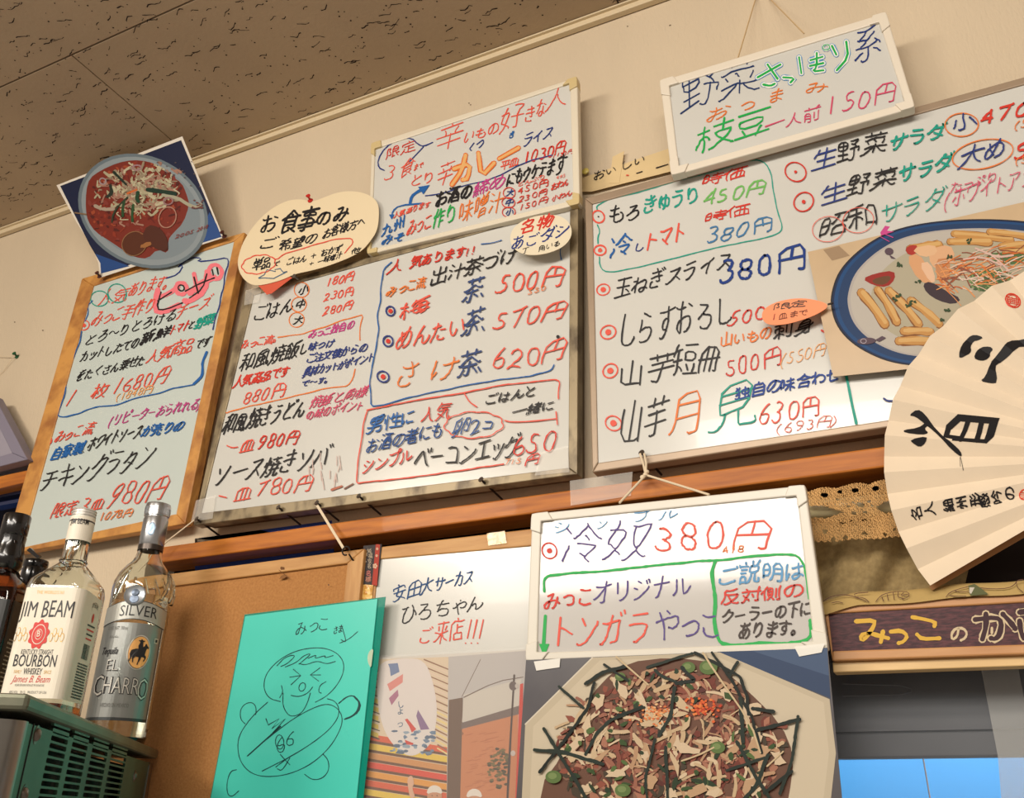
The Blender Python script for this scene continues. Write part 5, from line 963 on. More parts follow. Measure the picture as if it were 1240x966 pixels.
P.poly([(155, 220), (235, 200), (290, 250), (200, 275)], (170, 142, 110)); P.poly(shrink(outer, 1.012), (30, 30, 36), 2); P.poly(outer, NV, 2); P.poly(shrink(outer, .985), BL, 2); P.poly(shrink(outer, .955, (870, 430)), (28, 60, 104), 2); P.poly(shrink(outer, .885, (880, 435)), (186, 178, 172), 2); P.poly(shrink(outer, .865, (885, 435)), (198, 190, 178), 2); P.poly(shrink(outer, .72, (900, 450)), (186, 176, 150), 2)
def fry(x0, y0, x1, y1, w_, seed=0):
    P.line([(x0, y0), ((x0 + x1) / 2 + 6, (y0 + y1) / 2 - 4), (x1, y1)], w_ / 4.2 * 1.1, (140, 88, 40)); P.line([(x0, y0 - 2), ((x0 + x1) / 2 + 6, (y0 + y1) / 2 - 6), (x1, y1 - 3)], w_ / 4.2 * .92, (206, 150, 80)); P.line([(x0 + 6, y0 - 4), ((x0 + x1) / 2 + 10, (y0 + y1) / 2 - 10), (x1 + 2, y1 - 12)], w_ / 4.2 * .45, (224, 178, 110))
for q in ((350, 440, 468, 600, 50), (432, 425, 530, 590, 42), (490, 430, 640, 600, 46), (600, 480, 745, 600, 44), (565, 635, 700, 640, 44), (540, 685, 690, 688, 46), (820, 140, 1110, 172, 36), (1000, 130, 1180, 155, 34), (800, 180, 1000, 186, 38), (1060, 205, 1200, 196, 38), (1080, 235, 1200, 230, 34), (600, 220, 740, 200, 52)): fry(*q)
P.poly([(352, 368), (420, 340), (515, 325), (522, 370), (480, 412), (410, 402)], (160, 40, 30), 1); P.poly([(400, 372), (480, 350), (505, 362), (470, 400), (415, 395)], (110, 70, 40), 1); P.poly([(572, 215), (600, 195), (640, 200), (620, 250), (585, 245)], (180, 50, 40), 1)
for q, c_ in (([(575, 260), (640, 235), (700, 330), (720, 400), (640, 380)], (226, 168, 120)), ([(640, 290), (700, 280), (730, 380), (700, 390)], (240, 196, 160)), ([(690, 220), (800, 190), (830, 260), (760, 330), (700, 300)], (232, 180, 136)), ([(720, 270), (800, 260), (800, 380), (740, 400)], (206, 140, 92)), ([(600, 215), (720, 190), (740, 240), (660, 262)], (236, 190, 146))): P.poly(q, c_, 1)
P.poly([(660, 395), (700, 380), (780, 430), (860, 470), (820, 500), (740, 480), (680, 440)], (60, 44, 52), 1); P.poly([(905, 335), (1000, 315), (1120, 340), (1080, 420), (960, 440), (900, 400)], (84, 108, 62), 1); P.poly([(960, 240), (1176, 230), (1176, 290), (1060, 300)], (86, 116, 64), 1)
for i in range(90): P.ell(R.uniform(900, 1120), R.uniform(320, 430), R.uniform(5, 15), 5, R.choice([(110, 140, 80), (60, 86, 50), (134, 156, 96)]), rot=R.uniform(0, 180), n=6, jit=.3)
for i in range(120):
    x = R.uniform(720, 1120); y = 250 + R.uniform(0, 180) - (x - 720) * .1; a_ = R.choice([-.5, -.2, .1, .5, .9]) + R.uniform(-.2, .2); L = R.uniform(40, 130)
    P.line([(x, y), (x + L * .5 * math.cos(a_), y + L * .5 * math.sin(a_) - 6), (x + L * math.cos(a_), y + L * math.sin(a_))], R.uniform(.8, 1.8), R.choice([(222, 120, 50), (206, 100, 40), (238, 160, 96), (230, 196, 170), (150, 84, 60), (236, 210, 190)]))
for q in ([(870, 270), (960, 255), (1060, 300)], [(1000, 240), (1060, 290), (1100, 330)], [(930, 215), (1040, 260), (1120, 250)]): P.line(q, 2.4, (226, 190, 176))
for x, y in ((540, 298), (535, 455), (520, 475), (610, 490), (590, 500), (900, 180), (795, 258), (640, 380), (780, 530), (760, 575)):
    for k in range(5): P.ell(x + R.uniform(-14, 14), y + R.uniform(-9, 9), 9, 5, (50, 74, 40), rot=R.uniform(0, 180), n=6, jit=.3)
P.ell(375, 686, 48, 17, (92, 72, 84), rot=-4); P.poly([(420, 680), (455, 660), (475, 670), (440, 690)], (92, 72, 84)); P.circ(360, 686, 14, 12, .8, (180, 170, 180)); P.ell(490, 230, 22, 18, (92, 72, 84)); P.poly([(490, 245), (525, 268), (500, 265)], (92, 72, 84))
P.poly([(445, 135), (470, 100), (495, 105), (480, 125), (515, 130), (450, 150)], 'mag'); P.line([(445, 155), (490, 180)], 1, 'mag'); P.line([(465, 140), (510, 160)], 1, 'mag')
P.build('print', sp)
# ================================================================ TOFU DISH PHOTO
A = YP(.911); tf = thing('photo_print', 'large photo of shredded seaweed and bonito over tofu taped below the tofu board', 'photo', A(820, 880))
mb = MB(); quad_prism(mb, A, [(637, 799), (1002, 784), (1024, 1010), (622, 1010)], .0008); mb.build('paper', mat('photo_slate_background', (70, 68, 74), .25, rgb2=(96, 92, 92), scale=8, coat=.3), tf)
P = Pen(A, .0002, 0, 19); P.crop(620, 760, 3.1); R = P.r
P.poly([(770, 90), (1183, 76), (1196, 268), (1190, 262), (800, 105)], (58, 76, 108)); P.poly([(900, 86), (1183, 76), (1190, 180)], (76, 96, 128))
P.poly([(302, 112), (780, 92), (1192, 268), (1216, 470), (1180, 800), (30, 800), (50, 362)], (204, 190, 164)); P.poly([(330, 122), (770, 108), (1170, 280), (1190, 470), (1150, 800), (60, 800), (80, 370)], (214, 200, 174)); P.line([(50, 362), (302, 112)], 1.5, (226, 216, 196))
def inpile(): 
    while True:
        x = R.uniform(110, 1080); y = R.uniform(110, 780); dx = (x - 590) / 480; dy = (y - 470) / 360
        if dx * dx + abs(dy) ** 1.5 < .8: return x, y, dx, dy
P.poly([(430, 130), (600, 110), (760, 130), (880, 230), (1010, 360), (1060, 480), (1040, 640), (1000, 800), (120, 800), (100, 600), (190, 480), (250, 320), (340, 200)], (112, 78, 62), 1)
for i in range(520):
    x, y, dx, dy = inpile(); P.ell(x, y, R.uniform(8, 36), R.uniform(5, 18), R.choice([(150, 84, 66), (96, 50, 44), (176, 120, 96), (120, 60, 48), (74, 64, 50), (140, 104, 84)]), rot=R.uniform(0, 180), n=7, jit=.4)
for i in range(420):
    x, y, dx, dy = inpile()
    if y > 470 and R.random() < .45: continue
    a_ = R.uniform(0, 6.3); L = R.uniform(20, 70); P.line([(x, y), (x + L * .5 * math.cos(a_) + 6, y + L * .5 * math.sin(a_)), (x + L * math.cos(a_), y + L * math.sin(a_) + 8)], R.uniform(1, 6), R.choice([(206, 178, 140), (222, 198, 164), (190, 150, 116), (160, 104, 84), (140, 80, 64)]))
for i in range(60):
    x, y, dx, dy = inpile(); P.ell(x, y, R.uniform(20, 50), R.uniform(8, 24), R.choice([(212, 186, 150), (196, 160, 124), (220, 196, 164)]), rot=R.uniform(0, 180), n=9, jit=.45)
for i in range(110):
    x, y, dx, dy = inpile()
    if y < 380 and R.random() < .6: continue
    P.ell(x, y, R.uniform(8, 24), R.uniform(5, 12), R.choice([(60, 84, 44), (88, 112, 60), (44, 62, 40)]), rot=R.uniform(0, 180), n=7, jit=.3)
for i in range(70): P.ell(R.gauss(715, 28), R.gauss(300, 18), 6, 5, R.choice([(226, 104, 50), (236, 134, 70), (200, 70, 40)]), n=6, jit=.3); P.ell(R.gauss(540, 34), R.gauss(325, 18), 6, 4, R.choice([(232, 146, 84), (220, 120, 70), (238, 190, 140)]), n=6, jit=.3)
for x, y, r_ in ((740, 150, 34), (665, 150, 26), (410, 185, 20), (775, 450, 28), (160, 560, 30), (420, 610, 30)): P.ell(x, y, r_, r_ * .8, (96, 120, 66)); P.ell(x - 4, y - 4, r_ * .55, r_ * .4, (126, 146, 90))
for q in ([(280, 210), (350, 165), (430, 145)], [(510, 152), (600, 122), (680, 98)], [(690, 95), (740, 120), (860, 185), (885, 260), (890, 325)], [(755, 95), (830, 200), (900, 330), (940, 470)], [(850, 130), (820, 182)], [(612, 225), (600, 330), (555, 405)], [(490, 298), (370, 350), (320, 400), (280, 475)], [(312, 208), (290, 300), (200, 425), (108, 542)], [(180, 222), (272, 302)], [(125, 380), (178, 470), (235, 560), (285, 645)], [(88, 460), (190, 466), (345, 512)], [(540, 420), (505, 560), (512, 660)], [(580, 450), (584, 550), (592, 700)], [(848, 430), (930, 580), (985, 660)], [(860, 265), (870, 430)], [(925, 385), (1082, 345)], [(1076, 335), (1052, 500), (1008, 622)], [(810, 535), (950, 488)], [(962, 480), (920, 590), (860, 660)], [(950, 620), (1052, 540)], [(905, 305), (985, 316)], [(640, 215), (560, 180), (540, 160)], [(350, 140), (440, 200)], [(640, 150), (690, 200), (620, 210)], [(400, 330), (500, 300)]): P.line(q, R.uniform(3.2, 5), R.choice([(30, 40, 34), (38, 50, 42), (26, 34, 28)]), wav=.5)
for q in ([(395, 110), (440, 150), (515, 215)], [(720, 95), (760, 160), (900, 360), (935, 470)], [(640, 500), (700, 480), (760, 450)], [(960, 520), (1020, 465)]): P.line(q, 2, (214, 190, 150))
P.build('print', tf)
for q in ([(647, 801), (679, 797), (678, 808), (650, 812)], [(962, 783), (999, 779), (995, 790), (968, 795)]): film_patch(A, tf, q, 'tape', film('white_tape' if 'white_tape' not in MATS else 'white_tape', (250, 248, 240), .75, .1) if 'white_tape' not in MATS else MATS['white_tape'])
# ================================================================ SHOP SIGN
A = YP(.945)
m_sf = mat('sign_frame_wood', (200, 150, 98), .45, rgb2=(180, 126, 76), scale=8, stretch=(1.5, 12, 12))
m_mar = mat('maroon_sign_face', (92, 50, 54), .5, rgb2=(58, 30, 36), scale=110, stretch=(1, 1, 4), bump=.15, bscale=160, spec=.3, thr=(.4, .62))
sg = board('sign', 'maroon wooden sign with yellow and cream lettering below the fan', 'sign', A,
    [(997, 733.5), (1330, 712.5), (1330, 789), (1008, 800)], [(1003, 743), (1322, 724.5), (1322, 777), (1008, 788)], .014, m_sf, m_mar)
P = Pen(A, -.0016, 0, 20); P.crop(980, 680, 4.77)
Yw = (236, 188, 70); Cw = (226, 204, 166)
for q in ([(268, 342), (378, 336), (372, 372), (330, 430), (300, 455), (295, 425), (340, 408), (400, 425), (455, 440)], [(425, 400), (412, 462)], [(470, 402), (530, 395), (568, 425), (545, 460), (515, 468)], [(595, 318), (640, 325), (728, 345), (722, 370)], [(622, 418), (650, 445), (752, 440)]): P.line(q, 5.2, Yw)
P.line([(862, 385), (855, 430), (825, 450), (820, 415), (845, 382), (890, 382), (912, 410), (900, 440), (875, 452)], 3.2, Cw)
for c_, w_ in ((Cw, 10.5), ('m', 6.6)):
    for q in ([(958, 332), (1080, 318), (1112, 345), (1100, 420), (1075, 445), (1050, 440)], [(1020, 300), (1022, 370), (1000, 445)], [(1118, 300), (1165, 350), (1190, 385)], [(1215, 340), (1222, 400), (1240, 440)], [(1215, 290), (1290, 280)], [(1330, 300), (1330, 440)]):
        P.line(q, w_, (66, 38, 44) if c_ == 'm' else c_)
P.line([(1055, 380), (1055, 410)], 3, Cw); P.ell(235 + 15, 545, 14, 12, (232, 220, 200), jit=.3, n=8)
P.build('lettering', sg)
mb = MB(); quad_prism(mb, YP(.952), [(1008, 801.5), (1330, 790), (1330, 803), (1009, 814)], .02); o = mb.build('window_rail', mat('blond_rail', (226, 192, 136), .4, rgb2=(206, 170, 112), scale=8, stretch=(1.5, 12, 12)), bevel=.001); struct(o); o.name = 'trim_4'
# ================================================================ CURTAIN, ROD, LACE, CLOTH ROLL
mb = MB(); q = [YP(1.03)(960, 612), YP(1.03)(1330, 590)]; mb.box(u(.02, 1.09, .27), (1.15 * K, .01, .32 * K)); mb.build('dark_backing', m_dark, win)
A = YP(.985); mb = MB(); mb.tube([A(955, 618.5), A(1022, 614), A(1330, 592)], .0105, seg=20)
tag(mb.build('curtain_rod', mat('ivory_enamel_rod', (206, 194, 152), .3), smooth=True), 'thick ivory curtain rod partly covered by lace beside the fan', 'curtain rod')
def cloth(name, m, x0, x1, ytop, ybot, y, amp, freq, skew, nx=90, nz=24, keep=None, scal=None):
    mb = MB(); A = YP(y); vs = []; fs = []
    for j in range(nz + 1):
        for i in range(nx + 1):
            x = x0 + (x1 - x0) * i / nx; t = j / nz; yt = ytop(x); yb = ybot(x) + (scal(x) if scal else 0)
            py = yt + (yb - yt) * t; v = A(x + skew * t * 30, py); v += Vector((0, amp * math.sin((x - skew * 55 * t) * freq) * (.3 + .7 * t) + amp * .4 * math.sin(x * freq * 2.3 + 3 * t), 0)); vs.append(v)
    for j in range(nz):
        for i in range(nx):
            if keep and not keep(x0 + (x1 - x0) * i / nx, ytop(x0 + (x1 - x0) * i / nx) + j / nz * (ybot(x0 + (x1 - x0) * i / nx) - ytop(x0 + (x1 - x0) * i / nx)), i, j): continue
            a = j * (nx + 1) + i; fs.append([a, a + 1, a + nx + 2, a + nx + 1])
    mb.add(vs, fs); o = mb.build(name, m, smooth=True); return o
m_ol = mat('olive_brown_linen', (176, 152, 104), .9, rgb2=(150, 128, 86), scale=180, bump=.35, bscale=420)
o = cloth('curtain', m_ol, 965, 1190, lambda x: 622 - (x - 965) * .07, lambda x: 742 - (x - 965) * .05, 1.0, .009, .062, -.9, nx=120); tag(o, 'olive linen curtain hanging in folds behind the fan', 'curtain')
s_ = o.modifiers.new('solidify', 'SOLIDIFY'); s_.thickness = .001
holes = [(998, 599, 4.4, 2.6), (1017, 595.5, 2.6, 2.2), (1035.5, 593.5, 4.4, 2.6), (1060, 591, 4.2, 3), (1042, 610.5, 4.8, 2.6), (1052, 606, 2.4, 1.6), (1034, 620.8, 2.8, 1.9), (1047.5, 619, 2.8, 1.7), (1027, 612, 2, 1.4), (1033, 608, 1.8, 1.2), (1056, 611, 2, 1.4), (998.5, 641, 3.4, 2.5), (1008.5, 650.5, 2.6, 2.4), (1024, 649, 3.3, 2.5), (1047, 644, 3.6, 1.8), (1071.5, 645, 2.6, 2), (1020, 631.5, 4, .9), (1031, 630, 2.4, .9), (1047, 628, 4.2, .9), (1014, 604, 2, 1.2), (1083, 640, 2, 1.6), (1085, 590, 3, 2.2)]
def lk(x, y, i, j):
    for hx, hy, a, b in holes:
        if ((x - hx) / a) ** 2 + ((y - hy) / b) ** 2 < 1: return False
    if y < 586 + 0 * x or y < 590 - 0.02 * x: pass
    if math.sin(x * 1.9 + 2 * math.sin(y)) * math.sin(y * 2.6 + x * .6) > .38: return False
    if abs(math.sin(x * 1.25)) > .93 and abs(math.sin(y * 1.45 + (x // 2.5) * .8)) > .8: return False
    # ivory rod shows left and right of the gathered middle
    if 612 < y < 626 and x < 1022 - abs(y - 619) * 3.2: return False
    if 606 < y < 620 and x > 1060 + abs(y - 613) * 1.6: return False
    return True
def sc(x): return 2.2 * abs(math.sin(x * .42)) + .9 * abs(math.sin(x * 1.6))
m_lace = mat('gold_beige_lace', (214, 166, 104), .85, var=.22, scale=90, bump=.4, bscale=300)
o = cloth('lace_valance', m_lace, 974, 1105, lambda x: 597 - (x - 974) * .13 - 3 * abs(math.sin((x - 978) * .085)) - 1.1 * abs(math.sin(x * .9)), lambda x: 655 - (x - 974) * .06 , .966, .0018, .12, 0, nx=260, nz=130, keep=lk, scal=sc); tag(o, 'golden beige lace valance gathered round the curtain rod', 'valance')
s_ = o.modifiers.new('solidify', 'SOLIDIFY'); s_.thickness = .0007
A = YP(.948); mb = MB(); n = 40; vs = []; fs = []
def rt(x): return 727 - 10.5 * min(1, (x - 998) / 39) - max(0, x - 1037) * .079 - 1.2 * math.sin(x * .05)
for i in range(n + 1):
    x = 998 + (1330 - 998) * i / n
    for k in range(9):
        a_ = math.pi * k / 8; v = A(x, rt(x) + 15); hgt = (A(x, rt(x)) - v).length; vs.append(v + Vector((0, .006 + .012 * -math.cos(a_), hgt * (1 - .0) * math.sin(a_))) if 0 < k < 8 else v + Vector((0, .006 + .012 * -math.cos(a_), -.003)))
for i in range(n):
    for k in range(8): fs.append([i * 9 + k, i * 9 + k + 1, (i + 1) * 9 + k + 1, (i + 1) * 9 + k])
mb.add(vs, fs); cr = mb.build('rolled_cloth', mat('leaf_print_cloth', (178, 150, 92), .85, bump=.3, bscale=300), smooth=True); tag(cr, 'rolled khaki cloth with brown leaf outlines lying along the top of the sign', 'cloth')
P = Pen(YP(.9415), .0015, 0, 21); P.crop(980, 680, 4.77); Lc = (96, 56, 36)
for q in ([(80, 230), (130, 200), (200, 190), (270, 205), (330, 232)], [(130, 240), (165, 232), (195, 240)], [(265, 200), (260, 185), (340, 178)], [(270, 205), (320, 210), (345, 235)], [(385, 232), (410, 200), (450, 182), (520, 172), (578, 178), (575, 205), (540, 218)], [(420, 205), (430, 230)], [(450, 190), (458, 225)], [(485, 180), (492, 220)], [(515, 175), (510, 205), (545, 215)], [(545, 180), (525, 200), (570, 190)], [(790, 205), (810, 180), (860, 160), (920, 145)], [(810, 195), (850, 202), (905, 200)], [(840, 170), (880, 178), (920, 172)], [(960, 150), (1060, 160), (1150, 155), (1185, 135), (1200, 110), (1235, 104)], [(1195, 120), (1200, 150), (1235, 180)]): P.line(q, .9, Lc)
P.poly([(918, 140), (955, 130), (985, 150), (1035, 190), (930, 198)], (96, 100, 56), 0); P.poly([(925, 150), (955, 150), (935, 188), (925, 180)], (214, 206, 190)); P.build('leaf_print', cr)
# ================================================================ FOLDING FAN
fy = .928; cx, cz, R0 = .2177 * fy, .3274 * fy, .2418 * fy
fn = thing('folding_fan', 'open cream paper folding fan with bold black brush writing at the right edge', 'fan', u(cx, fy, cz))
m_fa = mat('fan_paper', (226, 208, 182), .75, var=.05, scale=30, bump=.15, bscale=200)
m_bam = mat('bamboo_rib', (176, 124, 76), .5)
st_ = math.radians(5.17); a0 = math.radians(-153.6 + 360); NP = 34; PD = .0085; ri = R0 * .36
def fp(a_, r, d): d = d * r / R0 if d in (0, PD) else d; return u(cx + r * math.cos(a_), fy, cz + r * math.sin(a_)) + Vector((0, d, 0))
for i in range(NP):
    a1 = a0 - st_ * i; a2 = a1 - st_; d1 = PD if i % 2 else 0; d2 = 0 if i % 2 else PD
    mb = MB(); f = [fp(a1, ri, d1), fp(a1, R0, d1), fp(a2, R0, d2), fp(a2, ri, d2)]; mb.prism(f, [v + Vector((0, .0004, 0)) for v in f]); mb.build('pleat', m_fa, fn)
for i in range(0, NP + 1, 2):
    a1 = a0 - st_ * i; n_ = Vector((-math.sin(a1), 0, math.cos(a1))); w_ = .0035
    f0, f1 = fp(a1, .003, .012), fp(a1, R0 * (.96 if 0 < i < NP else 1.0), .012); mb = MB(); mb.prism([f0 - n_ * w_, f0 + n_ * w_, f1 + n_ * w_ * .6, f1 - n_ * w_ * .6], [v + Vector((0, .0015, 0)) for v in (f0 - n_ * w_, f0 + n_ * w_, f1 + n_ * w_ * .6, f1 - n_ * w_ * .6)])
    mb.build('fan_rib', m_bam, fn)
mb = MB(); mb.lathe([(0, -.014), (.004, -.013), (.004, .004), (0, .004)], seg=16, at=fp(0, 0, 0), axis=(0, 1, 0)); mb.build('rivet', m_nail, fn)
FA = YP(fy)
class FanSurf:
    n = Vector((0, -1, 0))
    def __call__(s, px, py, off=0):
        v = FA(px, py); dx, dz = v.x / K - cx, (v.z - CZ) / K - cz; a_ = math.atan2(dz, dx); a_ = a_ if a_ > 0 else a_ + 2 * math.pi
        t_ = (a0 - a_) / st_; k = t_ % 2; r_ = math.hypot(dx, dz); fr = t_ - math.floor(t_); q = math.sin(fr * st_) / math.sin(st_) if k < 1 else math.sin((1 - fr) * st_) / math.sin(st_); d = PD * q * r_ / R0; return v + Vector((0, d - off, 0))
class FPen(Pen):
    def put(s, pts, fs, c):      # cut finely so the ink lies in the folds
        o = s.nx(); bm = bmesh.new(); vs = [bm.verts.new((x, y, 0)) for x, y in pts]
        for f in fs:
            try: bm.faces.new([vs[i] for i in f])
            except Exception: pass
        c_ = FA(0, 0)
        for i in range(NP + 1):
            a1 = a0 - st_ * i; q = []
            for r in (ri, R0 * 1.02):
                w_ = u(cx + r * math.cos(a1), fy, cz + r * math.sin(a1)) - CAM; cc = ROT.transposed() @ w_; q.append((620 + F * cc.x / -cc.z, 483 - F * cc.y / -cc.z))
            n_ = Vector((-(q[1][1] - q[0][1]), q[1][0] - q[0][0], 0))
            bmesh.ops.bisect_plane(bm, geom=bm.verts[:] + bm.edges[:] + bm.faces[:], plane_co=(q[0][0], q[0][1], 0), plane_no=n_)
        bm.verts.index_update(); s.mb.add([s.S(v.co.x, v.co.y, o) for v in bm.verts], [[v.index for v in f.verts] for f in bm.faces], ink(c)); bm.free()
P = FPen(FanSurf(), .0005, 0, 22); P.crop(1100, 300, 5.365); BK = (34, 32, 34)
P.poly([(325, 705), (345, 620), (385, 565), (430, 552), (490, 575), (455, 588), (420, 590), (403, 625), (410, 665), (385, 695), (345, 712)], BK, 1)
P.poly([(425, 715), (440, 660), (470, 628), (530, 630), (552, 650), (530, 665), (532, 690), (500, 725), (460, 730)], BK, 1)
P.poly([(465, 850), (500, 830), (530, 760), (545, 715), (610, 650), (655, 595), (730, 580), (830, 582), (830, 630), (730, 625), (690, 665), (650, 700), (590, 735), (562, 765), (580, 868), (540, 870)], BK, 1)
P.circ(680, 335, 50, 50, 1.6, 'vermil', rot=0)
P.circ(680, 335, 38, 40, 1, 'vermil'); 
for k in range(6): P.line([(645 + k * 14, 310 + (k % 2) * 8), (650 + k * 13, 360 - (k % 3) * 6)], 1, 'vermil')
for k in range(4): P.line([(640, 315 + k * 14), (722, 320 + k * 13)], .9, 'vermil')
P.crop(960, 440, 3.45)
P.poly([(483, 210), (520, 188), (550, 205), (595, 262), (630, 305), (670, 335), (700, 360), (708, 380), (690, 376), (640, 335), (585, 272), (545, 238), (510, 214)], BK, 1)
P.poly([(462, 272), (520, 262), (555, 235), (565, 246), (548, 266), (568, 286), (540, 296), (465, 286)], BK, 1); P.poly([(490, 318), (562, 302), (555, 330), (530, 346), (500, 330)], BK, 1)
P.poly([(628, 305), (640, 250), (690, 212), (865, 224), (840, 300), (810, 334), (665, 322), (668, 306), (800, 314), (820, 250), (700, 238), (660, 268), (650, 310)], BK, 0)
P.line([(735, 232), (700, 318)], 6, BK); P.line([(790, 238), (768, 322)], 6, BK); P.line([(640, 300), (700, 310)], 5, BK); P.line([(700, 380), (712, 445)], .7, BK); P.line([(698, 385), (700, 430)], .5, BK)
P.V('名人', 492, 632, 600, 602, 62, BK, 1.8); P.V('細州形', 625, 598, 790, 562, 52, BK, 1.9); P.V('感吟の', 775, 580, 935, 535, 60, BK, 2.0)
P.circ(968, 545, 20, 22, 1.3, 'vermil'); 
for k in range(4): P.line([(952, 535 + k * 8), (985, 537 + k * 7)], .8, 'vermil')
P.build('brush_writing', fn)
# ================================================================ FRAMED PICTURE, far left edge
A = YP(.955); pf = board('picture_frame', 'grey-violet frame cut off by the far left edge, resting on the short orange rail', 'picture', A,
    [(-120, 480), (-8, 478), (33, 556), (-100, 590)], [(-110, 490), (-14, 492), (14, 548), (-95, 580)], .02, mat('grey_violet_frame', (128, 122, 138), .5), mat('grey_mount', (150, 144, 156), .5))
# ================================================================ ICE MACHINE
FARC = YP(.93)(185, 906); ztop = FARC.z
r0 = ROT @ Vector((31 - 620, 483 - 840, -F)); NEAR = CAM + r0 * ((ztop - CZ) / r0.z)
e = (FARC - NEAR); L = e.length * 1.04; e = e.normalized(); f = Vector((e.y, -e.x, 0)); f = -f if f.dot(CAM - NEAR) < 0 else f   # f: outward normal of the vented side
g = -f                                                                    # into the box
UP = Vector((0, 0, 1)); DEP = .36; H = .62
if g.cross(e).z < 0: pass
def bp(a, d, z): return NEAR + e * a + g * d + UP * z        # along the side, into the box, height from the top
im = thing('ice_machine', 'stainless steel ice machine with a vented greenish side under the bottles', 'ice machine', bp(L / 2, DEP / 2, -H))
m_ss = mat('brushed_steel', (150, 148, 142), .28, metal=.9, var=.15, scale=4, stretch=(1, 1, 12))
m_gs = mat('greenish_steel', (78, 112, 92), .42, metal=.4, rgb2=(58, 82, 66), scale=14, bump=.05)
m_blk = mat('vent_dark', (14, 14, 13), .8)
def rbox(mb, a0, a1, d0, d1, z0, z1, m=None): mb.prism([bp(a0, d0, z0), bp(a1, d0, z0), bp(a1, d0, z1), bp(a0, d0, z1)], [bp(a0, d1, z0), bp(a1, d1, z0), bp(a1, d1, z1), bp(a0, d1, z1)], m)
mb = MB(); rbox(mb, .012, L - .006, .030, DEP, -H, -.02); mb.build('body', m_blk, im)
mb = MB(); rbox(mb, -.004, L + .002, -.004, DEP + .004, -.011, 0); mb.build('lid', mat('lid_steel', (128, 126, 108), .35, metal=.6, rgb2=(88, 96, 80), scale=18), im, bevel=.003)
# corner post, rounded
mb = MB(); n = 10; fr = []; 
for k in range(n + 1):
    t_ = math.pi / 2 * k / n; rad = .022; fr.append(bp(rad - rad * math.cos(t_), rad - rad * math.sin(t_), 0))
fr = fr + [bp(.022, .022, 0)]
mb.prism([v - UP * .016 for v in fr], [v - UP * H for v in fr]); mb.build('corner_post', m_ss, im, smooth=True)
mb = MB(); rbox(mb, 0, .004, .022, DEP, -H, -.016); mb.build('front_panel', mat('dark_steel_front', (86, 84, 92), .3, metal=.7), im)
mb = MB(); rbox(mb, L * .955, L, 0, .03, -H, -.016); mb.build('rear_post', m_ss, im)
# vented side from a curve with real slots
FP = Plane(bp(0, 0, 0), f)
def loc(px, py, cropf=(0, 760, 4.133)): v = FP(cropf[0] + px / cropf[2], cropf[1] + py / cropf[2]); w_ = v - NEAR; return w_.dot(e), w_.z
cu = bpy.data.curves.new('vent_panel', 'CURVE'); cu.dimensions = '2D'; cu.fill_mode = 'BOTH'; cu.extrude = .0012; cu.resolution_u = 4
def spl(pts):
    s_ = cu.splines.new('POLY'); s_.points.add(len(pts) - 1)
    for p_, (x, y) in zip(s_.points, pts): p_.co = (x, y, 0, 1)
    s_.use_cyclic_u = True
aL = .022; aR = L * .955 - .001
spl([(aL, -.017), (aR, -.017), (aR, -H), (aL, -H)])
cols = [((272, 478), (352, 512)), ((374, 520), (448, 552)), ((470, 562), (545, 596)), ((563, 605), (635, 638))]
zz = []
for (q0, q1) in cols:
    xa, za = loc(*q0); xb, zb = loc(*q1); zz.append((xa, xb))
z0 = loc(312, 490)[1]; zN = loc(205 + 40, 820)[1]; pit_ = (z0 - zN) / 9.0; hs = pit_ * .34
for xa, xb in zz:
    for k in range(17):
        zc_ = z0 - pit_ * k; pts = []
        for t_ in range(7): a_ = math.pi / 2 + math.pi * t_ / 6; pts.append((xa + hs + hs * math.cos(a_), zc_ + hs * math.sin(a_)))
        for t_ in range(7): a_ = -math.pi / 2 + math.pi * t_ / 6; pts.append((xb - hs + hs * math.cos(a_), zc_ + hs * math.sin(a_)))
        spl(pts)
tmp = bpy.data.objects.new('vent_tmp', cu); COL.objects.link(tmp); bpy.context.view_layer.update()
me = bpy.data.meshes.new_from_object(tmp.evaluated_get(bpy.context.evaluated_depsgraph_get())); bpy.data.objects.remove(tmp)
M3 = Matrix((e, UP, f)).transposed().to_4x4(); me.transform(Matrix.Translation(NEAR + g * .0012) @ M3); me.materials.clear(); me.materials.append(m_gs)
vp = bpy.data.objects.new('vent_panel', me); COL.objects.link(vp); vp.parent = im; vp.matrix_parent_inverse = Matrix.Translation(-im.location)
mb = MB(); rbox(mb, aL + .02, L - .03, .012, .016, -H + .02, -.03); mb.build('condenser', mat('dusty_condenser', (52, 48, 38), .9, rgb2=(12, 12, 12), scale=60, stretch=(1, 1, 2), thr=(.4, .6)), im)
mb = MB(); rbox(mb, aL + .012, aL + .0135, -.0006, .002, -H, -.016); mb.build('panel_seam', m_blk, im)
mb = MB(); rbox(mb, aR - .004, aR - .002, -.0014, .002, -H, -.02); mb.build('edge_bead', m_ss, im)
for q in ((182, 535), (118, 832), (672, 742)):
    a_, z_ = loc(*q); c_ = bp(a_, 0, z_); mb = MB(); mb.lathe([(0, .0032), (.0028, .0028), (.0044, .0012), (.0046, 0)], seg=14, at=c_, axis=f); mb.lathe([(.0046, .0002), (.0066, .0004), (.0066, 0)], seg=14, at=c_, axis=f)
    o = mb.build('screw', m_nail, im, smooth=True); mb = MB(); mb.box(c_ + f * .0032, (.0009, .006, .0006), rot=Matrix((e, f, UP)).transposed() @ Matrix.Rotation(.5, 3, 'Y'))
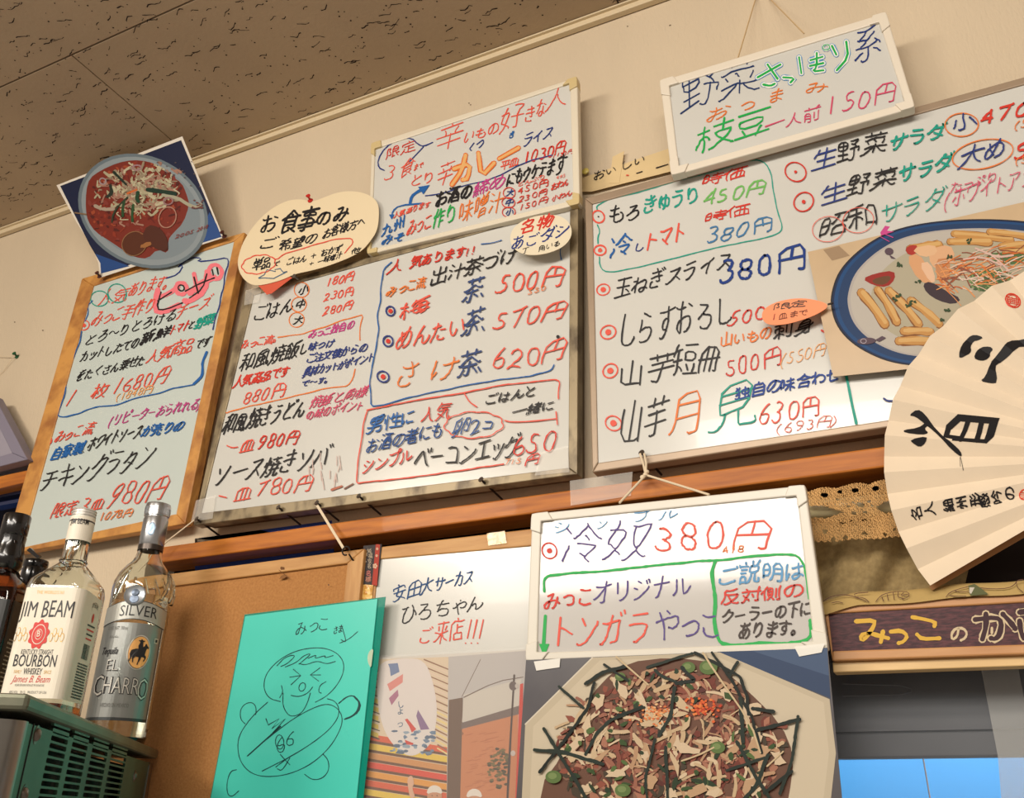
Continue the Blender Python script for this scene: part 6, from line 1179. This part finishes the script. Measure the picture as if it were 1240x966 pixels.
# ================================================================ BOTTLES
def section_square(w, d, r, n=6):
    pts = []
    for cx_, cy_, a_ in ((w / 2 - r, d / 2 - r, 0), (-w / 2 + r, d / 2 - r, 90), (-w / 2 + r, -d / 2 + r, 180), (w / 2 - r, -d / 2 + r, 270)):
        for k in range(n + 1): t_ = math.radians(a_ + 90 * k / n); pts.append((cx_ + r * math.cos(t_), cy_ + r * math.sin(t_)))
    return pts
def circ_like(sec, R_): return [(R_ * math.cos(math.atan2(y, x)), R_ * math.sin(math.atan2(y, x))) for x, y in sec]
def shell(prof, sec, base, rot, scale_in=None):
    """prof: (z, size factor, roundness 0..1 towards a circle of radius r)"""
    mb = MB(); n = len(sec); vs = []
    for z, k, q, R_ in prof:
        cc = circ_like(sec, R_)
        for (x, y), (a_, b_) in zip(sec, cc):
            X = x * k * (1 - q) + a_ * q; Y_ = y * k * (1 - q) + b_ * q; vs.append(base + rot @ Vector((X, Y_, z)))
    fs = [[i * n + k, i * n + (k + 1) % n, (i + 1) * n + (k + 1) % n, (i + 1) * n + k] for i in range(len(prof) - 1) for k in range(n)]
    mb.add(vs, fs); return mb, n
class Wrap:
    """flat coordinates (s to the right, z up, metres) wrapped on a section: s = 0 at the face middle (+X side local angle)"""
    def __init__(s, sec, base, rot, start, kx=1):
        s.kx = kx; s.p = sec; s.base = base; s.rot = rot; n = len(sec); s.L = [0]
        for i in range(n): a_, b_ = sec[i], sec[(i + 1) % n]; s.L.append(s.L[-1] + math.hypot(b_[0] - a_[0], b_[1] - a_[1]))
        s.start = s.find(start)
    def find(s, ang):
        best = None; n = len(s.p)
        for i in range(n):
            for k in range(10):
                a_, b_ = s.p[i], s.p[(i + 1) % n]; x = a_[0] + (b_[0] - a_[0]) * k / 10; y = a_[1] + (b_[1] - a_[1]) * k / 10
                d = abs((math.atan2(y, x) - ang + math.pi) % (2 * math.pi) - math.pi)
                if best is None or d < best[0]: best = (d, s.L[i] + (s.L[i + 1] - s.L[i]) * k / 10)
        return best[1]
    def at(s, x, z, off):
        T_ = s.L[-1]; q = (s.start + x * s.kx) % T_; n = len(s.p)
        for i in range(n):
            if s.L[i + 1] >= q: break
        a_, b_ = s.p[i], s.p[(i + 1) % n]; t_ = (q - s.L[i]) / max(1e-9, s.L[i + 1] - s.L[i]); X = a_[0] + (b_[0] - a_[0]) * t_; Y_ = a_[1] + (b_[1] - a_[1]) * t_
        nx_, ny_ = b_[1] - a_[1], -(b_[0] - a_[0]); l = math.hypot(nx_, ny_) or 1
        return s.base + s.rot @ Vector((X + nx_ / l * off, Y_ + ny_ / l * off, z))
    def patch(s, mb, x0, x1, z0, z1, off, m, n=24, top=None, bot=None, nz=1):
        top = top or (lambda x: z1); bot = bot or (lambda x: z0); vs = []
        for j in range(nz + 1):
            for i in range(n + 1): x = x0 + (x1 - x0) * i / n; vs.append(s.at(x, bot(x) + (top(x) - bot(x)) * j / nz, off))
        mb.add(vs, [[j * (n + 1) + i, j * (n + 1) + i + 1, (j + 1) * (n + 1) + i + 1, (j + 1) * (n + 1) + i] for j in range(nz) for i in range(n)], m)
    def poly(s, mb, pts, off, m): mb.add([s.at(x, z, off) for x, z in pts], [list(range(len(pts)))], m)
    def ell(s, mb, x, z, a_, b_, off, m, n=24, a0=0): s.poly(mb, [(x + a_ * math.cos(a0 + 2 * math.pi * k / n), z + b_ * math.sin(a0 + 2 * math.pi * k / n)) for k in range(n)], off, m)
    def text(s, mb, txt, x, z, h, width, off, m, arc=0, bold=0, shear=0, thick=0):
        c_ = bpy.data.curves.new('t', 'FONT'); c_.body = txt; c_.size = 1; c_.resolution_u = 2; c_.offset = bold; c_.shear = shear
        o = bpy.data.objects.new('t', c_); COL.objects.link(o); bpy.context.view_layer.update()
        me = bpy.data.meshes.new_from_object(o.evaluated_get(bpy.context.evaluated_depsgraph_get())); bpy.data.objects.remove(o)
        xs = [v.co.x for v in me.vertices]; ys = [v.co.y for v in me.vertices]
        if not xs: return
        x0, x1, y0, y1 = min(xs), max(xs), min(0, min(ys)), max(ys); kx = width / (x1 - x0); ky = h / .72
        vs = []
        for v in me.vertices:
            X = (v.co.x - (x0 + x1) / 2) * kx; Z = v.co.y * ky
            if arc: Z += arc * (1 - (2 * X / width) ** 2)
            vs.append(s.at(x + X, z + Z, off))
        mb.add(vs, [list(p.vertices) for p in me.polygons], m); bpy.data.meshes.remove(me)
LEAN = Matrix.Identity(3)
def yaw(ang): return Matrix.Rotation(ang, 3, 'Z')
g_clear = glass('clear_glass', (246, 250, 246)); g_amber = glass('whiskey', (190, 96, 30), ior=1.33); g_clq = glass('clear_spirit', (250, 252, 248), ior=1.33)
m_lab = mat('cream_label_paper', (228, 220, 202), .45); m_slv = mat('silver_label', (150, 152, 148), .32, metal=.6); m_capw = mat('white_screw_cap', (206, 202, 194), .35, metal=.3)
m_ik = mat('label_black', (30, 28, 30), .4); m_rd = mat('label_red', (206, 40, 30), .4); m_gd = mat('label_gold', (200, 160, 96), .35, metal=.6); m_gr = mat('label_grey', (110, 110, 106), .5)
def rel(x, y, h=None): return Vector((x * K, y * K, ztop))
# ---- bourbon bottle, squarish
base = rel(-.862, .674); Hb = .235 * K; th = math.radians(-65 + 2)
rot = yaw(th)                                  # local +X faces along th
sec = section_square(.062, .062, .010, 5)
jb = thing('whiskey_bottle', 'squarish clear whiskey bottle with a white label and red seal', 'bottle', base)
k = Hb / .30
prof = [(0, .90, 0, .03), (.004, .97, 0, .03), (.010, 1, 0, .03), (.182 * k, 1, 0, .03), (.193 * k, .97, .12, .029), (.203 * k, .8, .5, .027), (.211 * k, .5, .9, .0225), (.218 * k, .4, 1, .0165), (.222 * k, .4, 1, .0135), (.225 * k, .4, 1, .0145), (.229 * k, .4, 1, .0128), (.247 * k, .4, 1, .0125), (.262 * k, .4, 1, .0115), (.292 * k, .4, 1, .0105)]
mb, n = shell(prof, sec, base, rot); inner = [(z + (.008 if z < .02 else 0), kk * .93, q, R_ - .0028) for z, kk, q, R_ in prof[1:]]
mb2, n = shell(inner, sec, base, rot); nb = len(mb.v)
mb.add([v for v in mb2.v], [fc[::-1] for fc in mb2.f]); tot = len(prof); ti = len(inner)
mb.f += [list(range(n))[::-1]]; mb.m.append(0); mb.f += [[nb + q for q in range(n)]]; mb.m.append(0)
mb.f += [[(tot - 1) * n + q, (tot - 1) * n + (q + 1) % n, nb + (ti - 1) * n + (q + 1) % n, nb + (ti - 1) * n + q] for q in range(n)]; mb.m += [0] * n
mb.build('glass_body', g_clear, jb, smooth=True)
lq = [(.0125, .925, 0, .03), (.030 * k, .925, 0, .03)]
mb, n = shell(lq, sec, base, rot); mb.f += [list(range(n)), [n + q for q in range(n)]]; mb.m += [0, 0]; mb.build('whiskey', g_amber, jb)
Wp = Wrap(sec, base + UP * .011 * k, rot, 0.0, .775)
lab = MB(); z0_, z1_ = .024 * k, .168 * k
Wp.patch(lab, -.036, .036 + .062, z0_, z1_, .0003, m_lab, n=60, top=lambda x: z1_ - (0 if x < .04 else .0 + max(0, x - .04) * .05), bot=lambda x: z0_)
lab.build('front_label', None, jb)
t_ = MB(); o_ = .0006
Wp.text(t_, 'JIM', -.0245, .127 * k, .016, .021, o_, m_ik, arc=.001); Wp.text(t_, 'BEAM', .0128, .127 * k, .0175, .039, o_, m_ik, arc=.001)
Wp.text(t_, "THE WORLD'S N1", -.002, .159 * k, .0035, .035, o_, m_gd)
for r_, m_, o2 in ((.0135, m_rd, .0007),): Wp.poly(t_, [(-.004 + r_ * (1 + .10 * math.sin(9 * a_)) * math.cos(a_) * .9, .105 * k + r_ * (1 + .1 * math.sin(9 * a_)) * math.sin(a_)) for a_ in [2 * math.pi * q / 54 for q in range(54)]], o2, m_)
Wp.ell(t_, -.004, .105 * k, .0085, .0098, .0009, m_lab); Wp.ell(t_, -.004, .105 * k, .0078, .0090, .0010, m_rd); Wp.ell(t_, -.004, .105 * k, .0045, .0052, .0011, m_lab); Wp.ell(t_, -.004, .105 * k, .0040, .0046, .0012, m_rd); Wp.text(t_, 'B', -.004, .1018 * k, .0062, .0042, .0014, m_lab, bold=.008)
for sx in (-1, 1):
    for q in range(5): x = -.004 + sx * (.016 + .0035 * q); Wp.ell(t_, x, .104 * k + (.003 if q % 2 else -.002), .0024, .0045, .0006, m_gd, n=10); Wp.ell(t_, x, .104 * k + (.003 if q % 2 else -.002), .0017, .0036, .0008, m_lab, n=10)
Wp.text(t_, 'KENTUCKY STRAIGHT', -.001, .079 * k, .0050, .040, o_, m_ik); Wp.text(t_, 'BOURBON', -.001, .0635 * k, .0118, .053, o_, m_ik, bold=.008); Wp.text(t_, 'WHISKEY', -.001, .0535 * k, .0062, .023, o_, m_ik, bold=.006)
Wp.text(t_, 'FAMILY', -.0195, .0545 * k, .0034, .009, o_, m_gd); Wp.text(t_, 'SINCE', .0175, .0545 * k, .0034, .009, o_, m_gd)
Wp.text(t_, 'James B. Beam', -.001, .0435 * k, .0068, .048, o_, m_rd, shear=.4, bold=-.005); Wp.text(t_, 'NONE GENUINE WITHOUT MY SIGNATURE', -.001, .0385 * k, .0022, .036, o_, m_gr); Wp.text(t_, '40% VOL   70 CL   PRODUCT OF USA', -.001, .0295 * k, .0026, .046, o_, m_gr)
# side label
Wp.text(t_, 'JIM BEAM', .078, .148 * k, .0055, .019, o_, m_ik, arc=.002); Wp.ell(t_, .078, .136 * k, .003, .0048, .0007, m_rd)
rs = random.Random(5)
for q in range(4): Wp.patch(t_, .066 + q * .001, .090 - q * .001, (.124 - .006 * q) * k, (.1262 - .006 * q) * k, o_, m_ik if q % 2 == 0 else m_rd, n=4)
for q in range(15): x = .068 + q * .00135; Wp.patch(t_, x, x + rs.choice([.0004, .0007, .001]), .080 * k, .100 * k, o_, m_ik, n=1)
for q in range(13):
    x = .062
    while x < .092: w_ = rs.uniform(.001, .0045); Wp.patch(t_, x, x + w_, (.072 - .0036 * q) * k, (.074 - .0036 * q) * k, o_, m_ik, n=1); x += w_ + .0008
t_.build('label_print', None, jb)
neck = Wrap([(math.cos(a_) * .0120, math.sin(a_) * .0120) for a_ in [2 * math.pi * q / 36 for q in range(36)]], base, rot, 0)
mb = MB(); neck.patch(mb, -.037, .037, .254 * k, .290 * k, .0006, m_lab, n=40); mb.build('neck_label', None, jb)
mb = MB(); neck.text(mb, 'JIM BEAM', 0.002, .277 * k, .006, .018, .0012, m_ik, bold=.006); neck.text(mb, 'JIM BEAM', .032, .272 * k, .005, .016, .0012, m_ik); mb.build('neck_print', None, jb)
def cap(parent, base, z0, z1, r, m, ribs=0, name='cap', ridges=()):
    mb = MB(); pr = [(r * .96, z0), (r, z0 + .001)]
    for q in ridges: z = z0 + (z1 - z0) * q; pr += [(r, z - .0012), (r * .94, z - .0006), (r * .94, z + .0004), (r, z + .001)]
    pr += [(r, z1 - .0015), (r * .95, z1 - .0004), (r * .9, z1), (0, z1)]; mb.lathe(pr, m, 48, base); return mb.build(name, None, parent, smooth=True)
cap(jb, base, .286 * k, .302 * k, .0124, m_capw, ridges=(.3, .55, .8)); cap(jb, base, .281 * k, .286 * k, .0127, mat('dark_seal_ring', (70, 62, 56), .4), name='seal_ring')
# facets on the neck
# ---- tequila bottle, round
base = rel(-.961, .867); Hb = .31 * K; k = Hb / .30; va = math.atan2(-.867, .961) - .10; rot = yaw(va)
sec = [(math.cos(a_) * .0365, math.sin(a_) * .0365) for a_ in [2 * math.pi * q / 48 for q in range(48)]]
tq = thing('tequila_bottle', 'round clear tequila bottle with a silver label and oval horse rider emblem', 'bottle', base)
def lathe_shell(prof, wall_, m, parent, name='glass_body', base=base):
    mb = MB(); inn = [(max(r - wall_, .0006), z + (wall_ * 2 if i < 2 else 0)) for i, (r, z) in enumerate(prof)][::-1]
    mb.lathe([(0, prof[0][1])] + prof + inn + [(0, inn[-1][1])], m, 56, base); return mb.build(name, None, parent, smooth=True)
pf_ = [(r_, z_) for r_, z_ in [(.030, 0), (.034, .002), (.0355, .008), (.0345, .014), (.0365, .020), (.0365, .176 * k), (.0370, .186 * k), (.0360, .196 * k), (.032, .208 * k), (.026, .217 * k), (.0195, .224 * k), (.0165, .231 * k), (.0150, .240 * k), (.0145, .29 * k)]]
lathe_shell(pf_, .0026, g_clear, tq, base=base)
# scalloped glass relief at the shoulder
for q in range(12):
    a_ = va - .9 + q * .42
    if abs(q - 2.2) < 1.6: continue
    mb = MB(); pts = [base + Vector((math.cos(a_ + .12 * t2) * r2, math.sin(a_ + .12 * t2) * r2, z2)) for t2, (r2, z2) in enumerate(((.0372, .172 * k), (.0375, .184 * k), (.036, .197 * k), (.030, .211 * k)))]
    mb.tube(pts, [.002, .0032, .003, .0015], g_clear, seg=8); mb.build('glass_relief', None, tq, smooth=True)
mb = MB(); mb.lathe([(0, .0075), (.0325, .0075), (.0335, .02), (.0335, .178 * k), (0, .178 * k)], g_clq, 48, base); mb.build('spirit', None, tq, smooth=True)
Wp = Wrap(sec, base, rot, 0.0)
t_ = MB(); o_ = .0005; zl0, zl1 = .026 * k, .140 * k
Wp.patch(t_, -.047, .040, zl0, zl1, o_, m_slv, n=50, bot=lambda x: zl0); Wp.patch(t_, -.047, .040, zl0 - .001, zl0 + .0025, o_ + .0002, mat('dark_silver_rim', (80, 84, 84), .3, metal=.7), n=50); Wp.patch(t_, .0385, .0405, zl0, zl1, o_ + .0002, MATS['dark_silver_rim'], n=3)
# banner
bz = lambda x: .141 * k + .004 * math.cos(x * 60)
Wp.patch(t_, -.048, .044, 0, 0, .0009, MATS['dark_silver_rim'], n=50, bot=lambda x: bz(x) - .001, top=lambda x: bz(x) + .0225); Wp.patch(t_, -.047, .043, 0, 0, .0012, mat('light_silver_banner', (176, 176, 168), .35, metal=.4), n=50, bot=lambda x: bz(x), top=lambda x: bz(x) + .0215)
Wp.text(t_, 'SILVER', .004, .1475 * k, .0135, .044, .0016, m_ik, bold=-.004, arc=.001)
t_.build('front_label', None, tq)
t_ = MB(); m_lt = mat('light_silver_print', (214, 210, 200), .3, metal=.5); o2 = .0011
Wp.text(t_, 'CONT. NET. 750 ml', -.018, .131 * k, .0042, .026, o2, m_gr); Wp.text(t_, '38% Alc.', -.020, .121 * k, .0030, .013, o2, m_gr)
Wp.text(t_, 'Tequila', -.022, .1015 * k, .0085, .022, o2, m_ik, shear=.35, bold=.01); Wp.text(t_, 'EL', -.014, .0815 * k, .0135, .0135, o2, m_ik); Wp.text(t_, 'EL', -.0145, .082 * k, .0135, .0135, o2 + .0003, m_lt, bold=-.03)
for mm, ob, bo, dx in ((m_ik, o2, .02, .0006), (m_lt, o2 + .0003, -.012, 0)):
    Wp.text(t_, 'C', -.029 + dx, .053 * k, .0245, .014, ob, mm, bold=bo); Wp.text(t_, 'HARR', -.0005 + dx, .0555 * k, .0195, .040, ob, mm, bold=bo); Wp.text(t_, 'O', .0250 + dx, .050 * k, .0260, .013, ob, mm, bold=bo)
Wp.text(t_, 'HECHO EN MEXICO', -.004, .040 * k, .0046, .032, o2, m_gr)
ex, ez = .0125, .105 * k
Wp.ell(t_, ex, ez, .0135, .0205, o2, m_lt, n=36); Wp.ell(t_, ex, ez, .0122, .0190, o2 + .0002, m_ik, n=36); Wp.ell(t_, ex, ez, .0118, .0185, o2 + .0003, mat('emblem_orange', (240, 178, 104), .4), n=36)
Wp.poly(t_, [(ex - .0115, ez - .004), (ex + .0115, ez - .002), (ex + .0115, ez - .0055), (ex - .011, ez - .0075)], o2 + .0004, mat('emblem_dusk', (196, 110, 70), .4))
hs_ = [(-9, -2), (-8, 1.5), (-4, 3), (-1.5, 3.2), (-2, 6), (-1, 8), (-.6, 9.5), (-2.6, 10.4), (-2.4, 11), (-.6, 11), (0, 12), (1.2, 12), (1.8, 11), (4, 11), (4, 10.4), (2.2, 9.6), (2.4, 8), (3, 5), (4.5, 6), (5.5, 8.6), (6.6, 7.8), (9.3, 5), (8.8, 3.8), (7.4, 4.2), (6.6, 2), (6, -2), (8, -3.4), (7.6, -5.6), (6.2, -8), (5.4, -7.6), (6.4, -5.4), (5.8, -4.4), (3, -4), (2.6, -6), (1.2, -9), (.6, -11.6), (-.6, -11.4), (.2, -8), (.4, -4.6), (-3, -4), (-4.6, -6), (-4.2, -9.4), (-5.2, -9.6), (-6, -6), (-6, -4), (-7, -6), (-8.4, -9.4), (-9.2, -9), (-8, -5.4)]
Wp.poly(t_, [(ex + x * .00112, ez + z * .00128) for x, z in hs_], o2 + .0006, m_ik)
Wp.patch(t_, .029, .035, .118 * k, .1245 * k, o2, m_lt, n=2); Wp.patch(t_, .0305, .0335, .1195 * k, .123 * k, o2 + .0002, m_ik, n=2)
t_.build('label_print', None, tq)
# medallion on the shoulder
cM = Wp.at(-.004, .174 * k, .0002); dM = (rot @ Vector((1, -.1, .12))).normalized(); mb = MB(); mb.lathe([(.0125, 0), (.013, .001), (.0118, .0022), (.0108, .0014), (0, .0014)], mat('medallion_silver', (170, 176, 182), .3, metal=.7), 28, cM, dM)
mb.lathe([(.0045, .0014), (.0042, .003), (0, .0038)], mat('medallion_relief', (110, 122, 140), .35, metal=.6), 16, cM + UP * .003, dM); mb.lathe([(.006, .0014), (.005, .0026), (0, .003)], MATS['medallion_relief'], 16, cM - UP * .005, dM); mb.build('medallion', None, tq, smooth=True)
m_alu = mat('brushed_aluminium_cap', (172, 174, 176), .25, metal=.85)
mb = MB(); mb.lathe([(.0150, .247 * k), (.0158, .249 * k), (.0158, .283 * k), (.0150, .285 * k), (.0150, .287 * k), (.0160, .288 * k), (.0160, .302 * k), (.0152, .305 * k), (0, .305 * k)], m_alu, 48, base); mb.build('cap', None, tq, smooth=True)
mb = MB(); mb.lathe([(.0158, .240 * k), (.0158, .2472 * k), (.0145, .2474 * k)], mat('dark_collar', (70, 62, 56), .3, metal=.6), 48, base); mb.build('collar', None, tq, smooth=True)
mb = MB()
for q in range(48): a_ = 2 * math.pi * q / 48; mb.box(base + Vector((math.cos(a_) * .0161, math.sin(a_) * .0161, .295 * k)), (.0007, .0007, .009), rot=yaw(a_))
mb.build('knurling', m_alu, tq, kind='stuff')
nk = Wrap([(math.cos(a_) * .0158, math.sin(a_) * .0158) for a_ in [2 * math.pi * q / 36 for q in range(36)]], base, rot, 0)
mb = MB(); nk.ell(mb, -.002, .267 * k, .005, .009, .0003, MATS['medallion_relief'] , 20); nk.ell(mb, -.002, .267 * k, .0038, .0075, .0005, mat('cap_emblem', (150, 176, 190), .35, metal=.5), 20); mb.build('cap_emblem', None, tq)
# ---- dark square bottle at the left edge
base = rel(-1.083, .7477); Hb = .28 * K; k = Hb / .24; th = math.radians(-62); rot = yaw(th); sec = section_square(.072, .072, .009, 5)
jd = thing('whiskey_bottle', 'dark square whiskey bottle with a black cap and black label cut by the left edge', 'bottle', base)
g_dark = glass('brown_glass', (150, 74, 30))
prof = [(0, .92, 0, .03), (.006, 1, 0, .03), (.146 * k, 1, 0, .03), (.154 * k, .96, .1, .034), (.164 * k, .8, .5, .030), (.172 * k, .5, .9, .020), (.178 * k, .4, 1, .0155), (.19 * k, .4, 1, .0145), (.205 * k, .4, 1, .0160), (.222 * k, .4, 1, .013)]
mb, n = shell(prof, sec, base, rot); mb.f += [list(range(n))[::-1], [(len(prof) - 1) * n + q for q in range(n)]]; mb.m += [0, 0]; mb.build('glass_body', g_dark, jd, smooth=True)
prof2 = [(.008, .93, 0, .03), (.144 * k, .93, 0, .03), (.152 * k, .86, .1, .030)]
mb, n = shell(prof2, sec, base, rot); mb.f += [list(range(n))[::-1], [2 * n + q for q in range(n)]]; mb.m += [0, 0]; mb.build('whiskey', mat('dark_whiskey', (52, 22, 12), .15, coat=.3), jd, smooth=True)
m_bk = mat('glossy_black_plastic', (20, 19, 20), .18, coat=.3)
mb = MB(); mb.lathe([(.0150, .176 * k), (.0185, .180 * k), (.0190, .192 * k), (.0165, .200 * k), (.0155, .208 * k), (.0160, .2145 * k), (.0150, .2155 * k), (.0158, .217 * k), (.0158, .238 * k), (.0145, .240 * k), (0, .240 * k)], m_bk, 40, base); mb.build('cap', None, jd, smooth=True)
Wp = Wrap(sec, base, rot, 0.0); t_ = MB(); m_bl = mat('black_label', (30, 32, 30), .45)
Wp.patch(t_, -.034, .034, .008 * k, .138 * k, .0004, m_bl, n=20); Wp.patch(t_, .038, .100, .008 * k, .138 * k, .0004, m_bl, n=20); t_.build('label', None, jd)
t_ = MB(); m_cw = mat('label_off_white', (190, 180, 160), .5)
for cx_ in (0, .071):
    Wp.ell(t_, cx_ , .115 * k, .0055, .0085, .0007, m_cw, 20); Wp.ell(t_, cx_, .114 * k, .0035, .006, .0009, m_bl, 14); Wp.ell(t_, cx_, .118 * k, .002, .003, .0011, m_cw, 10)
    for q in range(24):
        z = (.098 - .0042 * q) * k; x = cx_ - rs.uniform(.022, .026); xe = cx_ + rs.uniform(.018, .026)
        while x < xe: w_ = rs.uniform(.0015, .006); Wp.patch(t_, x, min(x + w_, xe), z, z + (.0026 if q == 1 else .0014), .0007, m_cw, n=1); x += w_ + .0009
t_.build('label_print', None, jd)
# ---- small bottle behind
base = rel(-1.122, .819); Hb = .240 * K
sb = thing('liquor_bottle', 'small bottle with a ribbed black cap half hidden behind the whiskey bottles', 'bottle', base)
lathe_shell([(.022, 0), (.0235, .004), (.0235, Hb - .085), (.022, Hb - .070), (.016, Hb - .055), (.0125, Hb - .045), (.0122, Hb - .01)], .002, g_clear, sb, base=base)
mb = MB(); mb.lathe([(.0132, Hb - .040), (.0150, Hb - .038), (.0150, Hb - .012), (.0142, Hb - .010), (.0152, Hb - .008), (.0152, Hb - .002), (.0142, Hb), (0, Hb)], m_bk, 40, base); mb.build('cap', None, sb, smooth=True)
mb = MB(); mb.lathe([(.0240, .03), (.0240, .1)], mat('pale_label', (190, 180, 160), .5), 32, base); mb.build('label', None, sb)
# black clip on the wall behind
mb = MB(); A = YP(.95); mb.prism([A(32, 666), A(36, 663), A(48, 673), A(45, 676)], [v + Vector((0, .004, 0)) for v in (A(32, 666), A(36, 663), A(48, 673), A(45, 676))]); tag(mb.build('clip', m_bk), 'small dark clip on the wall above the hidden bottle', 'clip')
